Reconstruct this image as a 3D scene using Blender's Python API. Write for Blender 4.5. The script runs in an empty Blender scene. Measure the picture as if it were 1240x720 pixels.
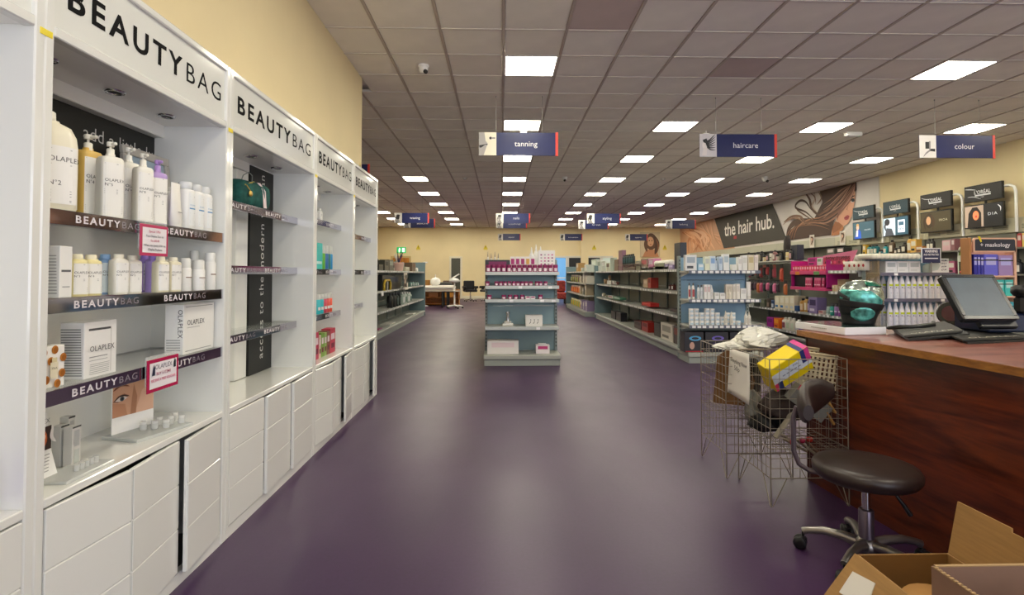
import bpy, math, random
from mathutils import Vector, Matrix
R = random.Random(11)
PI = math.pi
sc = bpy.context.scene
COL = sc.collection

# ------------------------------------------------------------------ camera, world, light, exposure
F, EYE, VPX, VPY = 655.0, 1.22, 607.0, 331.5
YAW = PITCH = math.radians(1.5)
FW = Vector((math.sin(YAW) * math.cos(PITCH), math.cos(YAW) * math.cos(PITCH), math.sin(PITCH)))
RT = Vector((math.cos(YAW), -math.sin(YAW), 0))
UP = RT.cross(FW)
CX = VPX - F * RT.y / FW.y
CY = VPY + F * UP.y / FW.y
cam = bpy.data.cameras.new('camera')
cam.sensor_width = 36
cam.lens = F * 36 / 1240
cam.shift_x = -(CX - 620) / 1240
cam.shift_y = (CY - 360) / 1240
cam.clip_start = 0.05
camo = bpy.data.objects.new('camera', cam)
COL.objects.link(camo)
camo.location = (0, 0, EYE)
camo.rotation_euler = (PI / 2 + PITCH, 0, -YAW)
sc.camera = camo

LAMP_STRENGTH = 9.5
LAMP_COLOR = (1.0, 0.935, 0.755, 1)
DAYLIGHT = 75
CEILING_FILL = 260
w = bpy.data.worlds.new('world')
sc.world = w
w.use_nodes = True
w.node_tree.nodes['Background'].inputs[0].default_value = (0.75, 0.83, 1.0, 1)
w.node_tree.nodes['Background'].inputs[1].default_value = 0.35
ld = bpy.data.lights.new('shopfront_daylight', 'AREA')   # daylight that comes in through the shop windows behind the camera
ld.shape = 'RECTANGLE'; ld.size = 9.0; ld.size_y = 2.4; ld.energy = DAYLIGHT; ld.color = (0.86, 0.9, 1.0)
lo = bpy.data.objects.new('shopfront_daylight', ld); COL.objects.link(lo)
lo.location = (3.6, -4.35, 1.6); lo.rotation_euler = (PI / 2, 0, 0)
lp = bpy.data.lights.new('ceiling_fill_lamp', 'AREA')        # unseen lamp added to brighten the ceiling, as if off sunlit pavement
lp.shape = 'RECTANGLE'; lp.size = 9.0; lp.size_y = 3.0; lp.energy = CEILING_FILL; lp.color = (0.86, 0.86, 1.0)
lo = bpy.data.objects.new('ceiling_fill_lamp', lp); COL.objects.link(lo)
lo.location = (3.6, -6.2, .05); lo.rotation_euler = (PI, 0, 0)
vs = sc.view_settings
sc.display_settings.display_device = 'sRGB'
vs.view_transform = 'Standard'; vs.look = 'None'; vs.gamma = 1; vs.exposure = 1.65
try: vs.use_curve_mapping = False
except Exception: pass
try:
    sc.cycles.use_denoising = True; sc.cycles.max_bounces = 8; sc.cycles.diffuse_bounces = 5
    sc.cycles.sample_clamp_indirect = 6; sc.cycles.caustics_reflective = False; sc.cycles.caustics_refractive = False
except Exception: pass

def pt(ax, v, px, py):
    """the point where the sight line of photograph pixel (px, py) meets the plane ax = v"""
    r = FW + RT * ((px - CX) / F) + UP * ((CY - py) / F)
    i = 'xyz'.index(ax)
    return Vector((0, 0, EYE)) + r * ((v - (EYE if i == 2 else 0)) / r[i])

# ------------------------------------------------------------------ materials
def lin(c):
    if isinstance(c, str):
        c = [int(c[i:i + 2], 16) / 255 for i in (0, 2, 4)]
    return tuple(x / 12.92 if x <= .04045 else ((x + .055) / 1.055) ** 2.4 for x in c) + (1,)
_m = {}
def mat(c, rough=.5, metal=0, alpha=None, trans=0, emit=None, var=0, scale=8, bump=0, stretch=None, coat=0, spec=None):
    """a procedural material: colour c (sRGB hex) with optional noise variation and bump"""
    key = (c, rough, metal, alpha, trans, emit, var, scale, bump, stretch, coat, spec)
    if key in _m: return _m[key]
    m = bpy.data.materials.new('mat_%s_%d' % (c, len(_m)))
    m.use_nodes = True
    nt = m.node_tree; p = nt.nodes['Principled BSDF']
    col = lin(c)
    p.inputs['Base Color'].default_value = col
    p.inputs['Roughness'].default_value = rough
    p.inputs['Metallic'].default_value = metal
    if spec is not None: p.inputs['Specular IOR Level'].default_value = spec
    if coat: p.inputs['Coat Weight'].default_value = coat; p.inputs['Coat Roughness'].default_value = .08
    if trans: p.inputs['Transmission Weight'].default_value = trans; p.inputs['IOR'].default_value = 1.2
    if alpha is not None: p.inputs['Alpha'].default_value = alpha
    if emit: p.inputs['Emission Color'].default_value = col; p.inputs['Emission Strength'].default_value = emit
    if var or bump:
        tc = nt.nodes.new('ShaderNodeTexCoord'); mp = nt.nodes.new('ShaderNodeMapping')
        nz = nt.nodes.new('ShaderNodeTexNoise')
        nz.inputs['Scale'].default_value = scale; nz.inputs['Detail'].default_value = 6
        if stretch: mp.inputs['Scale'].default_value = stretch
        nt.links.new(tc.outputs['Object'], mp.inputs[0]); nt.links.new(mp.outputs[0], nz.inputs['Vector'])
        if var:
            rp = nt.nodes.new('ShaderNodeValToRGB')
            rp.color_ramp.elements[0].position = .3; rp.color_ramp.elements[1].position = .7
            rp.color_ramp.elements[0].color = tuple(x * (1 - var) for x in col[:3]) + (1,)
            rp.color_ramp.elements[1].color = tuple(min(1, x * (1 + var)) for x in col[:3]) + (1,)
            nt.links.new(nz.outputs[0], rp.inputs[0]); nt.links.new(rp.outputs[0], p.inputs['Base Color'])
        if bump:
            bp = nt.nodes.new('ShaderNodeBump'); bp.inputs['Strength'].default_value = bump; bp.inputs['Distance'].default_value = .004
            nt.links.new(nz.outputs[0], bp.inputs['Height']); nt.links.new(bp.outputs[0], p.inputs['Normal'])
    _m[key] = m
    return m

def mat_floor():
    m = bpy.data.materials.new('purple_vinyl'); m.use_nodes = True
    nt = m.node_tree; N = nt.nodes; L = nt.links; p = N['Principled BSDF']
    tc = N.new('ShaderNodeTexCoord')
    def noise(scale, st, detail=5):
        mp = N.new('ShaderNodeMapping'); mp.inputs['Scale'].default_value = st
        n = N.new('ShaderNodeTexNoise'); n.inputs['Scale'].default_value = scale; n.inputs['Detail'].default_value = detail
        L.new(tc.outputs['Object'], mp.inputs[0]); L.new(mp.outputs[0], n.inputs['Vector']); return n
    a = noise(1.3, (1, .6, 1)); b = noise(60, (1, 1, 1), 3)
    rp = N.new('ShaderNodeValToRGB'); rp.color_ramp.elements[0].position = .3; rp.color_ramp.elements[1].position = .72
    rp.color_ramp.elements[0].color = (.049, .018, .068, 1); rp.color_ramp.elements[1].color = (.069, .026, .092, 1)
    L.new(a.outputs[0], rp.inputs[0])
    mx = N.new('ShaderNodeMixRGB'); mx.blend_type = 'MULTIPLY'; mx.inputs[0].default_value = .35
    L.new(rp.outputs[0], mx.inputs[1]); L.new(b.outputs[0], mx.inputs[2]); L.new(mx.outputs[0], p.inputs['Base Color'])
    c = noise(2.2, (1, .5, 1)); mr = N.new('ShaderNodeMapRange')
    mr.inputs[3].default_value = .30; mr.inputs[4].default_value = .44
    L.new(c.outputs[0], mr.inputs[0]); L.new(mr.outputs[0], p.inputs['Roughness'])
    d = noise(3.0, (1, .35, 1), 3); bp = N.new('ShaderNodeBump'); bp.inputs['Strength'].default_value = .25; bp.inputs['Distance'].default_value = .01
    L.new(d.outputs[0], bp.inputs['Height']); L.new(bp.outputs[0], p.inputs['Normal'])
    return m

def mat_wood(dark, light, scale=1.0, rough=.3, stretch=(1.2, .12, 3.0)):
    m = bpy.data.materials.new('wood_grain'); m.use_nodes = True
    nt = m.node_tree; N = nt.nodes; L = nt.links; p = N['Principled BSDF']
    tc = N.new('ShaderNodeTexCoord'); mp = N.new('ShaderNodeMapping')
    mp.inputs['Scale'].default_value = stretch; mp.inputs['Rotation'].default_value = (.12, 0, 0)
    L.new(tc.outputs['Object'], mp.inputs[0])
    n = N.new('ShaderNodeTexNoise'); n.inputs['Scale'].default_value = 7 * scale; n.inputs['Detail'].default_value = 9; n.inputs['Distortion'].default_value = 1.2
    n2 = N.new('ShaderNodeTexNoise'); n2.inputs['Scale'].default_value = 45 * scale; n2.inputs['Detail'].default_value = 6
    L.new(mp.outputs[0], n.inputs['Vector']); L.new(mp.outputs[0], n2.inputs['Vector'])
    mx = N.new('ShaderNodeMath'); mx.operation = 'MULTIPLY_ADD'; mx.inputs[1].default_value = .35
    L.new(n2.outputs[0], mx.inputs[0]); L.new(n.outputs[0], mx.inputs[2])
    rp = N.new('ShaderNodeValToRGB'); rp.color_ramp.elements[0].position = .5; rp.color_ramp.elements[1].position = .85
    rp.color_ramp.elements[0].color = lin(dark); rp.color_ramp.elements[1].color = lin(light)
    L.new(mx.outputs[0], rp.inputs[0]); L.new(rp.outputs[0], p.inputs['Base Color'])
    p.inputs['Roughness'].default_value = rough
    return m

WHITE = mat('e9e8e4', .22); WHITE2 = mat('e4e2dc', .35); PAPER = mat('f2f1ee', .6)
BLACK = mat('121212', .4); DARK = mat('24241f', .5); CHROME = mat('c9c9c9', .18, 1); STEEL = mat('9a9a96', .35, .8)
GREY = mat('7f8a86', .45); GREYD = mat('5c6562', .5); GREYL = mat('b9bdb8', .4, .3); BLUEPANEL = mat('8bafca', .5); TEALPANEL = mat('879fa4', .5)
MIRROR = mat('b8b4bb', .06, 1); INK = mat('3a3a3c', .6); GREEK = mat('9a9a98', .6)
CREAM = mat('e9d8ac', .75, var=.03, scale=1.5, bump=.05); NAVY = mat('1e2550', .35); RED = mat('e2483a', .4)
GLASSY = mat('dfe8e4', .06, alpha=.22); CLEAR = mat('f2f4f2', .1, alpha=.28)

# ------------------------------------------------------------------ mesh builder
class MB:
    def __init__(s): s.v = []; s.f = []; s.m = []; s.s = []
    def add(s, vs, fs, m=0, sm=False):
        o = len(s.v); s.v += [tuple(q) for q in vs]
        for f in fs: s.f.append([i + o for i in f]); s.m.append(m); s.s.append(sm)
        return s
    def box(s, x0, x1, y0, y1, z0, z1, m=0, b=0):
        if x1 < x0: x0, x1 = x1, x0
        if y1 < y0: y0, y1 = y1, y0
        if z1 < z0: z0, z1 = z1, z0
        b = min(b, .45 * min(x1 - x0, y1 - y0, z1 - z0))
        if b <= 0:
            vs = [(x, y, z) for z in (z0, z1) for y in (y0, y1) for x in (x0, x1)]
            return s.add(vs, [(0, 2, 3, 1), (4, 5, 7, 6), (0, 1, 5, 4), (2, 6, 7, 3), (0, 4, 6, 2), (1, 3, 7, 5)], m)
        vs = []; idx = {}
        for i, x in enumerate((x0, x1)):
            for j, y in enumerate((y0, y1)):
                for k, z in enumerate((z0, z1)):
                    sx, sy, sz = (1, -1)[i] * b, (1, -1)[j] * b, (1, -1)[k] * b
                    for a, q in enumerate(((x, y + sy, z + sz), (x + sx, y, z + sz), (x + sx, y + sy, z))):
                        idx[i, j, k, a] = len(vs); vs.append(q)
        I = lambda i, j, k, a: idx[i, j, k, a]
        fs = []
        for e in (0, 1):
            q = [I(e, 0, 0, 0), I(e, 1, 0, 0), I(e, 1, 1, 0), I(e, 0, 1, 0)]; fs.append(q if e else q[::-1])
            q = [I(0, e, 0, 1), I(1, e, 0, 1), I(1, e, 1, 1), I(0, e, 1, 1)]; fs.append(q[::-1] if e else q)
            q = [I(0, 0, e, 2), I(1, 0, e, 2), I(1, 1, e, 2), I(0, 1, e, 2)]; fs.append(q if e else q[::-1])
        for i in (0, 1):
            for j in (0, 1):
                q = [I(i, j, 0, 0), I(i, j, 0, 1), I(i, j, 1, 1), I(i, j, 1, 0)]; fs.append(q if (i + j) % 2 else q[::-1])
                q = [I(i, 0, j, 0), I(i, 0, j, 2), I(i, 1, j, 2), I(i, 1, j, 0)]; fs.append(q[::-1] if (i + j) % 2 else q)
                q = [I(0, i, j, 1), I(0, i, j, 2), I(1, i, j, 2), I(1, i, j, 1)]; fs.append(q if (i + j) % 2 else q[::-1])
                for k in (0, 1):
                    q = [I(i, j, k, 0), I(i, j, k, 1), I(i, j, k, 2)]; fs.append(q if (i + j + k) % 2 else q[::-1])
        return s.add(vs, fs, m)
    def rings(s, rr, m=0, sm=True, cap=True, closed=True):
        n = len(rr[0]); vs = [q for r in rr for q in r]; fs = []
        for i in range(len(rr) - 1):
            for j in range(n if closed else n - 1):
                k = (j + 1) % n
                fs.append((i * n + j, i * n + k, (i + 1) * n + k, (i + 1) * n + j))
        s.add(vs, fs, m, sm)
        if cap:
            s.add(rr[0], [tuple(range(n))[::-1]], m); s.add(rr[-1], [tuple(range(n))], m)
        return s
    def lathe(s, prof, n=16, c=(0, 0, 0), m=0, a=1, b=1, p=2, sm=True, cap=True):
        """prof: (radius, z) pairs; a, b scale x and y; p > 2 squares the section"""
        rr = []
        for r, z in prof:
            ring = []
            for j in range(n):
                t = 2 * PI * j / n; cx, cy = math.cos(t), math.sin(t)
                if p != 2:
                    k = (abs(cx) ** p + abs(cy) ** p) ** (-1 / p); cx *= k; cy *= k
                ring.append((c[0] + r * a * cx, c[1] + r * b * cy, c[2] + z))
            rr.append(ring)
        return s.rings(rr, m, sm, cap)
    def tube(s, path, r, n=6, m=0, closed=False, cap=True, sm=True):
        P = [Vector(q) for q in path]; rr = []; prev = None
        rad = r if isinstance(r, (list, tuple)) else [r] * len(P)
        for i, q in enumerate(P):
            d = (P[min(i + 1, len(P) - 1)] - P[max(i - 1, 0)]).normalized()
            if closed: d = (P[(i + 1) % len(P)] - P[i - 1]).normalized()
            ref = prev if prev is not None else (Vector((0, 0, 1)) if abs(d.z) < .9 else Vector((1, 0, 0)))
            u = (ref - d * ref.dot(d)).normalized(); v = d.cross(u); prev = u
            rr.append([q + (u * math.cos(2 * PI * j / n) + v * math.sin(2 * PI * j / n)) * rad[i] for j in range(n)])
        if closed: rr.append(rr[0])
        return s.rings(rr, m, sm, cap and not closed)
    def poly(s, pts, m=0): return s.add(pts, [tuple(range(len(pts)))], m)
    def prism(s, pts, d, m=0):
        """a flat polygon given thickness along vector d"""
        n = len(pts); d = Vector(d); q = [Vector(p) for p in pts]
        fs = [tuple(range(n))[::-1], tuple(range(n, 2 * n))] + [(i, (i + 1) % n, n + (i + 1) % n, n + i) for i in range(n)]
        return s.add(q + [p + d for p in q], fs, m)
    def tf(s, M): s.v = [tuple(M @ Vector(q)) for q in s.v]; return s
    def mesh(s, name, mats):
        me = bpy.data.meshes.new(name)
        me.from_pydata(s.v, [], s.f)
        for k in (mats if isinstance(mats, (list, tuple)) else [mats]): me.materials.append(k)
        me.polygons.foreach_set('material_index', s.m); me.polygons.foreach_set('use_smooth', s.s)
        me.update()
        return me

def link(name, data, parent=None, M=None):
    o = bpy.data.objects.new(name, data); COL.objects.link(o)
    if parent is not None: o.parent = parent
    if M is not None: o.matrix_local = M
    return o
def obj(name, b, mats, parent=None, M=None): return link(name, b.mesh(name, mats), parent, M)
NUM = 'first second third fourth fifth sixth seventh eighth ninth tenth eleventh twelfth thirteenth fourteenth fifteenth sixteenth'.split()
_seen = {}
def tag(o, label, cat, group=None, kind=None):
    if label: o['label'] = label
    if cat: o['category'] = cat
    if group: o['group'] = group
    if kind: o['kind'] = kind
    if label:
        if label in _seen and _seen[label] != group or label in _seen and not group: print('DUPLICATE LABEL', label)
        _seen[label] = group
    if label and not 4 <= len(label.split()) <= 16: print('LABEL LENGTH', label)
    return o
def thing(name, label, cat, loc=(0, 0, 0), rz=0, group=None):
    o = link(name, None); o.location = loc; o.rotation_euler = (0, 0, rz); o.empty_display_size = .1
    return tag(o, label, cat, group)
def struct(name, b, mats, parent=None):
    o = obj(name, b, mats, parent)
    if parent is None: o['kind'] = 'structure'
    return o
def fr(o, u, v):
    u = Vector(u).normalized(); v = Vector(v).normalized(); n = u.cross(v); o = Vector(o)
    return Matrix(((u.x, v.x, n.x, o.x), (u.y, v.y, n.y, o.y), (u.z, v.z, n.z, o.z), (0, 0, 0, 1)))
def flat(o, face):
    """frame for print that faces '-y', '+x', '-x', '+z'"""
    return {'-y': fr(o, (1, 0, 0), (0, 0, 1)), '+x': fr(o, (0, 1, 0), (0, 0, 1)), '-x': fr(o, (0, -1, 0), (0, 0, 1)), '+z': fr(o, (1, 0, 0), (0, 1, 0))}[face]

_t = {}
def txt(s, bold=0, space=1.0, ext=0, align='CENTER', res=2):
    """lettering as (verts, faces): cap height 1, in the xy plane"""
    k = (s, bold, space, ext, align, res)
    if k not in _t:
        c = bpy.data.curves.new('lettering', 'FONT'); c.body = s; c.align_x = align; c.resolution_u = res
        c.offset = bold; c.space_character = space; c.extrude = ext
        o = bpy.data.objects.new('lettering', c)
        me = bpy.data.meshes.new_from_object(o)
        K = 1 / .70
        _t[k] = ([(v.co.x * K, v.co.y * K, v.co.z) for v in me.vertices], [tuple(p.vertices) for p in me.polygons])
        bpy.data.objects.remove(o); bpy.data.curves.remove(c); bpy.data.meshes.remove(me)
    return _t[k]
def twidth(t): xs = [q[0] for q in t[0]]; return max(xs) - min(xs)
def put(b, t, h, x=0, y=0, z=0, m=0, width=None, bend=None):
    """adds lettering of cap height h at (x, y) of builder b; width stretches it; bend maps x to a depth"""
    sx = h if width is None else width / max(twidth(t), 1e-6)
    vs = []
    for q in t[0]:
        X, Y = x + q[0] * sx, y + q[1] * h
        vs.append((X, Y, z + q[2] * (1 if bend is None else 1) + (bend(X) if bend else 0)))
    return b.add(vs, t[1], m)
class Print:
    """flat print: polygons and strokes in (u, v), each a hair above the last"""
    def __init__(s): s.b = MB(); s.mats = []; s.k = 0
    def mi(s, c, rough=.5):
        m = c if not isinstance(c, str) else mat(c, rough)
        if m not in s.mats: s.mats.append(m)
        return s.mats.index(m)
    def poly(s, pts, c): s.k += 1; s.b.poly([(u, v, s.k * .0004) for u, v in pts], s.mi(c)); return s
    def rect(s, u0, v0, u1, v1, c): return s.poly([(u0, v0), (u1, v0), (u1, v1), (u0, v1)], c)
    def disc(s, u, v, r, c, ry=None, n=14, a0=0, a1=2 * PI):
        return s.poly([(u + r * math.cos(a0 + (a1 - a0) * i / n), v + (ry or r) * math.sin(a0 + (a1 - a0) * i / n)) for i in range(n if a1 - a0 > 6.2 else n + 1)], c)
    def stroke(s, pts, w, c, taper=True):
        """a smooth ribbon through pts"""
        s.k += 1; P = []
        n = len(pts)
        for i in range(n - 1):
            p0, p1, p2, p3 = pts[max(i - 1, 0)], pts[i], pts[i + 1], pts[min(i + 2, n - 1)]
            for j in range(6):
                t = j / 6
                P.append(tuple(.5 * (2 * p1[a] + (p2[a] - p0[a]) * t + (2 * p0[a] - 5 * p1[a] + 4 * p2[a] - p3[a]) * t * t + (3 * p1[a] - p0[a] - 3 * p2[a] + p3[a]) * t ** 3) for a in (0, 1)))
        P.append(pts[-1]); L = len(P); rr = []
        for i, q in enumerate(P):
            a, c2 = P[max(i - 1, 0)], P[min(i + 1, L - 1)]
            d = Vector((c2[0] - a[0], c2[1] - a[1])); d = d.normalized() if d.length else Vector((1, 0))
            t = i / (L - 1); ww = w * (math.sin(PI * min(1, max(.06, t * .9 + .08))) if taper else 1) / 2
            rr.append([(q[0] + d.y * ww, q[1] - d.x * ww, s.k * .0004), (q[0] - d.y * ww, q[1] + d.x * ww, s.k * .0004)])
        s.b.rings(rr, s.mi(c), False, False, False); return s
    def text(s, t, h, u, v, c, width=None): s.k += 1; put(s.b, t, h, u, v, s.k * .0004, s.mi(c), width); return s
    def obj(s, name, M, parent=None): return obj(name, s.b, s.mats, parent, M)

# prototypes: a body mesh and its part meshes, shared by every copy
class Proto:
    def __init__(s, name, body, parts=()): s.name = name; s.body = body; s.parts = parts
    def put(s, loc, rz=0, label=None, cat=None, group=None, tilt=None, scale=None):
        o = link(s.name, s.body); o.location = loc
        o.rotation_euler = (tilt[0], tilt[1], rz) if tilt else (0, 0, rz)
        if scale: o.scale = scale
        for n, me in s.parts: link(n, me, o)
        return tag(o, label, cat, group)
# ------------------------------------------------------------------ the room
ZC = 3.53
XL, XFL, XR, YB, YF, YC = -1.65, -6.45, 8.9, 26.75, -4.0, 6.4
b = MB(); b.box(XFL - .2, XR + .2, YF - .2, YB + .2, -.12, 0); struct('floor', b, mat_floor())
b = MB(); b.box(-1.95, XL, YF, YC, 0, ZC + .03); struct('wall_left', b, CREAM)
b = MB(); b.box(XFL, -1.95, YC - .15, YC, 0, ZC + .03); struct('wall_return', b, CREAM)
b = MB(); b.box(XFL - .2, XFL, YC - .15, YB, 0, ZC + .03); struct('wall_far_left', b, CREAM)
b = MB(); b.box(XFL - .2, XR + .2, YB, YB + .2, 0, ZC + .03); struct('wall_back', b, CREAM)
b = MB(); b.box(XR, XR + .2, YF, YB, 0, ZC + .03); struct('wall_right', b, CREAM)
b = MB(); b.box(-1.95, -1.0, YF - .2, YF, 0, ZC + .03); b.box(8.3, XR + .2, YF - .2, YF, 0, ZC + .03)
b.box(-1.0, 8.3, YF - .2, YF, 0, .35); b.box(-1.0, 8.3, YF - .2, YF, 2.85, ZC + .03); struct('wall_front', b, CREAM)
b = MB()
for x in (-1.0, .83, 2.68, 4.53, 6.38, 8.24): b.box(x, x + .06, YF - .15, YF - .05, .35, 2.85)
struct('window_1', b, mat('5a5f66', .4, .6))                      # shopfront mullions behind the camera
b = MB(); b.box(XFL, XR, YB - .02, YB, 0, .14, 0, .004); struct('baseboard_back', b, mat('e6dfc8', .4))
b = MB(); b.box(XL, XL + .012, 5.58, YC, 0, .10, 0, .003); struct('baseboard_left', b, mat('e6dfc8', .4))
p0 = pt('y', YB, 703, 300); p1 = pt('y', YB, 712, 300)
b = MB(); b.box(p0.x, p1.x, YB - .12, YB, 0, ZC); struct('trim_1', b, CREAM)

# ceiling: a slab, the T bars, lay-in tiles and recessed light panels
GX, GY, MOD = .02, 5.66, .60
ACROSS = mat('cfc9bf', .5); ALONG = mat('b4a89c', .6)  # bars running along are darker, their shadow gaps put into the colour
b = MB(); b.box(XFL - .2, XR + .2, YF - .2, YB + .2, ZC + .06, ZC + .16, 0)
for k in range(-11, 16):
    x = GX + k * MOD
    if XFL < x < XR: b.box(x - .013, x + .013, YF if x > XL else YC, YB, ZC - .006, ZC + .03, 2)
for k in range(-16, 36):
    y = GY + k * MOD
    if YF < y < YB: b.box(XFL if y > YC else XL, XR, y - .010, y + .010, ZC - .003, ZC + .03, 1)
ceiling = struct('ceiling', b, [WHITE2, ACROSS, ALONG])
lights = {0: [-8, -4, 0, 4, 8, 12, 16, 20, 24, 28, 32], 4: [-8, 4, 8, 12, 16, 20, 24, 28, 32], 8: [-8, 0, 4, 8, 12, 16, 20, 24, 28, 32],
          12: [-8, -4, 0, 4, 8, 12, 16, 20, 24, 28, 32], -4: [12, 16, 20, 24, 28, 32], -8: [4, 12, 16, 20, 24, 28, 32], 3: [-3]}  # the unseen rows nearest the camera are added to light the foreground
lit = {(i, j) for i, js in lights.items() for j in js}
tiles = []
for i in range(-11, 15):
    for j in range(-16, 35):
        x, y = GX + i * MOD, GY + j * MOD
        if x + MOD < XFL or x > XR or y + MOD < YF or y > YB or (x + MOD < XL + .05 and y + MOD < YC + .05) or (i, j) in lit: continue
        cx, cy = x + .3, y + .3; q = Vector((cx, cy, ZC - EYE)); dep = q.dot(FW)
        vis = dep > .3 and -40 < CX + F * q.dot(RT) / dep < 1280 and CY - F * q.dot(UP) / dep > -40
        tiles.append((0 if vis else 1, dep if vis else 1e3 + (cx * cx + cy * cy), x, y, i, j))
tiles.sort()
TILE = [mat(c, .85, var=.05, scale=3, bump=.15) for c in ('e8e3d8', 'e3ddd2', 'eae6dc', 'c4b4ae')]
def tile_box(bb, x, y, m=0):
    x0, x1, y0, y1 = max(x, XFL) + .014, min(x + MOD, XR) - .014, max(y, YF) + .011, min(y + MOD, YB) - .011
    if y0 < YC and x < XL: x0 = max(x0, XL)
    if x1 - x0 < .02 or y1 - y0 < .02: return
    bb.box(x0, x1, y0, y1, ZC + .002, ZC + .018, m, .004)
whole = [MB().box(.014, MOD - .014, .011, MOD - .011, .002, .018, 0, .004).mesh('ceiling_tile', [t]) for t in TILE]
rest = MB()
for n, (_, _, x, y, i, j) in enumerate(tiles):
    k = 3 if (i, j) in ((4, 0), (1, -2)) else R.choice((0, 0, 1, 2))
    if n < 300:
        if x > XL and x + MOD < XR:
            link('ceiling_tile', whole[k], ceiling, Matrix.Translation((x, y, ZC)))
        else:
            bb = MB(); tile_box(bb, x, y); obj('ceiling_tile', bb, TILE[k], ceiling)
    else: tile_box(rest, x, y, k)
o = obj('ceiling_tiles', rest, TILE, ceiling); o['kind'] = 'stuff'

LAMP = bpy.data.materials.new('lamp_diffuser'); LAMP.use_nodes = True
p = LAMP.node_tree.nodes['Principled BSDF']; p.inputs['Base Color'].default_value = (.9, .9, .9, 1)
p.inputs['Emission Color'].default_value = LAMP_COLOR; p.inputs['Emission Strength'].default_value = LAMP_STRENGTH
b = MB()
for (x0, x1, y0, y1) in ((.012, .03, .012, .588), (.57, .588, .012, .588), (.03, .57, .012, .03), (.03, .57, .57, .588)): b.box(x0, x1, y0, y1, -.004, .02, 0)
lamp = Proto('ceiling_light', b.mesh('ceiling_light', [mat('efeeea', .4)]), [('diffuser', MB().box(.03, .57, .03, .57, 0, .02).mesh('diffuser', [LAMP]))])
ORD = ['nearest', 'second nearest', 'third nearest', 'fourth nearest', 'fifth nearest', 'sixth nearest', 'seventh nearest', 'eighth nearest', 'ninth nearest', 'tenth nearest', 'eleventh nearest']
ROWN = {0: 'the row above the centre aisle', 4: 'the row second from the centre aisle', 8: 'the row third from the centre aisle',
        12: 'the row closest to the mural wall', -4: 'the short row over the left aisle', -8: 'the row deep in the far left corner', 3: 'the odd spot at the picture top'}
for i, js in lights.items():
    for n, j in enumerate(js):
        lamp.put((GX + i * MOD, GY + j * MOD, ZC), 0, 'square glowing ceiling panel, %s in %s' % (ORD[n], ROWN[i]), 'light', 'recessed ceiling light panels')
# cameras, detectors and a sensor box under the ceiling
dome = Proto('security_camera', MB().lathe([(.06, 0), (.062, -.02), (.05, -.03)], 18).lathe([(.05, -.03), (.05, -.05), (.04, -.075), (.02, -.09)], 18).mesh('security_camera', [WHITE]),
             [('lens', MB().lathe([(.024, 0), (.024, .03), (.012, .034)], 12, m=0).tf(Matrix.Translation((.012, -.03, -.075)) @ Matrix.Rotation(PI / 2 + .5, 4, 'X')).mesh('lens', [DARK]))])
for (px, py, lb, k) in ((513, 79, 'white dome security camera on the ceiling beside the cream wall', 1), (684, 214, 'small silver dome camera right of the hanging tanning sign', 1.1), (926, 214, 'silver dome camera below and behind the haircare sign', 1.3)):
    q = pt('z', ZC - .004, px, py); dome.put(q, R.uniform(-.6, .6), lb, 'camera', None, None, (k, k, k))
det = Proto('smoke_detector', MB().lathe([(.05, 0), (.05, -.02), (.03, -.035), (.028, -.045)], 16).mesh('smoke_detector', [WHITE]))
for (px, py, lb) in ((563, 215, 'white smoke detector on the ceiling left of the centre light row'), (803, 216, 'white smoke detector on the ceiling between two light rows'), (659, 257, 'small far smoke detector just above the back wall'), (811, 257, 'small far smoke detector above the performing sign')):
    q = pt('z', ZC - .004, px, py); det.put(q, 0, lb.replace('performing', 'right-hand far'), 'detector')
q = pt('z', ZC - .005, 1033, 160); b = MB(); b.box(-.13, .13, -.05, .05, -.07, 0, 0, .012); o = obj('emergency_light', b, WHITE); o.location = q
tag(o, 'white emergency light box on the ceiling between haircare and colour signs', 'light')
o2 = obj('indicator', MB().lathe([(.008, 0), (.006, -.006)], 8, (.08, -.03, -.07)), mat('7fc26a', .3), o)
for (px, py, lb) in ((634, 158, 'small white sensor box hanging above the tanning sign'), (855, 163, 'small white sensor box above the haircare sign picture')):
    d = pt('y', 8.6, px, py); b = MB(); b.box(-.05, .05, -.03, .03, -.05, .02, 0, .008); b.box(-.01, .01, -.01, .01, .02, ZC - d.z, 0)
    o = obj('sensor_box', b, WHITE); o.location = d; tag(o, lb, 'sensor')

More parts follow.
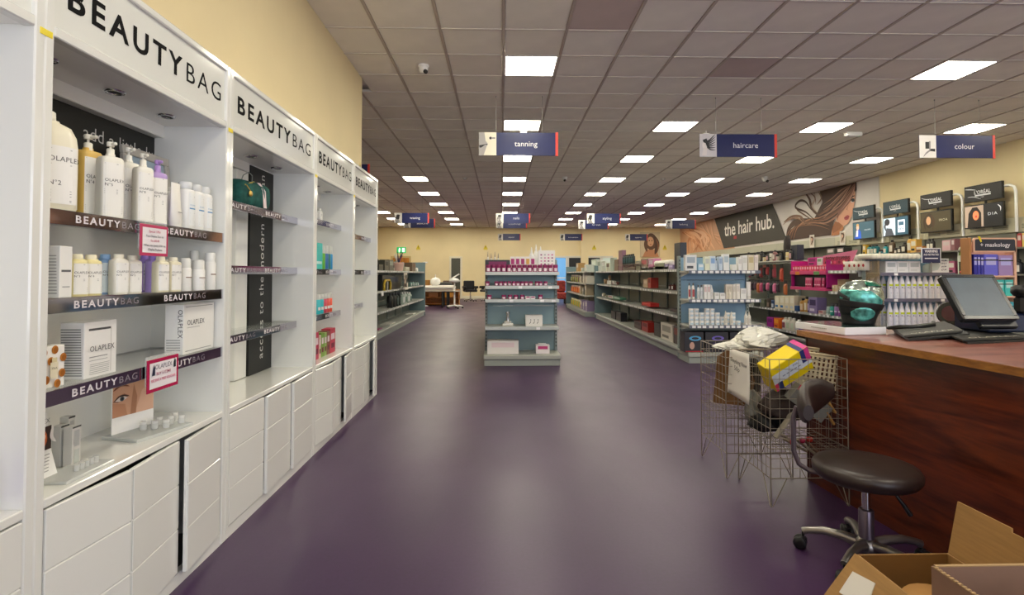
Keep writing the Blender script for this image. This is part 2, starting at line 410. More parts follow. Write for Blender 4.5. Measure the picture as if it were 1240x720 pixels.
# hanging department signs
def sign_picture(P, w, h, kind):
    g1, g2, g3 = mat('d9d6d2', .5), mat('8e8a8a', .5), mat('2b2a2c', .5)
    if kind == 'tanning':
        P.rect(0, 0, w, h, 'e9e3cf'); P.poly([(0, 0), (.06, 0), (.10, .12), (.115, .15), (.085, .19), (.07, h), (0, h)], 'a9a4a2'); P.poly([(0, .13), (.11, .15), (.112, .135), (.08, .138), (.03, .10), (.01, .10)], g3)
        P.disc(.15, .225, .018, g3); P.rect(.16, .215, .21, .235, g2)
    elif kind == 'haircare':
        P.rect(0, 0, w, h, 'd8d4d6'); P.disc(.075, .15, .04, 'efe9e6', .06); P.poly([(.03, .02), (.09, .02), (.10, .12), (.05, .12)], 'e6dfdc')
        for k in range(7): P.stroke([(.08, .20 - k * .004), (.13, .22 - k * .02), (.21, .30 - k * .035)], .016, g3)
        P.poly([(.04, .22), (.09, .24), (.12, .17), (.10, .10), (.09, .17), (.05, .19)], g3)
    elif kind == 'colour':
        P.rect(0, 0, w, h, 'e4e0dc'); P.rect(.08, .12, .14, .21, g3); P.rect(.13, .10, .15, .22, g2); P.stroke([(.21, .10), (.15, .10), (.09, .06), (.05, .01)], .022, g2); P.poly([(.14, .09), (.21, .08), (.21, .12), (.15, .12)], g3)
    else:
        P.rect(0, 0, w, h, R.choice(('e2dfd9', 'd5d1cd'))); P.disc(.10, .17, .05, R.choice((g2, g3)), .07); P.poly([(.03, 0), (.18, 0), (.13, .11), (.08, .11)], g2); P.disc(.11, .22, .055, g3, .035)
        P.stroke([(.06, .2), (.04, .12), (.05, .04)], .02, g3)
SW, SH = 1.02, .30
def sign(text, x, y, ztop, label, th=.075, kind=None):
    t = thing('hanging_sign', label, 'sign', (x, y, ztop - SH), 0, 'hanging department signs')
    b = MB(); b.box(0, SW, 0, .012, 0, SH, 0, .002); obj('board', b, mat('20285a', .3, var=.12, scale=3), t)
    P = Print(); sign_picture(P, .225, SH, kind); P.obj('picture', flat((0, -.0005, 0), '-y'), t)
    b = MB(); b.box(SW - .03, SW + .004, -.003, .014, -.004, SH + .004, 0, .001); obj('red_edge', b, RED, t)
    P = Print(); tx = txt(text, 0, 1.02); P.text(tx, th, .225 + (SW - .255) / 2, SH * .40, mat('e9e9ee', .5)); P.obj('lettering', flat((0, -.001, 0), '-y'), t)
    for u in (.22, .82):
        b = MB(); b.tube([(u, .006, SH), (u, .006, ZC - ztop + SH)], .0022, 5); b.tube([(u, .006, ZC - ztop + SH - .02), (u, .006, ZC - ztop + SH - .004)], .008, 6); obj('wire', b, STEEL, t)
def sign_px(text, px0, px1, py_top, label, **k):
    y = 655 * SW / (px1 - px0)
    q = pt('y', y, px0, py_top); sign(text, q.x, y, q.z, label, **k)
for text, x, lb in (('tanning', 580, 'nearest hanging blue sign, lettered tanning'), ('haircare', 847, 'hanging blue sign lettered haircare, over the bay end'), ('colour', 1113, 'hanging blue sign lettered colour, close to the cream wall')):
    q = pt('y', 6.95, x, {'tanning': 160, 'haircare': 162, 'colour': 163.5}[text]); sign(text, q.x, 6.95, q.z, lb, .07, text)
for text, px0, y, py, lb in (('waxing', 477.7, 16.2, 256, 'distant hanging blue sign lettered waxing'), ('skincare', 489, 17.9, 264, 'dim hanging sign partly hidden behind the waxing sign'), ('nails', 600.6, 16.2, 256, 'distant hanging blue sign lettered nails'),
                         ('aromatherapy', 601, 18.0, 265, 'dim hanging sign tucked behind the nails sign'), ('electrical', 603, 24.5, 281, 'tiny farthest sign below the nails sign'), ('styling', 710.8, 16.2, 257, 'distant hanging blue sign lettered styling'),
                         ('hair trade', 700.5, 18.2, 265, 'dim hanging sign tucked behind the styling sign'), ('hair extensions', 678, 24.5, 281, 'tiny far sign hanging right of the tiny one below nails'), ('equipment', 757, 24.5, 281, 'tiny far sign hanging before the portrait poster'), ('barbering', 806, 18.0, 265, 'distant dim sign hanging beside the peach hair mural')):
    q = pt('y', y, px0, py); sign(text, q.x, y, 3.04, lb, .05 if len(text) > 8 else .075)
sign('skin', -2.19 - SW, 9.0, 3.04, 'hanging sign of which only the red edge shows past the wall')

# doors, panels, signs on the back wall
def back(px0, px1, py_top, z0=0.0):
    a, c = pt('y', YB - .03, px0, py_top), pt('y', YB - .03, px1, py_top); return a.x, c.x, a.z, z0
def framed(name, px0, px1, py_top, leaf, frame, leafname, z0=0, fw=.09, extra=None):
    x0, x1, z1, z0 = back(px0, px1, py_top, z0)
    b = MB(); b.box(x0 - fw, x0, YB - .07, YB, z0, z1 + fw, 0, .004); b.box(x1, x1 + fw, YB - .07, YB, z0, z1 + fw, 0, .004); b.box(x0, x1, YB - .07, YB, z1, z1 + fw, 0, .004)
    o = struct(name, b, frame)
    b = MB(); b.box(x0, x1, YB - .04, YB, z0, z1); q = obj(leafname, b, leaf, o); return o, (x0, x1, z0, z1)
o, r = framed('door_1', 475.5, 495.5, 312, mat_wood('a0641e', 'c8852f', 1, .4, (2, 2, .2)), mat('c9b07a', .5), 'leaf')
b = MB(); b.box(r[0] + .08, r[0] + .2, YB - .075, YB - .04, 1.0, 1.04, 0, .008); obj('handle', b, CHROME, o)
o, r = framed('door_2', 546.5, 557.5, 312.5, mat('50524a', .25), mat('e3dcc8', .4), 'leaf')
b = MB(); b.box(r[0] + .04, r[0] + .16, YB - .075, YB - .04, 1.0, 1.03, 0, .008); obj('handle', b, CHROME, o)
o, r = framed('window_2', 672.5, 685, 312, mat('5f9bd0', .2, emit=.22), mat('d9d9d2', .4), 'pane', .2)
b = MB(); b.box(r[0], r[1], YB - .05, YB - .038, 1.0, 1.05); obj('transom', b, WHITE2, o)
o, r = framed('door_3', 689, 726.5, 312, mat('0b0b0c', .35), mat('d6d2c6', .4), 'black_sheet')  # flat black sheet, darkness of the open doorway put into its colour
o, r = framed('window_3', 730, 740, 312, mat('c4d2c8', .25, emit=.1), mat('cfccc0', .4), 'pane', .9)
tri = Print().poly([(-.11, -.09), (.11, -.09), (0, .12)], 'd8c21c').poly([(-.012, -.02), (.012, -.02), (.016, .05), (-.016, .05)], mat('2b2a20', .6)).disc(0, -.045, .014, mat('2b2a20', .6)).rect(-.1, -.14, .1, -.10, 'd8c21c')
TRI = Proto('warning_sign', tri.b.mesh('warning_sign', tri.mats))
for px, lb in ((506.5, 'small yellow warning triangle on the back wall right of the exit sign'), (588, 'small yellow warning triangle on the back wall left of the tanning display'), (719.5, 'small yellow warning triangle above the black doorway'), (805, 'small yellow warning triangle right of the portrait poster')):
    q = pt('y', YB - .006, px, 299); o = TRI.put(q, 0, lb, 'sign'); o.rotation_euler = (PI / 2, 0, 0)
q = pt('x', XL + .004, 436, 203); o = TRI.put(q, 0, 'small yellow warning triangle at the cream wall corner', 'sign'); o.rotation_euler = (PI / 2, 0, PI / 2); o.scale = (.6, .6, .6)
q0, q1 = pt('y', YB - .06, 480.5, 299), pt('y', YB - .06, 491.5, 306)
t = thing('exit_sign', 'small green lit exit sign above the orange door', 'sign', (q0.x, YB - .065, q1.z))
W_, H_ = q1.x - q0.x, q0.z - q1.z
b = MB(); b.box(0, W_, 0, .06, 0, H_, 0, .006); obj('box', b, mat('18b061', .4, emit=.22), t)
P = Print(); G = mat('e8fff0', .5, emit=.3)
P.rect(W_ * .58, H_ * .15, W_ * .88, H_ * .85, G).disc(W_ * .3, H_ * .75, .035, G).stroke([(W_ * .42, H_ * .62), (W_ * .28, H_ * .55), (W_ * .18, H_ * .4)], .05, G, False).stroke([(W_ * .28, H_ * .55), (W_ * .33, H_ * .32), (W_ * .22, H_ * .12)], .05, G, False)
P.obj('pictogram', flat((0, -.001, 0), '-y'), t)
# ------------------------------------------------------------------ white display units along the left wall
UX, UBK, UT = -1.26, -1.60, 2.18
LACQ = mat('e4e4de', .14, coat=.4); LACQ2 = mat('efeee9', .25); YTAG = mat('e8d21e', .5)
HEAD_B = txt('BEAUTY', .026, 1.32, 0, 'LEFT', 4); HEAD_L = txt('BAG', -.002, 1.26, 0, 'LEFT', 4)
wb, wl = twidth(HEAD_B), twidth(HEAD_L)
def brandname(b, h, x, y, width, m0=0, m1=0, z=0):
    k = width / (wb + wl + .28)
    put(b, HEAD_B, h, x, y, z, m0, k * wb); put(b, HEAD_L, h, x + k * (wb + .28), y, z, m1, k * wl)
def edge_lettering(y0, y1, h, parent, x, z, spans):
    b = MB()
    for (a, c) in spans:
        b = MB(); brandname(b, h, a, 0, c - a, 0, 1)
        obj('lettering', b, [mat('d8d4d8', .5), mat('8d868f', .4)], parent, flat((x, 0, z), '+x'))
def display_unit(y0, y1, label, shelves, doors, sx, header_text=True, near=False, soffit=1.89):
    """shelves: (z_top, x_front); doors: (hinge_y, free_y, angle)"""
    t = thing('display_unit', label, 'shelving', (UX, y0, 0), 0, 'white display units along the left wall')
    L = y1 - y0; X = UBK - UX; pw = .032
    def P(name, b, m, par=t, M=None): return obj(name, b, m, par, M)
    for (a, c) in ((0, pw), (L - pw, L)): P('side_panel', MB().box(X, 0, a, c, 0, UT, 0, .004), LACQ)
    P('back_panel', MB().box(X, X + .012, pw, L - pw, .04, UT - .02), LACQ2)
    P('top_panel', MB().box(X, 0, pw, L - pw, UT - .028, UT, 0, .004), LACQ)
    hp = P('header_panel', MB().box(-.03, -.012, pw, L - pw, soffit + .03, UT - .028), mat('e2e3dd', .05, coat=.5))
    if header_text:
        b = MB(); tw = (L - 2 * pw) * .90; brandname(b, .080 if L > .92 else .074, pw + .05, 0, tw, 0, 0)
        P('lettering', b, mat('0b0b0c', .8, spec=.15), hp, flat((-.011, 0, (soffit + UT) / 2 - .036), '+x'))
    P('header_rail', MB().box(-.032, 0, pw, L - pw, soffit, soffit + .03, 0, .003), LACQ)
    so = P('soffit', MB().box(X + .06, -.03, pw, L - pw, soffit + .005, soffit + .02), LACQ2)
    P('cove', MB().box(X + .012, X + .06, pw, L - pw, soffit - .05, soffit + .02, 0, .004), LACQ2)
    for k in range(3):
        P('downlight', MB().lathe([(.036, 0), (.034, -.006), (.026, -.006), (.024, .0)], 16, m=0).lathe([(.022, -.002), (.0, -.003)], 12, m=1), [CHROME, DARK], so, Matrix.Translation((X * .5, L * (.2 + .3 * k), soffit + .004)))
    P('ledge', MB().box(X, 0, pw, L - pw, .572, .598, 0, .003), LACQ)
    P('plinth', MB().box(-.05, -.004, pw, L - pw, 0, .05), LACQ)
    P('shade_lining', MB().box(X + .012, X + .02, pw, L - pw, .05, .57).box(X + .02, -.03, pw, L - pw, .05, .056), mat('33332e', .7))  # dark lining, the shade behind the ajar doors put into its colour
    for (hy, fy, ang) in doors:
        w = abs(fy - hy); sgn = 1 if fy > hy else -1
        d = P('door', MB().box(-.018, -.0045, min(0, sgn * w) + .002, max(0, sgn * w) - .002, .053, .566, 0, .002), LACQ)
        d.location = (0, hy - y0, 0); d.rotation_euler = (0, 0, -sgn * math.radians(ang))
        for k in range(3):
            z = .054 + k * .1712
            P('door_panel', MB().box(-.0045, 0, min(0, sgn * w) + .002, max(0, sgn * w) - .002, z + .0015, z + .1695, 0, .0025), LACQ, d)
    for n, (z, xf) in enumerate(shelves):
        s = P('shelf', MB().box(X + .012, xf - UX - .006, pw, L - pw - .0, z - .012, z, 0, .001), GLASSY)
        P('edge_strip', MB().box(xf - UX - .006, xf - UX, pw, L - pw, z - .043, z + .001, 0, .001), MIRROR, s)
        if near or n < 3:
            spans = [(.128, .413), (.558, .84)] if near else [(pw + .12 * L, pw + .42 * L), (pw + .52 * L, pw + .80 * L)]
            edge_lettering(0, 0, .022, s, xf - UX + .0006, z - .032, spans)
    tg = P('yellow_tag', MB().box(.0, .002, -.018, .022, soffit - .012, soffit + .006), YTAG)
    return t
D1 = [(1.547, 1.861, 5.4), (2.176, 1.863, 5.4), (2.488, 2.180, 5.6)]
u1 = display_unit(1.512, 2.533, 'white display unit stocked with pump bottles, nearest one shown whole', [(1.405, -1.268), (1.150, -1.268), (.889, -1.268)], D1, -1.26, near=True)
u2 = display_unit(2.533, 3.70, 'white display unit with near-empty shelves and a green pouch', [(1.595, -1.37), (1.262, -1.37), (.906, -1.37)], [(2.566, 2.93, .3), (3.30, 2.934, 2.6), (3.668, 3.303, 2.6)], -1.37)
u3 = display_unit(3.70, 4.66, 'white display unit holding teal and magenta hair products', [(1.628, -1.36), (1.256, -1.36), (.915, -1.36)], [(3.733, 4.03, 5), (4.327, 4.032, 5), (4.627, 4.33, 7)], -1.36)
u4 = display_unit(4.66, 5.55, 'white display unit farthest down the row, its shelves bare', [(1.58, -1.325), (1.256, -1.325), (.93, -1.40)], [(4.693, 4.968, 3), (5.243, 4.97, 3), (5.517, 5.246, 10)], -1.325)
u0 = display_unit(.46, 1.512, 'white display unit cut off by the left picture edge', [], [(.493, .82, 0), (.822, 1.149, 0), (1.479, 1.152, 0)], -1.26, header_text=False)

# black graphic panels fixed to the back of units 1 and 2
def graphic(y0, y1, z0, z1, label, fn, x=UBK + .013):
    b = MB(); b.box(x - .03 if x > -1.56 else x, x + .004, y0, y1, z0, z1, 0, .001); o = obj('graphic_panel', b, mat('1d1e1a', .6)); tag(o, label, 'sign')
    fn(o, x + .0046); return o
def g1(o, x):
    b = MB(); put(b, txt('add a little luxury', -.004, 1.05, 0, 'LEFT', 3), .052, 0, 0); obj('lettering', b, mat('d9d9d4', .5), o, flat((x, 2.075, 1.735), '+x'))
graphic(1.55, 2.498, 1.41, 1.84, 'black back panel lettered in thin white behind the tall pump bottles', g1)
def g2(o, x):
    b = MB(); put(b, txt('access to the modern woman', -.002, 1.12, 0, 'LEFT', 3), .062, 0, 0, width=1.17)
    obj('lettering', b, mat('d9d9d4', .5), o, fr((x, 3.53, .68), (0, 0, 1), (0, -1, 0)))
graphic(3.335, 3.664, .60, 1.886, 'tall black graphic strip with white text reading upward', g2, -1.536)
b = MB(); b.box(UBK + .013, UBK + .06, 3.18, 3.325, .60, 1.836, 0, .003); o = obj('upright_board', b, LACQ); tag(o, 'plain white upright board left of the tall black graphic strip', 'board')
# framed picture and price cards
t = thing('framed_picture', 'grey framed picture leaning behind the bottles on the top shelf', 'frame', (-1.50, 2.19, 1.405)); t.rotation_euler = (0, -.09, 0)
b = MB()
for q in ((0, .30, 0, .03), (0, .30, .30, .335), (0, .03, .03, .30), (.27, .30, .03, .30)): b.box(0, .018, q[0], q[1], q[2], q[3], 0, .003)
obj('frame', b, mat('b5b1a8', .35), t)
P = Print(); P.rect(.03, .03, .27, .30, '9fb3c4').poly([(.03, .03), (.27, .03), (.27, .12), (.15, .17), (.03, .13)], '7f95ab').disc(.16, .22, .05, 'c3c9cf'); P.obj('picture', flat((.008, 0, 0), '+x'), t)

def price_card(loc, w, h, rz, tilt, label, lines, edge):
    t = thing('price_card', label, 'sign', loc); t.rotation_euler = (0, tilt, rz)
    b = MB(); b.box(0, .003, 0, w, 0, h, 0, .0005); obj('card', b, mat(edge, .25), t)
    P = Print(); m = .07 * w; P.rect(m, m * 1.0, w - m, h - m, 'ece6ea')
    for (s, hh, v, c) in lines: P.text(txt(s, .01), hh, w / 2, v, c, min(w * .78, hh * twidth(txt(s, .01))))
    P.obj('lettering', flat((.0032, 0, 0), '+x'), t)
    b = MB(); b.box(-.006, -.001, 0, w, h * .2, h + .012, 0, .001); obj('clip', b, CLEAR, t)
price_card((-1.262, 1.918, 1.285), .157, .112, 0, 0, 'pink edged white offer card clipped under the top bottle shelf', [('Special Offer', .009, .084, 'c0406a'), ('Free Olaplex Duo kit', .008, .067, '5a5560'), ('for £50.00', .008, .051, 'c0406a'), ('When you spend £100+vat', .008, .034, '4a4550'), ('Olaplex Products', .008, .019, '4a4550')], 'c23a63')
price_card((-1.258, 1.962, .793), .185, .118, 0, 0, 'red bordered offer card clipped below the lowest bottle shelf', [('OLAPLEX', .017, .080, '7d7a86'), ('BUY 5 ITEMS', .011, .058, 'b03a60'), ('RECEIVE A FREE VOUCHER', .010, .036, 'd2557f')], 'b01e4c')
P = Print(); P.poly([(.022, .06), (.04, .06), (.04, .085), (.034, .10), (.028, .085)], mat('1c2440', .4)); P.poly([(.15, .072), (.163, .072), (.163, .095), (.158, .108), (.152, .095)], mat('1c2a30', .4)); P.obj('bottle_print', flat((-1.258 + .0052, 1.962, .793), '+x'), None).parent = [o for o in bpy.data.objects if o.name.startswith('price_card')][-1]
bpy.data.objects['bottle_print'].matrix_local = flat((.0054, 0, 0), '+x')

# ---- bottles and cartons, modelled facing -y
def se(a, bb, p=4): return lambda x: -bb * max(0, 1 - min(1, abs(x / a)) ** p) ** (1 / p) - .0006
def label_patch(a, bb, x0, x1, z0, z1, p=4, n=10, m=0, off=.0004):
    f = se(a, bb, p); vs = []; fs = []
    for i in range(n + 1):
        x = x0 + (x1 - x0) * i / n
        vs += [(x, f(x) - off, z0), (x, f(x) - off, z1)]
    for i in range(n): fs.append((2 * i, 2 * i + 2, 2 * i + 3, 2 * i + 1))
    return MB().add(vs, fs, m)
FACE = fr((0, 0, 0), (1, 0, 0), (0, 0, 1))
def lettering_on(a, bb, lines, p=4, greek=()):
    """lines of (text, cap height, x left, z); printed on the curved front"""
    f = se(a, bb, p); b = MB()
    for (s, h, x, z) in lines:
        t = txt(s, .0, 1.05, 0, 'LEFT', 2)
        vs = [(x + q[0] * h, f(x + q[0] * h) - .0010, z + q[1] * h) for q in t[0]]
        b.add(vs, t[1], 0)
    for (x0, x1, z, h) in greek: b.add([(x, f(x) - .0010, zz) for x, zz in ((x0, z), (x1, z), (x1, z + h), (x0, z + h))], [(0, 1, 2, 3)], 1)
    return b
def pump_bottle(key, w, d, h, body, labelc, capc, no, side=0):
    a, bb = w / 2, d / 2; hb = h * .80
    B_ = MB(); B_.lathe([(.94, 0), (1, .006), (1, hb * .93), (.96, hb * .97), (.82, hb), (.36, hb + .004), (.34, hb + .012)], 28, a=a, b=bb, p=4.5)
    parts = []
    c = MB(); k = min(a, bb); c.lathe([(.42 * k, hb + .004), (.42 * k, hb + .028), (.3 * k, hb + .031)], 16).lathe([(.13 * k, hb + .03), (.13 * k, h - .014)], 10)
    c.lathe([(.40 * k, h - .016), (.42 * k, h - .004), (.36 * k, h)], 14).box(-.2 * k, .2 * k, -1.15 * k, 0, h - .014, h - .003, 0, .003)
    parts.append(('pump', c.mesh('pump', [mat(capc, .35)])))
    parts.append(('label', label_patch(a, bb, -.90 * a, .90 * a, hb * .05, hb * .90).mesh('label', [mat(labelc, .45)])))
    s = w / .085
    L = lettering_on(a, bb, [('OLAPLEX', .0118 * s, -.0355 * s, hb * .60), (no, .0118 * s, -.0355 * s, hb * .60 - .0185 * s)], greek=[(-.036 * s, .012 * s, hb * z, .0017) for z in (.88, .47, .44, .41)] + [(-.036 * s, .030 * s, hb * z, .0016) for z in (.20, .17, .14, .10)])
    parts.append(('lettering', L.mesh('lettering', [INK, GREEK])))
    return Proto(key, B_.mesh(key, [mat(body, .3)]), parts)
def small_bottle(key, w, d, h, body, labelc, capc, no, caph=.018):
    a, bb = w / 2, d / 2; hb = h - caph
    B_ = MB(); B_.lathe([(.94, 0), (1, .004), (1, hb * .92), (.93, hb * .98), (.72, hb), (.6, hb + .003)], 24, a=a, b=bb, p=4)
    parts = [('cap', MB().lathe([(.68 * min(a, bb), hb), (.70 * min(a, bb), hb + .002), (.68 * min(a, bb), h - .002), (.6 * min(a, bb), h)], 18).mesh('cap', [mat(capc, .35)])),
             ('label', label_patch(a, bb, -.86 * a, .88 * a, hb * .06, hb * .90).mesh('label', [mat(labelc, .45)]))]
    s = w / .062
    parts.append(('lettering', lettering_on(a, bb, [('OLAPLEX', .0086 * s, -.0265 * s, hb * .62), (no, .0078 * s, -.0265 * s, hb * .62 - .0130 * s)], greek=[(-.0265 * s, .010 * s, hb * z, .0013) for z in (.86, .46, .42)] + [(-.0265 * s, .022 * s, hb * z, .0013) for z in (.22, .17, .12)]).mesh('lettering', [INK, GREEK])))
    return Proto(key, B_.mesh(key, [mat(body, .3)]), parts)
def carton(key, w, d, h, base, patches=(), texts=(), side=(), b=.0015, name='carton'):
    """patches: (u0,u1,v0,v1,colour) on the front; texts: (string, cap, u, v, colour); side: stripes on the -x side"""
    B_ = MB().box(-w / 2, w / 2, 0, d, 0, h, 0, b)
    parts = []
    if patches or texts:
        P = Print()
        for (u0, u1, v0, v1, c) in patches: P.rect((u0 - .5) * w, v0 * h, (u1 - .5) * w, v1 * h, c)
        for (s, cap, u, v, c) in texts: P.text(txt(s, .0, 1.05, 0, 'LEFT'), cap, (u - .5) * w, v * h, c)
        parts.append(('print', P.b.tf(FACE).mesh('print', P.mats)))
    if side:
        P = Print()
        for (u0, u1, v0, v1, c) in side: P.rect(u0 * d, v0 * h, u1 * d, v1 * h, c)
        parts.append(('side_print', P.b.tf(fr((-w / 2, d, 0), (0, -1, 0), (0, 0, 1))).mesh('side_print', P.mats)))
    return Proto(name, B_.mesh(name, [mat(base, .45)]), parts)
RX = PI / 2          # faces +x

Z1, Z2, Z3, ZL = 1.405, 1.150, .889, .598
W_ = 'f0eee8'
# top shelf of the stocked unit
jug = MB(); jug.lathe([(.92, 0), (1, .01), (1, .19), (.95, .222), (.78, .25), (.45, .263), (.42, .268)], 30, a=.078, b=.05, p=3.2)
pj = Proto('refill_jug', jug.mesh('refill_jug', [mat('ece6cf', .3)]), [('cap', MB().lathe([(.024, .266), (.026, .268), (.025, .292), (.021, .295)], 18).mesh('cap', [mat('efece0', .35)])),
     ('label', label_patch(.078, .05, -.062, .066, .02, .19, 3.2).mesh('label', [mat('f1efea', .45)])),
     ('lettering', lettering_on(.078, .05, [('OLAPLEX', .0145, -.010, .145), ('N°2', .0135, -.010, .075)], 3.2, [(-.010, .05, z, .0018) for z in (.18, .135, .058, .05, .042, .03, .026)]).mesh('lettering', [INK, GREEK]))])
pj.put((-1.345, 1.618, Z1), RX - .5, 'big cream refill jug at the near end of the top shelf', 'bottle')
def pb(pxc, X, w, d, top, body, cap, no, lb, rot=.45, labelc=W_):
    q = pt('x', X, pxc, top)
    pump_bottle('pump_bottle', w, d, q.z - Z1, body, labelc, cap, no).put((X, q.y, Z1), RX - rot, lb, 'bottle')
pb(107, -1.425, .084, .060, 163, 'e0b95e', 'efebdd', 'N°4', 'amber pump bottle with white label, second on the top shelf', .1)
pb(134, -1.345, .072, .055, 172, 'efece0', 'efebdd', 'N°5', 'white pump bottle in front of the amber one')
pb(156, -1.425, .074, .055, 179, 'e9e6da', 'ecebe4', 'N°4', 'pale clear pump bottle standing behind two white ones', .3)
pb(173.5, -1.345, .060, .050, 186, 'efece0', 'efebdd', 'N°8', 'white pump bottle just left of the lilac one')
pb(191, -1.345, .060, .050, 194, 'b497cf', 'b58fd2', 'N°5', 'lilac pump bottle with lilac pump on the top shelf')
tubeb = MB(); rr = []
for z, a, bb in ((.0, .021, .021), (.02, .022, .022), (.024, .026, .024), (.09, .029, .014), (.165, .030, .004), (.18, .030, .002)): rr.append([(a * math.cos(2 * PI * j / 20), bb * math.sin(2 * PI * j / 20), z) for j in range(20)])
tubeb.rings(rr)
ptube = Proto('cream_tube', tubeb.mesh('cream_tube', [mat('ece9e1', .35)]), [('print', MB().add([(-.014, -.0205, .06), (.014, -.0205, .06), (.014, -.0185, .064), (-.014, -.0185, .064)], [(0, 1, 2, 3)]).mesh('print', [GREEK]))])
q = pt('x', -1.31, 212, 270); ptube.put((-1.31, q.y, Z1), RX, 'white cream tube standing on its cap beside the lilac bottle', 'tube')
small_bottle('lotion_bottle', .05, .05, .175, 'e6e2d6', 'efede6', 'ede9de', 'N°7').put((-1.40, 2.20, Z1), RX, 'cream lotion bottle behind the white tube on the top shelf', 'bottle')
small_bottle('lotion_bottle', .052, .05, .17, 'e9e9e4', 'e9eef0', 'e6e6e0', 'N°3').put((-1.36, 2.262, Z1), RX, 'white bottle with blue band right behind the white tube', 'bottle')
def bluebottle(h, caph):
    a = .033; hb = h - caph
    return Proto('spray_bottle', MB().lathe([(.93, 0), (1, .005), (1, hb - .012), (.9, hb - .003), (.62, hb)], 22, a=a, b=a, p=2.6).mesh('spray_bottle', [mat('eeeeea', .3)]),
        [('cap', MB().lathe([(.024, hb), (.026, hb + .002), (.026, h - .003), (.022, h)], 18).mesh('cap', [mat('eceeee', .15, alpha=.75)])),
         ('label', label_patch(a, a, -.022, .022, hb * .1, hb * .9, 2.6, 8).mesh('label', [mat('edf0f0', .4)])),
         ('band', label_patch(a, a, -.020, .020, hb * .50, hb * .53, 2.6, 8, 0, .001).mesh('band', [mat('4f8fc0', .4)])),
         ('lettering', lettering_on(a, a, [('OLAPLEX', .0065, -.018, hb * .58)], 2.6, [(-.018, .01, hb * z, .0012) for z in (.8, .4, .2, .16)]).mesh('lettering', [mat('6aa0c8', .5), GREEK]))])
bbp = bluebottle(.20, .03)
for k, (x, y, lb) in enumerate(((-1.325, 2.296, 'first of three white bottles with blue bands on the top shelf'), (-1.325, 2.366, 'middle of three white bottles with blue bands on the top shelf'), (-1.325, 2.434, 'third of three white bottles with blue bands on the top shelf'))):
    bbp.put((x, y, Z1), RX, lb, 'bottle', 'white bottles with blue bands')
bluebottle(.165, .02).put((-1.33, 2.472, Z1), RX, 'shorter white bottle with blue band against the side panel', 'bottle', None, None, (.45, .45, 1))
b = MB(); b.lathe([(.03, 0), (.03, .21), (.024, .22), (.012, .23)], 14); o = obj('perfume_bottle', b, mat('2b2624', .3)); o.location = (-1.46, 2.13, Z1); tag(o, 'dark slim bottle half hidden behind the lilac bottle', 'bottle')

# middle shelf
small = [(64, -1.33, .055, 'e6dc9a', W_, 'e4dfb0', 'N°3', 'yellow bottle cut off by the near post of the middle shelf', .115),
         (93, -1.30, .055, 'e8dca0', W_, 'eee7c8', 'N°3', 'yellow bottle right of the slim white carton', .132), (110, -1.30, .056, 'e8dca0', W_, 'eee7c8', 'N°4', 'second yellow bottle right of the slim white carton', .132),
         (127, -1.34, .052, '8fb4dc', 'dde9ee', '94badf', 'N°4', 'sky blue bottle on the middle shelf', .138), (143.5, -1.29, .052, 'ece8da', W_, 'efe9d2', 'N°5', 'cream bottle right of the sky blue one', .138), (160, -1.29, .062, 'ece8da', W_, 'efe9d2', 'N°5', 'second cream bottle right of the sky blue one', .136),
         (175.5, -1.36, .052, '9f86cf', 'e6e0ee', '8f72c9', 'N°4', 'violet bottle right of the cream pair', .142), (185, -1.31, .040, 'b29ae0', 'e6e0ee', '9a7fd6', 'N°5', 'second violet bottle, partly behind cream bottles', .140),
         (194, -1.28, .052, 'e9e2c4', W_, 'efe9d2', 'N°6', 'pale yellow bottle right of the violet ones', .136), (209.5, -1.28, .056, 'e9e2c4', W_, 'efe9d2', 'N°7', 'second pale yellow bottle right of the violet ones', .136)]
for (px, X, w, body, lc, cap, no, lb, h) in small:
    q = pt('x', X - .027, px, 330); small_bottle('shampoo_bottle', min(w, .052), .044, h, body, lc, cap, no).put((X - .027, q.y, Z2), RX - .3, lb, 'bottle')
q = pt('x', -1.285, 72, 330)
carton('c', .046, .046, .152, 'eeede9', [(.12, .88, .5, .54, '55585c'), (.2, .8, .2, .22, 'a9aaaa')], [], [(.15, .85, .08 + .06 * k, .10 + .06 * k, 'a8a8a6') for k in range(13)]).put((-1.285, q.y + .024, Z2), RX, 'slim white carton with a grey band on the middle shelf', 'carton')
t = thing('spray_bottle', 'white trigger spray bottle behind the slim white carton', 'bottle', (-1.40, 1.655, Z2), PI / 2)
obj('body', MB().lathe([(.03, 0), (.032, .005), (.032, .11), (.016, .14), (.013, .15)], 16), mat('e8e6de', .3), t)
b = MB(); b.box(-.011, .011, -.028, .03, .15, .175, 0, .004).tube([(0, -.02, .155), (0, -.036, .135), (0, -.04, .115)], .004, 6).tube([(0, -.028, .166), (0, -.042, .166)], .005, 8); obj('trigger', b, mat('efeeea', .35), t)
def can(key, r, h, body, cap, caph, band=None, domed=True):
    B_ = MB().lathe([(r * .96, 0), (r, .003), (r, h - caph - .006), (r * .86, h - caph)], 16)
    parts = [('cap', MB().lathe([(r * .88, h - caph), (r * .88, h - .004), (r * .7, h)], 16).mesh('cap', [mat(cap, .3)]))]
    if band: parts.append(('band', label_patch(r, r, -r * .8, r * .8, h * band[1], h * band[2], 2, 8).mesh('band', [mat(band[0], .45)])))
    return Proto(key, B_.mesh(key, [mat(body, .35)]), parts)
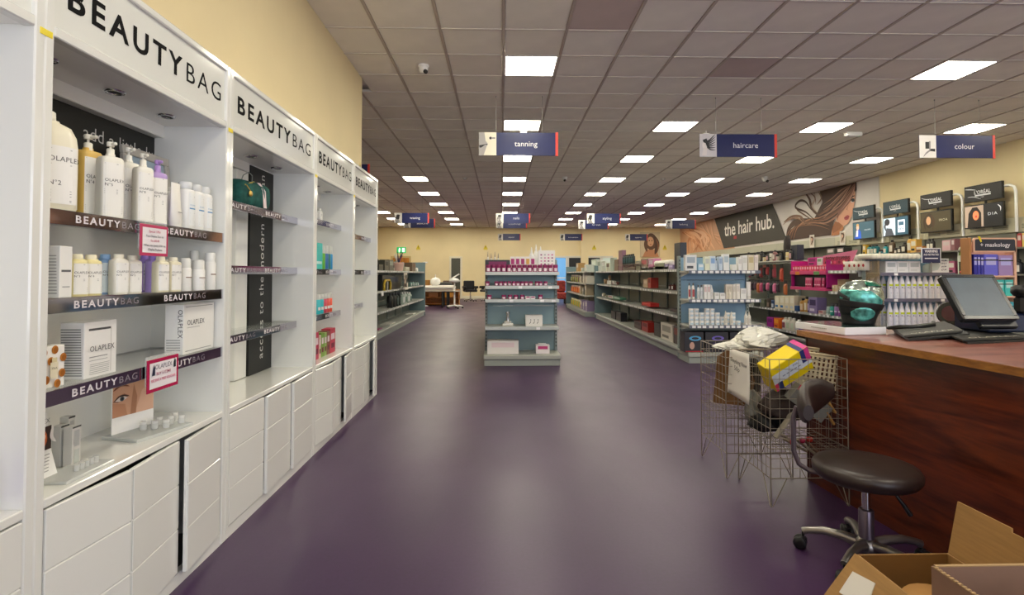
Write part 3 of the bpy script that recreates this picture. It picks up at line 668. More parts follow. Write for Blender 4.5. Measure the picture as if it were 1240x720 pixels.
for (px, X, r, h, cap, lb) in ((224, -1.31, .024, .135, 'd9d9d4', 'white can with dark print, first right of pale yellow bottles'), (240, -1.30, .026, .13, 'dcdcd6', 'white can with a bronze stripe on the middle shelf'), (247, -1.38, .019, .175, 'e4e4de', 'tall slim white can at the back of the middle shelf'), (261, -1.31, .024, .165, 'e9e9e4', 'tall white can last on the middle shelf')):
    q = pt('x', X, px, 330); can('aerosol_can', r, h, 'ecebe6', cap, .04, ('8f7668', .40, .43)).put((X, min(q.y, 2.467), Z2), RX, lb, 'can')
for (y, h) in ((2.235, .13), (2.36, .135)):
    carton('c', .035, .035, h, 'e9e8e3', [(.15, .85, .06, .4, '6d6d6c'), (.2, .8, .6, .64, '8f8f8d')]).put((-1.355, y, Z2), RX, 'small white carton with dark print %s on the middle shelf' % ('behind the first can' if y < 2.3 else 'behind the tall cans'), 'carton')

# lower shelf
def dots():
    P = Print()
    for k, (u, v) in enumerate(((.2, .88), (.62, .93), (.95, .72), (.45, .66), (.1, .45), (.88, .34), (.25, .22), (.68, .10), (.05, .08))):
        P.disc((u - .5) * .078, v * .118, .0105, 'b9752a', .0125); P.disc((u - .5) * .078 + .002, v * .118 - .001, .007, '9a5a18', .009)
    P.rect(-.010, .028, .014, .075, 'e6dcc0'); P.rect(-.006, .075, .010, .088, 'd8cba0'); P.text(txt('OLA'), .006, .002, .055, '6b6250')
    return P
P = dots(); gb = Proto('gift_box', MB().box(-.042, .042, 0, .055, 0, .122, 0, .002).mesh('gift_box', [mat('f0ede6', .45)]), [('print', P.b.tf(FACE).mesh('print', P.mats)), ('ribbon', MB().tube([(-.03, .02, .12), (-.02, .01, .128), (-.01, .02, .12)], .003, 5).mesh('ribbon', [BLACK]))])
gb.put((-1.305, 1.612, Z3), RX - .12, 'white gift box with orange spots at the shelf end', 'carton')
kit = carton('c', .142, .075, .178, 'eeece8', [(.12, .80, .84, .88, '4a4a4c'), (.80, .82, .05, .88, 'c9c6c0'), (.14, .7, .36, .375, '8d8d8c'), (.14, .7, .30, .31, 'a5a5a3')] + [(.14, .74, .06 + .035 * k, .07 + .035 * k, 'aeaeac') for k in range(6)], [('OLAPLEX', .0175, .12, .47, '4a4a4c')], [(.1, .92, .06 + .045 * k, .08 + .045 * k, '8c8c8a') for k in range(19)], .0015)
kit.put((-1.305, 1.806, Z3), RX + .0, 'white boxed kit standing alone left of the red offer card', 'carton')
kit2 = carton('c', .235, .075, .205, 'eeede8', [(.06, .94, .94, .955, '9b9b99'), (.06, .9, .05, .065, '9b9b99'), (.1, .5, .52, .53, 'a8a8a6')], [('OLAPLEX', .021, .1, .58, '4a4a4c')], [(.1, .85, .08 + .05 * k, .1 + .05 * k, 'a8a8a6') for k in range(5)])
o = kit2.put((-1.30, 2.372, Z3), RX, 'large white boxed kit against the far side panel', 'carton')
b = MB(); put(b, txt('OLAPLEX', 0, 1.05, 0, 'LEFT'), .019, 0, 0); obj('side_lettering', b, INK, o, fr((-.1178, .022, .185), (0, 0, -1), (0, -1, 0)))

# ledge: tester stand with eye photograph, leaflet stand, slim boxes
t = thing('tester_stand', 'clear tester stand with an eye photograph card on the white ledge', 'stand', (-1.475, 2.10, ZL))
t.rotation_euler = (0, 0, -.28)
obj('base_plate', MB().box(-.02, .15, -.02, .23, 0, .012, 0, .002), mat('dfe3df', .1, alpha=.6), t)
obj('card', MB().box(0, .005, 0, .175, .012, .22, 0, .001), PAPER, t)
P = Print(); P.rect(0, .075, .172, .21, 'cf9f80').poly([(0, .075), (.06, .075), (.05, .12), (.0, .13)], 'c08a6a').poly([(.09, .075), (.172, .075), (.172, .19), (.12, .16), (.10, .10)], 'dbb095').poly([(.072, .075), (.095, .075), (.1, .14), (.085, .19), (.078, .14)], 'ae7c5e')
P.poly([(0, .135), (.02, .155), (.045, .160), (.066, .150), (.05, .140), (.02, .130)], '8a5c46').poly([(.008, .137), (.026, .150), (.045, .150), (.060, .144), (.045, .136), (.024, .133)], 'dcd0c8').disc(.036, .142, .009, '4b5a60').disc(.036, .142, .005, mat('15151a', .4)).stroke([(.003, .137), (.026, .153), (.047, .153), (.066, .146)], .005, mat('2a1c18', .5)).stroke([(.0, .178), (.03, .195), (.065, .185)], .010, '7a4a36').stroke([(.135, .15), (.15, .163), (.172, .16)], .006, '4a3028')
P.obj('photograph', flat((.0054, 0, 0), '+x'), t)
for k in range(7):
    tp = Proto('tester_pot', MB().lathe([(.012, 0), (.013, .003), (.013, .02), (.009, .024)], 10).mesh('tester_pot', [mat('e3e4df', .12, alpha=.55)]), [('lid', MB().lathe([(.012, .022), (.012, .032)], 10).mesh('lid', [mat('e9e9e4', .2, alpha=.7)])) ]) if k == 0 else tp
    M = Matrix.Translation((-1.475, 2.10, ZL)) @ Matrix.Rotation(-.28, 4, 'Z')
    tp.put(M @ Vector((.05 + .03 * (k % 3), .09 + .024 * k, .0125)), 0, 'tiny clear tester pot, %s from the near end of the eye photograph stand' % NUM[k], 'pot', 'clear tester pots')
t = thing('leaflet_stand', 'clear leaflet stand with a hair picture card by the near post', 'stand', (-1.39, 1.645, ZL))
obj('base_plate', MB().box(0, .11, 0, .20, 0, .010, 0, .002), mat('e6e8e4', .1, alpha=.6), t)
obj('card', MB().prism([(.02, -.01, .01), (.02, .075, .01), (.012, .055, .10), (.005, .05, .20), (.005, -.01, .20)], (.003, 0, 0)), PAPER, t)
P = Print(); P.rect(-.01, .095, .045, .165, mat('33201a', .5)).disc(.012, .13, .018, 'c4602a', .026).disc(.016, .135, .009, 'e2a070').stroke([(.05, .165), (.045, .13), (.062, .11)], .012, 'e6e2dc').text(txt('LEX'), .014, .02, .175, '5a5a5c')
for k in range(6): P.rect(-.005, .03 + .01 * k, .035, .033 + .01 * k, '9d9d9b')
P.obj('picture', flat((.026, 0, .0), '+x'), t)
for k in range(5): obj('tester_pot', MB().lathe([(.008, .01), (.009, .03)], 8, (.07, .09 + .02 * k, 0)), mat('e3e4df', .12, alpha=.55), t)
for (px, X, w, h, lb) in ((73, -1.42, .034, .13, 'slim white box with a dark rim left of the silver pair'), (82, -1.44, .028, .145, 'tallest slim silver box of three on the white ledge'), (87, -1.38, .036, .128, 'slim silver box in front of the three on the ledge')):
    q = pt('x', X, px, 560); carton('c', w, .03, h, 'd8d6d0', [(.0, 1, .96, 1, '3c3c3a'), (.2, .8, .5, .9, 'b8bab8'), (.2, .8, .08, .42, 'bfc4bf')]).put((X, q.y + w / 2, ZL), RX, lb, 'carton')

# unit cut off at the left: lilac bottle
t = thing('lotion_bottle', 'lilac bottle with gold collar and clear cap, cut by the left edge', 'bottle', (-1.325, 1.375, ZL), PI / 2)
obj('body', MB().lathe([(.92, 0), (1, .008), (1, .115), (.9, .135), (.5, .148), (.35, .15)], 26, a=.048, b=.03, p=3), mat('a994d6', .3), t)
obj('collar', MB().lathe([(.014, .15), (.015, .152), (.015, .168), (.009, .17), (.009, .178)], 14), mat('7a5a2a', .25, .8), t)
obj('cap', MB().lathe([(.017, .168), (.018, .17), (.018, .212), (.014, .215)], 14), CLEAR, t)
P = Print(); P.stroke([(.018, .07), (.026, .085), (.022, .10), (.03, .11)], .006, '6a4fa8'); P.obj('motif', fr((0, -.0305, 0), (1, 0, 0), (0, 0, 1)), t)

# green velvet pouch on the second unit
t = thing('wash_bag', 'green velvet wash bag with yellow zip on the upper shelf', 'bag', (-1.47, 3.16, 1.597), PI / 2 - .15)
b = MB(); rr = []
for x, s in ((-.150, .55), (-.146, .80), (-.135, .94), (-.10, 1), (0, 1.03), (.10, 1), (.135, .94), (.146, .8), (.150, .55)):
    ring = []
    for j in range(20):
        a = 2 * PI * j / 20; cx, cz = math.cos(a), math.sin(a); k = (abs(cx) ** 3.4 + abs(cz) ** 3.4) ** (-1 / 3.4)
        ring.append((x, .062 * s * k * cx, .078 + .078 * s * k * cz))
    rr.append(ring)
b.rings(rr); obj('body', b, mat('14504a', .85, var=.35, scale=30, bump=.3), t)
obj('zip', MB().tube([(-.11, -.055, .12), (-.03, -.045, .145), (.03, -.02, .158), (.09, .02, .158)], .005, 6), mat('d9c24a', .4), t)
obj('zip_pull', MB().lathe([(.0, 0), (.016, 0), (.016, .005), (0, .005)], 14).tf(Matrix.Translation((-.075, -.068, .075)) @ Matrix.Rotation(PI / 2, 4, 'X')).tube([(-.105, -.064, .12), (-.078, -.071, .09)], .003, 5), mat('d8b45a', .3, .5), t)
obj('ribbon', MB().prism([(.055, -.066, .01), (.085, -.066, .01), (.078, -.062, .11), (.05, -.045, .155), (.03, -.04, .155), (.05, -.062, .11)], (0, -.003, 0)), mat('e6d3d2', .5), t)
obj('handle', MB().tube([(-.03, .02, .155), (-.025, .01, .19), (.01, 0, .215), (.045, 0, .20), (.06, .01, .155)], .003, 6), mat('8a918c', .4), t)

# third unit's products
def u3can(px, X, z, r, h, body, cap, lb, cat='bottle', caph=.04, band=None):
    q = pt('x', X, px, 330); can('styling_bottle', r, h, body, cap, caph, band).put((X, q.y, z), RX, lb, cat)
q = pt('x', -1.385, 381.5, 300); carton('c', .16, .06, .20, '3fc3bd', [(.1, .9, .2, .3, 'bfe6e2')]).put((-1.385, q.y + .09, 1.256), RX, 'turquoise carton on the shelf of the third unit', 'carton')
for k, (px, c, cap, lb) in enumerate(((389.5, '5fae3c', 'b9bcb8', 'lime green bottle with grey cap, third unit upper shelf'), (393.5, '2f6aa8', 'b9bcb8', 'blue bottle with grey cap, third unit upper shelf'), (396, '2a7a70', 'a9aca8', 'dark teal bottle with grey cap, third unit upper shelf'), (398.7, '2d8fc4', 'b9bcb8', 'light blue bottle with grey cap, third unit upper shelf'))):
    u3can(px, -1.40, 1.256, .026, .19, c, cap, lb, caph=.065)
for k, (px, c, lb) in enumerate(((384, '38bcc4', 'aqua bottle at the near end of the third unit lower shelf'), (388, '2fb2bc', 'second aqua bottle on the third unit lower shelf'), (392, 'c9475a', 'crimson bottle on the third unit lower shelf'), (395.5, 'd8544e', 'coral bottle on the third unit lower shelf'), (398.5, 'e4573a', 'orange red bottle last on the third unit lower shelf'))):
    u3can(px, -1.40, .915, .027, .15, c, 'bdbdb8', lb, caph=.04, band=('dfe0dc', .2, .35))
y = 3.80
for k, (w, h, c, lb) in enumerate(((.13, .20, 'a3204a', 'magenta carton nearest on the third unit ledge'), (.09, .195, 'b52a50', 'second magenta carton on the third unit ledge'), (.045, .17, 'c8b2a2', 'beige slim carton on the third unit ledge'), (.06, .18, '6f9a38', 'olive green carton on the third unit ledge'), (.06, .175, '8aa85a', 'light green carton on the third unit ledge'), (.07, .18, '7d4a3a', 'brown carton on the third unit ledge'), (.13, .19, 'b83048', 'red carton last on the third unit ledge'))):
    carton('c', w, .07, h, c, [(.15, .85, .55, .8, 'd8c6cc'), (.2, .8, .2, .4, '6a1830')]).put((-1.34, y + w / 2, ZL), RX, lb, 'carton'); y += w + .006
small_bottle('spray_bottle', .04, .04, .10, 'dcdcd8', 'e9e9e4', 'c9c9c4', 'N').put((-1.42, 4.25, 1.628), RX, 'small clear bottle alone on the third unit top shelf', 'bottle')
b = MB(); b.box(0, .002, 0, .07, 0, .055); o = obj('price_label', b, mat('e6d6d8', .5)); o.location = (-1.357, 3.92, 1.59); tag(o, 'pale pink price label stuck on the third unit top strip', 'label')
# ------------------------------------------------------------------ gondola shelving
SHELF = mat('bfc1bb', .4, .2); BASEM = mat('9fa6a0', .5); POST = mat('84918f', .45); TICK = mat('f0f0f0', .5); STRIPB = mat('6c7484', .4)
BACKM = mat('6a6f66', .4); DECK = mat('a9aca4', .4, .1)
def slots(b, x, y, z0, z1, m, axis='x'):
    n = int((z1 - z0) / .05)
    for k in range(n):
        z = z0 + .05 * k
        if axis == 'x': b.add([(x - .006, y, z), (x + .006, y, z), (x + .006, y, z + .026), (x - .006, y, z + .026)], [(0, 1, 2, 3)], m)
        else: b.add([(y, x - .006, z), (y, x + .006, z), (y, x + .006, z + .026), (y, x - .006, z + .026)], [(0, 1, 2, 3)], m)
    return b
def tickets(b, u0, u1, step, f, m, p=.75, w=.045):
    u = u0 + .02
    while u + w < u1:
        if R.random() < p: f(b, u, u + w, m)
        u += step * R.uniform(.85, 1.2)
def run(label, xf, dx, y0, y1, nb, zs, H, back=BACKM, ends=(), sh_m=SHELF, tk=.6, dep=.46, group=None):
    """a run of shelving bays that face the aisle at x = xf; dx = +1 if the body lies towards +x"""
    t = thing('gondola_shelving', label, 'shelving', (xf, y0, 0), 0, group); L = y1 - y0; bw = L / nb; X = dx
    obj('base_plinth', MB().box(.03 * X, (dep + .04) * X, 0, L, 0, .10, 0, .004), BASEM, t)
    for k in range(nb):
        obj('base_deck', MB().box(0, (dep + .02) * X, k * bw + .002, (k + 1) * bw - .002, .10, .145, 0, .006), DECK, t)
        for q in range(3):
            a, c = .145 + q * (H - .145) / 3, .145 + (q + 1) * (H - .145) / 3
            obj('back_panel', MB().box((dep + .02) * X, (dep + .04) * X, k * bw + .017, (k + 1) * bw - .017, a + .003, c - .003, 0, .002), back, t)
        for z, d in zs:
            s = obj('shelf', MB().box((dep + .015 - d) * X, (dep + .015) * X, k * bw + .004, (k + 1) * bw - .004, z - .026, z, 0, .003), sh_m, t)
            e = MB(); xe = (dep + .015 - d) * X
            e.box(xe - .007 * X, xe, k * bw + .004, (k + 1) * bw - .004, z - .038, z + .004, 0, .001)
            def f(b, u, v, m): b.box(xe - .0085 * X, xe - .007 * X, u, v, z - .034, z - .002, m)
            tickets(e, k * bw + .02, (k + 1) * bw - .02, .11, f, 1, tk, .05)
            obj('price_strip', e, [GREYL, TICK], s)['kind'] = 'stuff'
    for k in range(nb + 1):
        b = MB(); b.box((dep - .005) * X, (dep + .045) * X, k * bw - .016, k * bw + .016, 0, H + .02, 0, .002)
        slots(b, k * bw, (dep - .0055) * X, .2, H, 1, 'y'); obj('upright', b, [POST, DARK], t)
    for k in ends:
        obj('end_panel', MB().box(0, (dep + .05) * X, L * k - (.012 if k else 0), L * k + (0 if k else .012), 0, H + .03, 0, .004), mat('738a8f', .5), t)
    return t
def cap(label, x0, x1, yf, zs, H, lower=None, upper=BLUEPANEL, tk=.9, strip=GREYL, D=.44):
    """an end bay facing the camera"""
    t = thing('end_bay', label, 'shelving', (x0, yf, 0), 0); W = x1 - x0
    obj('base_plinth', MB().box(0, W, .012, D + .05, 0, .085, 0, .004), BASEM, t)
    obj('base_deck', MB().box(-.01, W + .01, -.01, D + .02, .085, .145, 0, .008), DECK, t)
    n = 4
    for q in range(n):
        a, c = .145 + q * (H - .145) / n, .145 + (q + 1) * (H - .145) / n
        obj('back_panel', MB().box(.03, W - .03, D, D + .02, a + .003, c - .003, 0, .002), upper if q >= (1 if lower else 0) else lower, t)
    for x in (.016, W - .016):
        b = MB(); b.box(x - .018, x + .018, D - .03, D + .04, 0, H + .02, 0, .002); slots(b, x, D - .0305, .2, H, 1); obj('upright', b, [POST, DARK], t)
    for i, (z, d) in enumerate(zs):
        s = obj('shelf', MB().box(.012, W - .012, D - d, D, z - .03, z, 0, .004), SHELF, t)
        e = MB(); e.box(.012, W - .012, D - d - .008, D - d, z - .04, z + .004, 0, .001)
        def f(b, u, v, m): b.box(u, v, D - d - .0095, D - d - .008, z - .036, z - .002, m)
        tickets(e, .03, W - .03, .075, f, 1, tk if not isinstance(tk, (list, tuple)) else tk[i], .05)
        obj('price_strip', e, [strip, TICK], s)['kind'] = 'stuff'
        for x in (.03, W - .03):
            obj('bracket', MB().prism([(x - .002, D - d + .02, z - .03), (x - .002, D - .03, z - .03), (x - .002, D - .03, z - .09)], (.004, 0, 0)), SHELF, s)
    return t
CAPZ = [(1.245, .44), (1.06, .42), (.88, .42), (.515, .42)]
capC = cap('grey shelving end bay of magenta pots in the middle of the aisle', -.225, .785, 7.2, CAPZ, 1.40, TEALPANEL, mat('93b0b8', .5), (.0, .25, .3, .12))
run('shelving run continuing behind the bay of magenta pots', .28, -1, 7.72, 12.72, 5, [(1.245, .44), (.88, .44), (.515, .44)], 1.40)
capA = cap('end bay with blue back and white hair products by the wire bins', 2.56, 3.58, 7.34, [(1.265, .42), (.87, .42), (.515, .42)], 1.46, BASEM, BLUEPANEL, 1.0, STRIPB)
runA = run('long half-empty shelving run right of the centre aisle', 2.58, 1, 7.86, 14.9, 7, [(1.29, .44), (.95, .42), (.595, .42)], 1.42, ends=(1,))
runA2 = run('shelving run backing on to the long half-empty one', 3.60, -1, 7.86, 14.9, 7, [(1.29, .40), (.965, .40), (.625, .40)], 1.42)
runD = run('short far shelving run of colourful packs beyond the half-empty one', 2.36, 1, 15.35, 19.7, 4, [(1.29, .44), (.95, .42), (.60, .42)], 1.45, ends=(1,))
runL = run('shelving run left of the aisle ending in a teal panel', -2.25, -1, 8.9, 16.1, 7, [(1.285, .44), (.89, .42), (.49, .42)], 1.53, ends=(1,), back=mat('6c7a74', .5))
capB = cap('end bay stacked with rows of white peroxide bottles', 5.02, 6.06, 7.06, [(1.235, .30), (.89, .30), (.515, .30)], 1.44, None, BLUEPANEL, .12, mat('66667a', .4), .30)
obj('side_screen', MB().box(.002, .008, .0, .285, .16, 1.40, 0, .001), mat('b09a76', .2, alpha=.45), capB)
runB = run('shelving run of pink trays and hanging packs behind the counter', 4.98, 1, 7.43, 13.23, 5, [(.59, .44), (.235, .46)], 1.46, back=mat('7b7f74', .5), tk=.8)
runB2 = run('right face of the shelving run behind the counter', 6.04, -1, 7.43, 13.23, 5, [(1.235, .40), (.59, .40)], 1.46)

# ---- small goods
_p = {}
def goods(kind, w, d, h, c, c2=None, c3=None):
    k = (kind, round(w, 3), round(d, 3), round(h, 3), c, c2, c3)
    if k in _p: return _p[k]
    m = mat(c, .4) if isinstance(c, str) else c; m2 = mat(c2 or 'e8e6e0', .45); m3 = mat(c3 or '55555a', .45); r = min(w, d) / 2
    if kind == 'box':
        parts = []
        if c2:
            P = Print(); P.rect(-.36 * w, .5 * h, .36 * w, .86 * h, c2)
            if c3: P.rect(-.36 * w, .14 * h, .2 * w, .30 * h, c3)
            parts.append(('print', P.b.tf(fr((0, -d / 2, 0), (1, 0, 0), (0, 0, 1))).mesh('print', P.mats)))
        P = Proto('carton', MB().box(-w / 2, w / 2, -d / 2, d / 2, 0, h, 0, .002).mesh('carton', [m]), parts)
    elif kind == 'pot':
        P = Proto('pot', MB().lathe([(r * .92, 0), (r, .004), (r, h * .62), (r * .9, h * .66)], 14).mesh('pot', [m]),
                  [('lid', MB().lathe([(r * 1.03, h * .66), (r * 1.05, h * .7), (r * 1.05, h * .97), (r * .95, h)], 14).mesh('lid', [m3 if c3 else m])),
                   ('label', label_patch(r, r, -r * .62, r * .62, h * .12, h * .55, 2, 6, 0, .0008).mesh('label', [m2]))])
    elif kind == 'bottle':
        P = Proto('bottle', MB().lathe([(r * .93, 0), (r, .004), (r, h * .72), (r * .8, h * .79), (r * .45, h * .84), (r * .42, h * .86)], 14).mesh('bottle', [m]),
                  [('cap', MB().lathe([(r * .46, h * .85), (r * .5, h * .86), (r * .48, h * .99), (r * .4, h)], 12).mesh('cap', [m3])),
                   ('label', label_patch(r, r, -r * .75, r * .75, h * .15, h * .6, 2, 6, 0, .0006).mesh('label', [m2]))])
    elif kind == 'can':
        P = Proto('aerosol_can', MB().lathe([(r * .95, 0), (r, .003), (r, h * .72), (r * .82, h * .76)], 14).mesh('aerosol_can', [m]),
                  [('cap', MB().lathe([(r * .86, h * .75), (r * .86, h * .98), (r * .7, h)], 14).mesh('cap', [m3])),
                   ('band', label_patch(r, r, -r * .8, r * .8, h * .3, h * .4, 2, 6, 0, .0006).mesh('band', [m2]))])
    elif kind == 'cone':
        P = Proto('applicator_bottle', MB().lathe([(r * .94, 0), (r, .004), (r, h * .6), (r * .8, h * .68), (r * .5, h * .75)], 14).mesh('applicator_bottle', [m]),
                  [('nozzle', MB().lathe([(r * .5, h * .74), (r * .42, h * .78), (r * .16, h * .98), (r * .1, h)], 12).mesh('nozzle', [m3 if c3 else m])),
                   ('label', label_patch(r, r, -r * .7, r * .7, h * .15, h * .5, 2, 6, 0, .0006).mesh('label', [m2]))])
    elif kind == 'developer':
        P = Proto('peroxide_bottle', MB().lathe([(r * .94, 0), (r, .006), (r, h * .60), (r * .93, h * .66), (r * .42, h * .90), (r * .38, h * .92)], 16).mesh('peroxide_bottle', [m]),
                  [('cap', MB().lathe([(r * .40, h * .91), (r * .42, h * .92), (r * .36, h * .985), (r * .28, h)], 12).mesh('cap', [m2])),
                   ('band', label_patch(r, r, -r * .75, r * .75, h * .52, h * .60, 2, 8, 0, .0008).mesh('band', [m3])),
                   ('dot', MB().lathe([(.0075, 0), (.0075, .002)], 10).tf(Matrix.Translation((-r * .45, -r * .92, h * .46)) @ Matrix.Rotation(PI / 2, 4, 'X')).mesh('dot', [mat('2a2a8a', .4)])),
                   ('print', MB().add([(x, se(r, r, 2)(x) - .001, h * z) for x, z in ((-.012, .22), (.018, .22), (.018, .25), (-.012, .25))], [(0, 1, 2, 3)]).add([(x, se(r, r, 2)(x) - .001, h * z) for x, z in ((0, .40), (.026, .40), (.026, .47), (0, .47))], [(0, 1, 2, 3)]).mesh('print', [mat('9a9ab0', .5)]))])
    elif kind == 'pouch':
        P = Proto('hanging_pack', MB().rings([[(-w / 2, -.002, z), (-w * .3, -dd, z), (w * .3, -dd, z), (w / 2, -.002, z), (w * .3, dd * .4, z), (-w * .3, dd * .4, z)] for z, dd in ((0, .003), (h * .12, d / 2), (h * .6, d / 2), (h * .78, .004), (h, .003))], 0, False).mesh('hanging_pack', [m]),
                  [('header_card', MB().box(-w / 2, w / 2, -.0055, -.0035, h * .76, h, 0).mesh('header_card', [m2]))])
    elif kind == 'tube':
        rr = [[(a * r * math.cos(2 * PI * j / 12), b * r * math.sin(2 * PI * j / 12), z * h) for j in range(12)] for z, a, b in ((.18, .8, .8), (.22, .95, .9), (.6, 1, .6), (.95, 1.05, .15), (1, 1.05, .06))]
        P = Proto('tube', MB().rings(rr).mesh('tube', [m]), [('cap', MB().lathe([(r * .85, 0), (r * .85, h * .18)], 12).mesh('cap', [m2]))])
    _p[k] = P
    return P
def ry(yf, px0, px1, pyt, z, kind, c, label, c2=None, c3=None, d=None, back=.03, cat=None, group=None, rot=0):
    """goods standing on a shelf that faces the camera: front near y = yf + back"""
    a, e = pt('y', yf + back, px0, pyt), pt('y', yf + back, px1, pyt); w = e.x - a.x; h = max(.02, a.z - z); d = d or min(w, .12)
    o = goods(kind, w, d, h, c, c2, c3).put(((a.x + e.x) / 2, yf + back + d / 2, z + .0005), rot, label, cat or CATS[kind], group); return o
def rx(X, px0, px1, pyt, z, kind, c, label, c2=None, c3=None, d=None, face=-1, cat=None, group=None):
    """goods on a shelf facing the aisle; X is the plane of their fronts"""
    a, e = pt('x', X, px0, pyt), pt('x', X, px1, pyt); y0, y1 = sorted((a.y, e.y)); w = y1 - y0; zz = (a.z + e.z) / 2; h = max(.02, zz - z); d = d or min(w, .14)
    if kind != 'box': w = min(w, .12)
    o = goods(kind, w, d, h, c, c2, c3).put((X - face * d / 2, (y0 + y1) / 2, z + .0005), face * PI / 2, label, cat or CATS[kind], group); return o
CATS = {'box': 'carton', 'pot': 'pot', 'bottle': 'bottle', 'can': 'can', 'cone': 'bottle', 'developer': 'bottle', 'pouch': 'pack', 'tube': 'tube'}

# --- the middle bay of magenta pots
MG, MGL = '9c1f68', 'efe3ea'
Y = 7.2
for k in range(14):
    px = 588.5 + 6.28 * k; ry(Y, px, px + 5.6, 320.3, 1.245, 'pot', MG, 'magenta pot, %s from the left in the front row of the top shelf' % NUM[k], MGL, '8a1a5a', group='magenta pots on the top shelf')
for k, px in enumerate((588, 599, 604.3, 609.5, 614.7, 620, 625, 630, 635.2, 640.5, 648, 652.5, 658.5)):
    ry(Y, px, px + 4.6, 340.5, 1.06, 'pot', MG, 'magenta pot, %s from the left on the second shelf down' % NUM[k], MGL, '8a1a5a', group='magenta pots on the second shelf')
for k, px in enumerate((590, 607.5, 615, 622.3, 630, 652)):
    ry(Y, px, px + 5.2, 357, .88, 'pot', MG, 'magenta pot, %s from the left on the third shelf down' % NUM[k], MGL, '8a1a5a', group='magenta pots on the third shelf')
for k, px in enumerate((636.5, 642.5)):
    ry(Y, px, px + 5.6, 358.5, .88, 'box', 'e9e2e4', 'white and pink small carton on the third shelf of the middle bay, %s of two' % ('left' if k == 0 else 'right'), 'b0357c')
ry(Y, 587.5, 617.5, 314.5, 1.245, 'box', '2c2a30', 'long dark display box with magenta front behind the pots', '7a2058', d=.1, back=.14)
for k in range(5):
    px = 618 + 6.1 * k; ry(Y, px, px + 5.6, 310.5, 1.245, 'box', 'efeae8', 'white and magenta carton behind the top shelf pots, %s from the left' % NUM[k], ('a82a72', 'a82a72', 'a82a72', 'c99a4a', 'a82a72')[k] if k != 3 else 'd2a24c', 'a82a72', d=.06, back=.14, group='cartons behind the magenta pots' if k != 3 else None) if k != 3 else ry(Y, px, px + 5.6, 310.5, 1.245, 'box', 'efeae8', 'white and gold carton standing among the magenta printed ones', 'd2a24c', 'a82a72', d=.06, back=.14)
t0 = ry(Y, 652, 672, 303, 1.245, 'box', 'f1eeec', 'white display block with rows of small pink dots', d=.10, back=.17)
P = Print()
wd = pt('y', 7.37, 672, 303).x - pt('y', 7.37, 652, 303).x
for i in range(4):
    for j in range(4): P.rect(-wd / 2 + wd * (.12 + .22 * i), .10 + .042 * j, -wd / 2 + wd * (.22 + .22 * i), .118 + .042 * j, ('c25a96', '8d3a78', 'b0b0b4', 'd08ab0')[(i + j * 3) % 4])
P.obj('print', fr((0, -.0505, 0), (1, 0, 0), (0, 0, 1)), t0)
for k, (px, py) in enumerate(((640.5, 299), (646, 295.5), (651.5, 298))):
    ry(Y, px, px + 6.5, py, 1.245, 'cone', 'f0efec', 'white nozzle bottle behind the dotted block, %s from the left' % NUM[k], 'e6e6e4', 'e9e9e6', back=.29, group='white nozzle bottles on the middle bay top')
for k, px in enumerate((589.5, 593.5, 598, 602)):
    ry(Y, px, px + 2.6, 304.5 + (k % 2) * 2, 1.245, 'cone', 'dcd6d2', 'slim pale nozzle bottle behind the dark display box, %s from the left' % NUM[k], 'efefea', '7a6a6a', back=.27, group='slim pale bottles behind the dark box')
# spray device, boxes on the lower shelves
a = pt('y', 7.4, 615, 391)
t = thing('spray_device', 'small white device with a silver upright tube, fourth shelf', 'device', (a.x, 7.42, .5155))
obj('base', MB().box(-.075, .075, -.06, .06, 0, .035, 0, .008).box(-.05, .05, -.04, .04, .035, .06, 0, .008), WHITE, t)
obj('tube', MB().lathe([(.026, .055), (.022, .08), (.021, .16), (.028, .168), (.026, .185), (0, .19)], 14), mat('c4c6c8', .25, .7), t)
o = ry(Y, 636.5, 657, 381.5, .515, 'box', 'eceae6', 'white carton with dark hand drawings on the fourth shelf', d=.14, back=.12)
P = Print()
for k in (-.05, .0, .05): P.stroke([(k - .015, .03), (k, .05), (k + .01, .075)], .008, '4d4d50').disc(k + .004, .085, .008, '8d8d90')
P.obj('print', fr((0, -.0705, 0), (1, 0, 0), (0, 0, 1)), o)
ry(Y, 590, 628, 412.5, .145, 'box', 'e8e4e2', 'wide white carton with faint pink corner on the bottom deck', 'e6d2d8', None, .2, .1)
o = ry(Y, 649, 665.5, 417.5, .145, 'box', 'efe6ea', 'small white carton with pink base line on the bottom deck', 'c2407c', None, .12, .12)
obj('flap', MB().box(-.06, .05, -.05, .05, .118, .13, 0, .003), mat('f2eef0', .5), o)

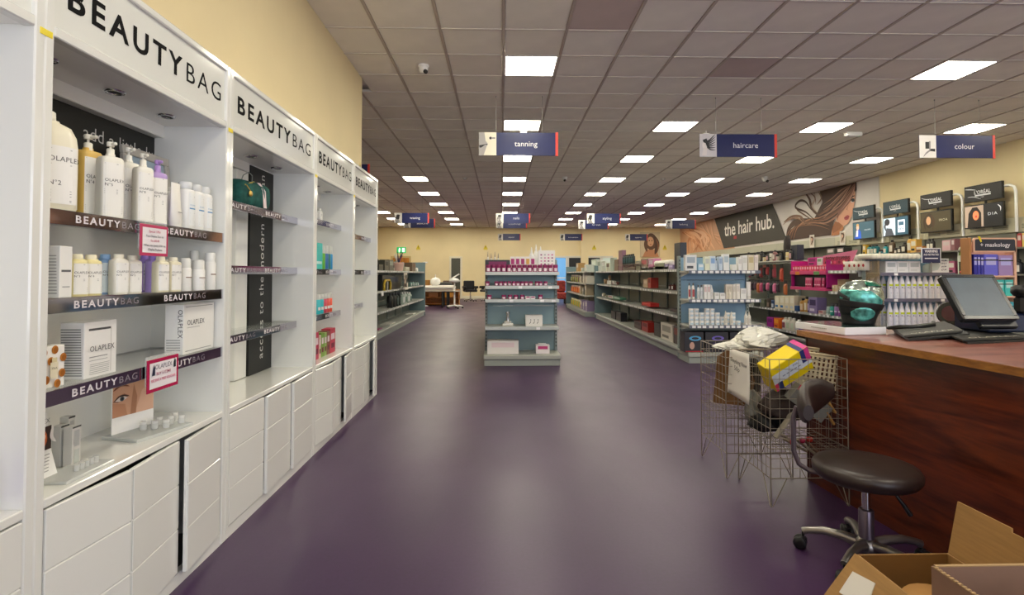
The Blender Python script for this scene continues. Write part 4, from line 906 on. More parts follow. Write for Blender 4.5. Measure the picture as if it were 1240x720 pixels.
# --- the blue backed end bay of white hair products
Y = 7.34
row = [(830, 843.5, 308.5, 'box', 'e4e6e6', 'a9b8c4', 'tall white carton with picture, first on the top shelf', '50555a'), (845.5, 852.5, 319, 'box', 'a9cfe6', 'e9eef2', 'small light blue carton on the top shelf', None),
       (853.5, 859.5, 310.5, 'box', 'e6ead2', 'c8d0c8', 'pale yellow carton on the top shelf', None), (860, 866.5, 310, 'box', 'd9e6f0', '8fb4e0', 'white and blue carton on the top shelf', None), (867.5, 870, 313, 'bottle', 'c5d6e6', 'dfe6ee', 'slim pale blue bottle on the top shelf', None),
       (870.5, 875, 310.5, 'box', 'c8d8e8', '9fb6d2', 'slim blue grey carton on the top shelf', None), (876, 883, 307.5, 'box', 'e9eceb', 'b9ccd6', 'tallest white carton near the middle of the top shelf', None), (886.5, 892.5, 320, 'box', 'e9e9e4', None, 'low white carton on the top shelf', None),
       (894, 898.5, 311, 'box', 'eeeeea', 'd9d9d4', 'white carton right of the low one on the top shelf', None), (899, 905, 309, 'box', 'efefec', 'dcdcd6', 'tall plain white carton on the top shelf', None), (906, 913, 308.5, 'box', 'dfd6bc', 'c9b98a', 'beige carton near the right end of the top shelf', None), (913.5, 920, 308.5, 'box', 'e9e0da', 'd9cfc4', 'cream carton at the right end of the top shelf', None)]
for (a, e, t_, k, c, c2, lb, c3) in row: ry(Y, a, min(e, 918), t_, 1.265, k, c, lb + ', blue bay', c2, c3, .08)
row = [(834, 837, 342.5, 'bottle', 'e9e6e2', 'b04a50'), (838.5, 842, 342.5, 'bottle', 'e9e6e2', 'b04a50'), (845, 848, 345, 'bottle', 'dfe3e6', 'c9cdd2'), (848.5, 852, 345, 'bottle', 'dfe3e6', 'c9cdd2'), (852.5, 856, 344.5, 'box', 'ecebe8', 'd9c0c0'), (856.5, 860.5, 344.5, 'box', 'ecebe8', 'd9c0c0'),
       (861, 864.5, 345, 'cone', 'e8e8e6', 'd4d4d4'), (865.5, 871, 354, 'box', 'efefec', 'd2d2ce'), (872, 878.5, 354.5, 'box', 'efefec', 'd2d2ce'), (879, 887, 344, 'box', 'd9d2c4', 'c8bfae'), (887.5, 891, 344, 'box', 'e6e1d8', 'd2ccc0'), (891.5, 896, 343.5, 'box', 'e9e5dc', 'd6d1c8'),
       (897, 904, 349, 'box', 'ededea', 'd9d9d6'), (905, 910, 341, 'tube', 'f0eeea', 'dcdad4'), (883.5, 885.5, 350, 'cone', 'efe9d8', 'e6e0d0')]
names = ['white bottle with red print, first', 'white bottle with red print, second', 'pale bottle, third from the left', 'pale bottle, fourth from the left', 'slim white carton left of the nozzle bottle', 'second slim white carton left of the nozzle bottle', 'white nozzle bottle', 'low white carton, left of two', 'low white carton, right of two', 'wide beige carton', 'slim cream carton next to the beige one', 'second slim cream carton next to the beige one', 'square white carton', 'tall white tube', 'tiny cream nozzle bottle before the beige carton']
for n, ((a, e, t_, k, c, c2), nm) in enumerate(zip(row, names)): ry(Y, a, e, t_, .87, k, c, nm + ' on the second blue bay shelf', c2, None, .045 if n == 14 else .06, .02 if n == 14 else .08)
n = 0
for col_ in range(10):
    px = 834 + 6.3 * col_
    for lev in range(4):
        z = .516 + lev * .057
        top = [4, 4, 3, 4, 4, 3, 2, 3, 3, 1][col_]
        if lev >= top: continue
        q = pt('y', Y + .1, px + 2.9, 380); goods('pot', .066, .066, .055, 'e9ebea', 'bcd4e4', 'f0f0ee').put((q.x, Y + .10, z), 0, 'white tub on level %s of stack %s from the left' % (('one', 'two', 'three', 'four')[lev], ('one', 'two', 'three', 'four', 'five', 'six', 'seven', 'eight', 'nine', 'ten')[col_]), 'pot', 'white tubs stacked on the blue bay')
for n, px in enumerate((877.5, 884.5, 902, 906)):
    ry(Y, px, px + 4, 376 + (n % 2), .515, 'cone', 'ece9df', 'white nozzle bottle among the stacked tubs, %s from the left' % ('first', 'second', 'third', 'fourth')[n], 'd9d6ca', 'e6e2d4', .045, .02)
for n, (a, e, c2, lb) in enumerate(((829, 852, '4f9fd0', 'black carton with light blue disc and red base on the bottom deck'), (854, 882, '6a5ab8', 'black carton with violet disc on the bottom deck'), (884, 911, '5a4aa0', 'black carton with dark violet disc on the bottom deck'))):
    o = ry(Y, a, e, 402, .145, 'box', '1d1a20', lb, d=.2, back=.05)
    P = Print(); P.disc(.015, .19, .085, c2, .034).disc(.015, .19, .05, mat('1d1a20', .3), .016).disc(-.03, .09, .035, 'c8a090' if n == 0 else '3a3050', .05).rect(-.12, .005, .12, .018, 'b02028' if n < 1 else '2a2230'); P.obj('print', fr((0, -.1005, 0), (1, 0, 0), (0, 0, 1)), o)

# --- rows of white peroxide bottles on the other end bay
Y = 7.06
for r_, z in enumerate((.89, .515)):
    for k in range(10):
        q = pt('y', Y + .06, 1077.2 + 7.05 * k - (1 if r_ else 0), 350)
        goods('developer', .070, .070, .325, 'e9eaf2', 'eef0f6', 'cfe01e').put((q.x, Y + .05, z), 0, 'white bottle with lime band, %s from the left in the %s row' % (NUM[k], ('upper', 'lower')[r_]), 'bottle', 'white peroxide bottles, %s row' % ('upper', 'lower')[r_])
    for k in range(3):
        goods('developer', .070, .070, .325, 'e9eaf2', 'eef0f6', 'cfe01e').put((5.065 + .075 * k, Y + .20, z), 0, 'white bottle behind the tinted side screen, %s from the left, %s row' % (NUM[k], ('upper', 'lower')[r_]), 'bottle', 'white peroxide bottles, back of %s row' % ('upper', 'lower')[r_])
for (a, e, t_, c, c2, lb) in ((1072.5, 1086, 316, 'e4e6ea', 'b9c2c6', 'white carton with grey band, first of three above the bottles'), (1086.5, 1100, 316, 'e4e6ea', 'b9c2c6', 'white carton with grey band, middle of three above the bottles'), (1100.5, 1114.5, 316, 'e4e6ea', 'b9c2c6', 'white carton with grey band, third of three above the bottles')):
    ry(Y, a, e, t_, 1.236, 'box', c, lb, c2, 'd6d8dc', .16, .05)
b = MB(); b.box(0, 1.0, .0, .30, 0, .010, 0, .002)
o = obj('glass_shelf', b, mat('8fa8a8', .1, alpha=.5)); o.location = (5.03, 7.06, 1.405); tag(o, 'clear shelf carrying white towel rolls above the white cartons', 'shelf')
for k in range(11):
    q = pt('y', 7.08, 1057 + 5.4 * k, 310)
    b = MB(); b.lathe([(.0, 0), (.032, .002), (.038, .012), (.039, .28), (.034, .296), (.012, .30), (.01, .29), (0, .289)], 14).tf(Matrix.Rotation(-PI / 2, 4, 'X'))
    o = obj('towel_roll', b, mat('e6e2d0', .8, bump=.4, scale=60)) if k == 0 else link('towel_roll', o_roll)
    if k == 0: o_roll = o.data
    o.location = (q.x, 7.06, 1.455); tag(o, 'rolled white towel over the bottle bay, %s from the left' % NUM[k], 'towel', 'rolled white towels')
q0, q1 = pt('y', 7.04, 1116, 300), pt('y', 7.04, 1140, 316.5)
t = thing('shelf_sign', 'navy sign with white lettering standing over the peroxide bottles', 'sign', ((q0.x + q1.x) / 2, 7.045, 1.236))
w_, z1 = q1.x - q0.x, q0.z - 1.236
obj('panel', MB().box(-w_ / 2, w_ / 2, 0, .008, z1 - .2, z1, 0, .001), mat('e4e6ee', .4), t)
P = Print(); P.rect(-w_ / 2 + .012, z1 - .2, w_ / 2 - .012, z1 - .012, '232a58'); P.text(txt('WARNING', .03), .035, 0, z1 - .06, 'e9eaf2', w_ * .66); P.text(txt('AGE RESTRICTED', .02), .024, 0, z1 - .10, 'e9eaf2', w_ * .78); P.rect(-w_ * .34, z1 - .145, w_ * .34, z1 - .132, 'e9eaf2'); P.obj('lettering', flat((0, -.0008, 0), '-y'), t)
obj('stem', MB().tube([(0, .004, 0), (0, .004, z1 - .19)], .008, 8), STEEL, t)
q0, q1 = pt('y', 7.07, 1127, 313), pt('y', 7.07, 1150, 332)
t = thing('price_list', 'white price list card leaning on the bay top shelf', 'sign', ((q0.x + q1.x) / 2, 7.08, 1.236)); w_, h_ = q1.x - q0.x, q0.z - 1.236
obj('card', MB().box(-w_ / 2, w_ / 2, 0, .004, 0, h_, 0, .001), mat('e6e8ec', .5), t)
P = Print()
for k in range(4): P.text(txt(('FROM', 'ONLY', '£4.99', '£7.99')[k], .02), .022, w_ * .22, h_ * (.82 - .22 * k), '3a3f66')
P.poly([(-w_ * .5, h_ * .1), (-w_ * .1, h_ * .2), (w_ * .05, h_ * .55), (-w_ * .2, h_ * .85), (-w_ * .45, h_ * .7)], 'c4d0d2'); P.obj('lettering', flat((0, -.0008, 0), '-y'), t)
b = MB(); b.lathe([(.05, 0), (.06, .02), (.055, .09), (.03, .12), (0, .125)], 14, a=1.3); o = obj('towel_pile', b, mat('dfe2d8', .8, bump=.3)); q = pt('y', 7.18, 1126, 325); o.location = (q.x, 7.20, 1.236); tag(o, 'crumpled pale cloth beside the price list card', 'cloth')

# --- long half-empty run: scattered stock
X = 2.68
for (a, e, t_, z, k, c, lb, c2, c3, d) in (
    (716, 722, 314, 1.29, 'box', 'b9c8bc', 'pale green carton at the far end of the half-empty run top', 'd8e2da', None, .1), (723, 727.5, 315, 1.29, 'box', 'd6dcd4', 'whitish carton second from the far end of the run top', '9fb0a4', None, .1),
    (728, 733, 316, 1.29, 'box', 'c9d2c8', 'grey green carton third from the far end of the run top', 'e6eae4', None, .1), (734, 738, 318, 1.29, 'box', 'cfd3c4', 'low pale carton left of the brown boxes', '7d6a60', None, .1), (739, 743, 312, 1.29, 'box', 'aebfb2', 'tall pale green carton left of the brown boxes', None, None, .08),
    (744, 748.6, 314, 1.29, 'box', '6d5146', 'dark brown carton beside the tall purple column', None, None, .1), (749, 753.2, 303, 1.29, 'box', '7d5668', 'tall purple brown column on the run top', '8d6a7c', None, .09),
    (754.5, 769, 320, 1.29, 'box', '8f7a78', 'pale stand of maroon sachets below the dark bottle pack', 'c9a9ac', None, .14), (770, 775, 315.5, 1.29, 'box', 'b8b8a6', 'beige carton right of the dark bottle pack', 'd8d2c4', None, .1), (776, 784, 313, 1.29, 'box', '9b8478', 'open tan display box on the run top', 'c05a62', 'e6e0d8', .16),
    (785, 791, 313, 1.29, 'box', 'c27aa0', 'pink carton with white stand-up card on the run top', 'ecd9e4', '6a3a5a', .14), (793, 804, 318.5, 1.29, 'box', '8b8f7c', 'olive grey carton left of the lilac pair', None, None, .18), (804.5, 809, 320, 1.29, 'box', '8a7aae', 'lilac carton, left of the pair on the run top', 'b9aed2', None, .12), (809.6, 814.5, 320.5, 1.29, 'box', '9486b4', 'lilac carton, right of the pair on the run top', 'b9aed2', None, .12),
    (816.5, 823.5, 294, 1.29, 'box', '1e2430', 'tall black carton at the near end of the run top', None, None, .1),
    (729, 734, 338, .965, 'pot', 'a98a66', 'tan pot at the far end of the second shelf', 'd6c6a8', None, .1), (735.5, 738, 331, .965, 'bottle', '9a7d5a', 'slim tan bottle on the second shelf', None, None, .07), (735, 740, 339.5, .965, 'box', 'd9d6ce', 'white low carton on the second shelf', None, None, .08), (740.5, 743.5, 340, .965, 'pot', 'd2cdc4', 'whitish pot on the second shelf', '7a3a3a', None, .08), (744, 748, 341, .965, 'pot', '7a4a44', 'dark red pot on the second shelf', None, None, .08),
    (779, 784, 338, .965, 'box', 'b59a7c', 'beige carton under the red one on the second shelf', 'd6c4ac', None, .14), (784.5, 788, 336, .965, 'box', 'a8362c', 'red carton on the second shelf', '6a1c18', None, .14), (808.5, 811, 343.5, .965, 'bottle', '5a2e2c', 'dark red bottle, left of two near the shelf end', None, None, .07), (812, 814.5, 343, .965, 'bottle', '63302e', 'dark red bottle, right of two near the shelf end', None, None, .07), (818.5, 822.5, 335, .965, 'box', '1e2030', 'tall black carton at the near end of the second shelf', None, None, .1),
    (727, 731, 354, .625, 'bottle', 'c4bba0', 'cream bottle lying upright far on the third shelf', None, None, .1), (731.5, 735, 357, .625, 'pot', 'a9a48c', 'grey cream pot on the third shelf', None, None, .1), (736, 742, 358, .625, 'box', 'cfd6cc', 'white carton with pink mark on the third shelf', 'c86a80', None, .12), (742.5, 751, 359.5, .625, 'box', '4f8a6c', 'green and white carton on the third shelf', 'dfe6e0', None, .14), (754, 757, 365, .625, 'pot', 'd6d2c8', 'lone white pot on the third shelf', None, None, .07),
    (777, 787.5, 366, .625, 'box', 'c8302a', 'bright red carton alone on the third shelf', 'e0483c', None, .16), (811, 821, 373.5, .625, 'box', '2c2624', 'black low carton near the end of the third shelf', '5a4a44', None, .16),
    (740, 745, 376.5, .145, 'box', '16161a', 'black carton, left of the pair on the bottom deck', None, None, .15), (746, 751.5, 378, .145, 'box', '1a1a1e', 'black carton, right of the pair on the bottom deck', None, None, .15), (768, 776, 388.5, .145, 'box', '4a2a26', 'dark maroon carton on the bottom deck', '2a1614', None, .2), (777, 784.5, 389.5, .145, 'box', 'a02820', 'dark red carton on the bottom deck', '6a1814', None, .2),
    (792, 799, 391, .145, 'box', '2a2a28', 'black carton behind the ivory one on the bottom deck', None, None, .2), (800, 814, 391.5, .145, 'box', 'd9d2c4', 'ivory carton with grey rings on the bottom deck', '9a9488', '6e6a62', .24), (815.5, 821, 394, .145, 'box', '3a2826', 'dark carton at the near end of the bottom deck', '7a3a30', None, .2)):
    rx(X, a, e, t_, z, k, c, lb, c2, c3, d)
for k in range(6):
    px = 756 + 2.2 * k; q = pt('x', 2.62, px, 316); goods('bottle', .075, .075, .20, '27383a', '3f6a70', '1a1a1c').put((2.62, q.y, 1.42), -PI / 2, 'dark bottle on the half-empty run top, %s from the far end' % NUM[k], 'bottle', 'dark bottles on the half-empty run')
b = MB(); b.box(-.06, .06, -.9, .9, 0, .01, 0, .002); o = obj('bottle_tray', b, mat('8a7a72', .5)); q = pt('x', 2.62, 761.5, 316); o.location = (2.62, q.y, 1.409); tag(o, 'tray holding the dark bottles above the pale sachet stand', 'tray')
for k in range(5):
    y = 8.6 + k * .34; b = MB().lathe([(0, 0), (.045, .002), (.05, .01), (.05, .31), (.044, .32), (0, .322)], 14).tf(Matrix.Rotation(-PI / 2, 4, 'X')); o = obj('paper_roll', b, mat('e6e3da', .6)); o.location = (2.74, y, 1.40); tag(o, 'white roll lying along the run top, %s from the camera' % ('first', 'second', 'third', 'fourth', 'fifth')[k], 'roll', None)
b = MB().box(-.06, .06, 0, 1.7, 0, .058, 0, .004); o = obj('roll_box', b, mat('9a9684', .5)); o.location = (2.74, 8.6, 1.291); tag(o, 'olive cardboard riser under the white rolls', 'box')

# --- far run of colourful packs
cols = [('a9b84a', 'e6e8c8'), ('d2402e', 'f0d8d0'), ('c8a02e', 'efe2b0'), ('3f8f8a', 'd8e6e2'), ('7a4a6a', 'e2d2dc'), ('e08a2a', 'f2e0c0'), ('8fae4a', 'dfe6c8'), ('4a5a8a', 'd2d8e6')]
k = 0
for z in (.95, .60, .145):
    for i in range(9):
        y = 17.2 + .25 * i; c = cols[(i * 3 + k) % 8]; k += 1
        goods('pouch', .17, .07, .24, c[0], c[1]).put((2.52, y, z + .001), -PI / 2, '%s coloured pack from the near end, %s level of the distant run' % (NUM[i], {.95: 'upper', .60: 'middle', .145: 'bottom'}[z]), 'pack', 'packs on the distant run')
for i, (y, z, w_, h_, c) in enumerate(((15.6, .145, .3, .3, '8a7a9a'), (16.1, .145, .25, .25, 'a394b0'), (16.6, .145, .3, .28, '9486a4'), (15.7, .60, .2, .3, 'b5a488'), (16.2, .60, .25, .2, '8a8f84'), (16.8, .60, .2, .26, 'c2b296'), (15.6, .95, .3, .22, 'c9c2b4'), (16.1, .95, .24, .3, 'd6cfc0'), (16.7, .95, .3, .2, 'bcb4a4'), (15.7, 1.29, .4, .2, 'cdd2cc'), (16.4, 1.29, .35, .12, 'a3a89e'), (17.4, 1.29, .5, .28, 'b08a52'))):
    goods('box', w_, .22, h_, c, 'd9d4cc').put((2.56, y, z + .001), -PI / 2, ['mauve carton low on the distant run, nearest', 'pale mauve carton low on the distant run', 'third mauve carton low on the distant run', 'tan carton on the distant run middle shelf', 'grey carton on the distant run middle shelf', 'buff carton on the distant run middle shelf', 'white carton on the distant run upper shelf', 'taller white carton on the distant run upper shelf', 'stone carton on the distant run upper shelf', 'pale carton on top of the distant run', 'flat grey carton on top of the distant run', 'brown cardboard box on top of the distant run'][i], 'carton')

# --- left run
X = -2.33
for (a, e, t_, z, k, c, lb, c2, c3, d) in (
    (459, 464, 320, 1.285, 'box', '33332e', 'dark carton at the near end of the left run top', None, None, .2), (466, 471, 315, 1.285, 'box', '4a4a40', 'olive carton on the left run top', '2a2a26', None, .2), (471.5, 476.5, 314.5, 1.285, 'box', '57564c', 'grey brown carton with label on the left run top', '9aa49a', None, .2), (477.5, 482, 321, 1.285, 'pot', '6a625a', 'brown pot on the left run top', 'b0a89c', None, .2),
    (491, 496, 323, 1.285, 'box', 'b9b49a', 'pale low carton on the left run top', 'dad6c4', None, .2), (499, 503.5, 318, 1.285, 'box', '5d4a3a', 'dark brown carton near the left run end', '7d5a44', None, .2), (505, 507.5, 323, 1.285, 'bottle', 'dcdcd4', 'white bottle at the left run end', None, None, .12),
    (463, 485.5, 333, .89, 'box', '14161a', 'wide black carton on the left run middle shelf', '22304a', None, .2),
    (474, 477.5, 354.5, .49, 'bottle', '1c1e1c', 'black bottle, first of four low on the left run', '3a3a36', None, .12), (478, 481, 354.5, .49, 'bottle', '22241f', 'black bottle, second of four low on the left run', '3a3a36', None, .12), (481.5, 484, 354, .49, 'bottle', '26302a', 'black bottle, third of four low on the left run', '5a6a62', None, .12), (484.5, 487, 354, .49, 'bottle', '26302a', 'black bottle, fourth of four low on the left run', '5a6a62', None, .12),
    (488.5, 491, 353.5, .49, 'bottle', 'aab8ae', 'pale green bottle, first of four low on the left run', 'e4e8e4', 'e6e6e0', .12), (491.5, 494, 353, .49, 'bottle', 'c8d0ca', 'whitish bottle, second of the pale four low on the left run', '5a7a6e', 'e6e6e0', .12), (494.5, 497, 353, .49, 'bottle', 'aab8ae', 'pale green bottle, third of the pale four low on the left run', 'e4e8e4', 'e6e6e0', .12), (497.5, 499.5, 353.5, .49, 'bottle', 'c8d0ca', 'whitish bottle, last of the pale four low on the left run', '5a7a6e', 'e6e6e0', .12),
    (498, 500, 340.5, .89, 'bottle', '7fa39a', 'small green bottle, first of four on the middle shelf', 'dfe6e2', None, .1), (500.8, 502.8, 340.5, .89, 'bottle', '9ab8ae', 'small green bottle, second of four on the middle shelf', 'dfe6e2', None, .1), (503.4, 505.4, 340.5, .89, 'bottle', '7fa39a', 'small green bottle, third of four on the middle shelf', 'dfe6e2', None, .1), (506, 508, 340.5, .89, 'bottle', '9ab8ae', 'small green bottle, fourth of four on the middle shelf', 'dfe6e2', None, .1),
    (459, 463, 403, .145, 'box', 'b0507a', 'pink low carton at the near end of the left run deck', '3a6a8a', None, .2), (472, 479, 398.5, .145, 'box', 'd2d0c8', 'white flat carton on the left run deck', None, None, .2), (500, 503.5, 384, .145, 'box', 'd9d6ce', 'small white carton far on the left run deck', None, None, .2)):
    rx(X, a, e, t_, z, k, c, lb, c2, c3, d, 1)
q = pt('x', -2.31, 469, 350)
t = thing('open_stand', 'yellow open frame standing before the wide black carton', 'stand', (-2.31, q.y, .891), PI / 2)
b = MB(); b.tube([(-.3, 0, 0), (-.3, 0, .14), (-.2, 0, .20), (.2, 0, .20), (.3, 0, .14), (.3, 0, 0)], .025, 6); obj('frame', b, mat('c8a82e', .4), t); obj('bar', MB().tube([(0, 0, 0), (0, 0, .2)], .018, 6), mat('d9d2c0', .4), t)
q = pt('x', -2.33, 486, 325)
t = thing('flower_vase', 'pink pot of dried red and white stems on the left run', 'vase', (-2.40, q.y, 1.286))
obj('pot', MB().lathe([(.10, 0), (.13, .16), (.135, .2), (.12, .2)], 14), mat('d9b4a8', .5), t)
for k in range(9):
    a = k * 2.4; obj('stem', MB().tube([(0, 0, .12), (.04 * math.cos(a), .05 * math.sin(a), .26), (.10 * math.cos(a), .13 * math.sin(a), .36 + .04 * (k % 3))], [.012, .018, .006], 5), mat(('b0483c', 'e2dcd6', '2e3a5a')[k % 3], .6), t)
for (px, py, w_, h_, lb) in ((491, 333.5, .42, .16, 'upper white ledge card sticking out of the left run'), (492, 346.5, .42, .16, 'lower white ledge card sticking out of the left run'), (491, 340, .3, .28, 'portrait print card between the two white ledge cards')):
    q = pt('x', -2.20, px, py); b = MB(); b.box(-.004, .004, -w_ / 2, w_ / 2, -h_ / 2, h_ / 2, 0, .001); o = obj('ledge_card', b, mat('d9d2c2' if 'print' not in lb else 'b9a596', .5)); o.location = q; tag(o, lb, 'sign')
    obj('holder', MB().box(-.07, -.004, -.02, .02, -.01, .01), GREYL, o)
    if 'print' in lb: P = Print(); P.rect(.02, -.14, .15, .14, mat('2a2624', .5)); P.disc(-.02, .02, .05, 'd6b8a4', .08); P.obj('print', flat((.0045, 0, 0), '+x'), o)
q = pt('x', -2.235, 467, 356); b = MB(); b.box(-.002, .002, -.09, .09, -.08, .0); o = obj('price_ticket', b, PAPER); o.location = (-2.2965, q.y, .875); tag(o, 'white paper ticket hanging under the yellow frame', 'label')
# ------------------------------------------------------------------ pay counter
CT = .885
WOOD = mat_wood('3c1407', '692c10', .6, .30, (.45, .5, 4.0)); OAK = mat_wood('7a4a16', 'a46c26', 1, .35, (1, .4, 4)); TOPW = mat_wood('6e3a30', '9a5f50', .8, .3, (1.5, .4, 1))
E0 = Vector((1.777, 3.22, 0)); ED = Vector((.0657, -.9978, 0)); EN = Vector((.9978, .0657, 0))   # front edge start, along it, into the counter
cm = Matrix(((ED.x, EN.x, 0, E0.x), (ED.y, EN.y, 0, E0.y), (0, 0, 1, 0), (0, 0, 0, 1)))
t = thing('shop_counter', 'long dark red wood pay counter with oak edged top', 'counter', (0, 0, 0)); t.matrix_world = cm
LC = 2.9
obj('front_panel', MB().box(.035, LC, .045, .065, .0, CT - .035, 0, .001), WOOD, t)
obj('end_panel', MB().box(.03, .05, .066, 1.05, 0, CT - .035, 0, .001), WOOD, t)
obj('corner_post', MB().box(.024, .036, .040, .066, 0, CT - .036, 0, .002), mat_wood('2a0d06', '54200e', 1, .35), t)
obj('worktop', MB().box(.002, LC, .004, 1.12, CT - .034, CT, 0, .002), TOPW, t)
obj('edge_band', MB().box(0, LC, 0, .004, CT - .0345, CT - .001, 0, .001).box(0, .0025, .004, 1.12, CT - .0345, CT - .001, 0, .0005), OAK, t)
# flat white box, foil head with strap, black paper bags, scanner, touch monitor
bx = Matrix.Translation((1.87, 2.905, CT + .0005)) @ Matrix.Rotation(math.radians(8), 4, 'Z')
t = thing('flat_box', 'flat white box at the counter end under the foil covered head', 'box'); t.matrix_world = bx
obj('lid', MB().box(0, .26, 0, .40, .0, .042, 0, .003), mat('e4e4e6', .35), t)
obj('top_sheet', MB().box(.008, .252, .008, .392, .0425, .0435), mat('3f5552', .12), t)
P = Print()
for k in range(12): P.rect(.14 + .011 * k, .020, .148 + .011 * k, .026, 'a5a49c')
P.obj('print', fr((-.0006, .40, 0), (0, -1, 0), (0, 0, 1)), t)
t = thing('mannequin_head', 'green foil covered mannequin head with black strap on the counter', 'head', (2.065, 3.06, CT + .0442)); t.rotation_euler = (0, 0, .2)
hp = [(.074, 0), (.077, .012), (.079, .03), (.085, .055), (.099, .09), (.112, .125), (.117, .155), (.114, .19), (.098, .222), (.068, .244), (.034, .254), (.004, .257)]
def hx(z): return -.022 * max(0, 1 - z / .13)      # the neck sits a little forward of the skull
hb_ = MB(); n = 40; rr = []
for r, z in hp:
    ring = []
    for j in range(n):
        a = 2 * PI * j / n; ca, sa = math.cos(a), math.sin(a)
        k = 1 + .03 * math.sin(7 * a + z * 60) * (1 if z > .1 else .3)
        if ca < -.7 and .05 < z < .14: k += .10 * (1 - abs(z - .09) / .06) * (-ca - .7)      # brow and nose side
        ring.append((r * k * ca + hx(z), r * k * sa * .94, z))
    rr.append(ring)
hb_.rings(rr)
foil = mat('a3b0a4', .16, .75, var=.65, scale=26, bump=.9)
obj('head', hb_, foil, t)
def wrap(name, a0, a1, z0f, z1f, m, off=.004, seg=26):
    """a band of the head's surface between angles a0..a1 and heights given by functions of angle"""
    def rad(z):
        for (r0, q0), (r1, q1) in zip(hp, hp[1:]):
            if q0 <= z <= q1: return r0 + (r1 - r0) * (z - q0) / (q1 - q0)
        return hp[-1][0]
    rr = []
    for i in range(seg + 1):
        a = a0 + (a1 - a0) * i / seg; lo, hi = z0f(i / seg), z1f(i / seg); col_ = []
        for k in range(7):
            z = lo + (hi - lo) * k / 6; r = rad(z) * 1.035 + off
            col_.append((r * math.cos(a) + hx(z), r * math.sin(a) * .94, z))
        rr.append(col_)
    b = MB(); b.rings(rr, 0, True, False, False); o = obj(name, b, m, t); md = o.modifiers.new('solid', 'SOLIDIFY'); md.thickness = .002; return o
STRAP = mat('0c0d0e', .6)
TEAL = mat('58a59c', .2, .35, var=.6, scale=30, bump=.8)
wrap('neck_wrap', 0, 2 * PI, lambda u: .0, lambda u: .10, STRAP)
wrap('strap', PI * .9, PI * 2.1, lambda u: .112 - .040 * u, lambda u: .150 - .050 * u, STRAP, .0065)
wrap('chin_strap', PI * .88, PI * 1.12, lambda u: .06, lambda u: .20 - .04 * u, STRAP, .0055, 10)
wrap('brow_patch', PI * .95, PI * 1.58, lambda u: .150 - .055 * u, lambda u: .205 - .012 * u - .05 * max(0, u - .7) / .3, TEAL, .005)
wrap('cheek_patch', PI * 1.12, PI * 1.52, lambda u: .055 + .025 * abs(2 * u - 1) ** 2 - .028, lambda u: .108 - .03 * abs(2 * u - 1) ** 2 - .006 * u, TEAL, .008)
wrap('crown_patch', PI * 1.35, PI * 2.1, lambda u: .225 - .01 * u, lambda u: .250, mat('1f6b52', .2, .4, var=.5, scale=25, bump=.6), .003)
def paper_bag(label, quad, h, text, tpos, cat='bag'):
    """a flat paper carrier lying down: quad = near-left, near-right, far-right, far-left corners"""
    t = thing('carrier_bag', label, cat, quad[0]); o = Vector(quad[0]); q = [Vector(p) - o for p in quad]
    m = mat('2f2e29', .55, bump=.15, scale=14)
    obj('front', MB().prism([p + Vector((0, 0, h * .55)) for p in q], (0, 0, h * .35)), m, t)
    obj('back', MB().prism([p + (p - sum(q, Vector()) / 4) * .04 + Vector((.02, -.01, 0)) for p in q], (0, 0, h * .4)), mat('1b1c1a', .5), t)
    tt = txt(text, .015, 1.1); x0 = min(k[0] for k in tt[0]); W = twidth(tt); b = MB()
    def on(u, v): return (q[0] * (1 - u) + q[1] * u) * (1 - v) + (q[3] * (1 - u) + q[2] * u) * v + Vector((0, 0, h * .9 + .0025))
    dv = (q[3] - q[0]).length
    b.add([on(.12 + .76 * (k[0] - x0) / W, (tpos[1] + k[1] * tpos[2]) / dv) for k in tt[0]], tt[1]); obj('lettering', b, mat('dcd8c4', .5), t)
    return t, q
tb, q = paper_bag('black paper carrier bag in front, its handle lying on top', [(2.02, 2.67, CT + .001), (2.39, 2.75, CT + .018), (2.52, 3.02, CT + .042), (2.23, 3.05, CT + .004)], .028, 'OLAPLEX', (0, .028, .034))
obj('handle', MB().tube([(.16, .33, .03), (.13, .20, .048), (.22, .18, .052), (.33, .22, .058), (.42, .33, .062)], [.010, .012, .008, .012, .010], 6), mat('14140f', .5), tb)
tb, q = paper_bag('black paper carrier bag on the right, partly under the monitor', [(2.215, 2.55, CT + .0005), (2.66, 2.66, CT + .0005), (2.85, 3.10, CT + .0005), (2.46, 3.02, CT + .0005)], .022, 'OLAPLEX', (0, .024, .036))
b = MB(); b.prism([(2.62, 2.62, CT + .0005), (2.86, 2.72, CT + .0005), (2.86, 2.98, CT + .0005), (2.74, 2.92, CT + .0005)], (0, 0, .012)); o = obj('dark_folder', b, mat('3a423e', .4)); tag(o, 'grey black folder at the picture edge under the monitor', 'folder')
b = MB(); b.prism([(2.37, 2.615, CT + .0003), (2.47, 2.60, CT + .0003), (2.49, 2.66, CT + .0003), (2.40, 2.68, CT + .0003)], (0, 0, .0005)); o = obj('paper_slip', b, mat('cfd2dc', .5)); tag(o, 'small white paper slip under the right black bag', 'paper')
b = MB()
for k in range(4): b.tube([(2.19 + .02 * k, 3.22 + .01 * k, CT + .003), (2.23 + .02 * k, 3.25, CT + .006), (2.26, 3.21 + .02 * k, CT + .003)], .003, 5)
o = obj('string_tag', b, mat('cdb98a', .6)); tag(o, 'bit of cream string beside the flat white box', 'string')
t = thing('touch_monitor', 'black tilted touch screen till monitor on the counter', 'monitor', (2.39, 2.735, CT + .101)); t.rotation_euler = (-.565, 0, 0)
obj('housing', MB().box(0, .29, 0, .045, 0, .272, 0, .008), mat('1a1c22', .3), t)
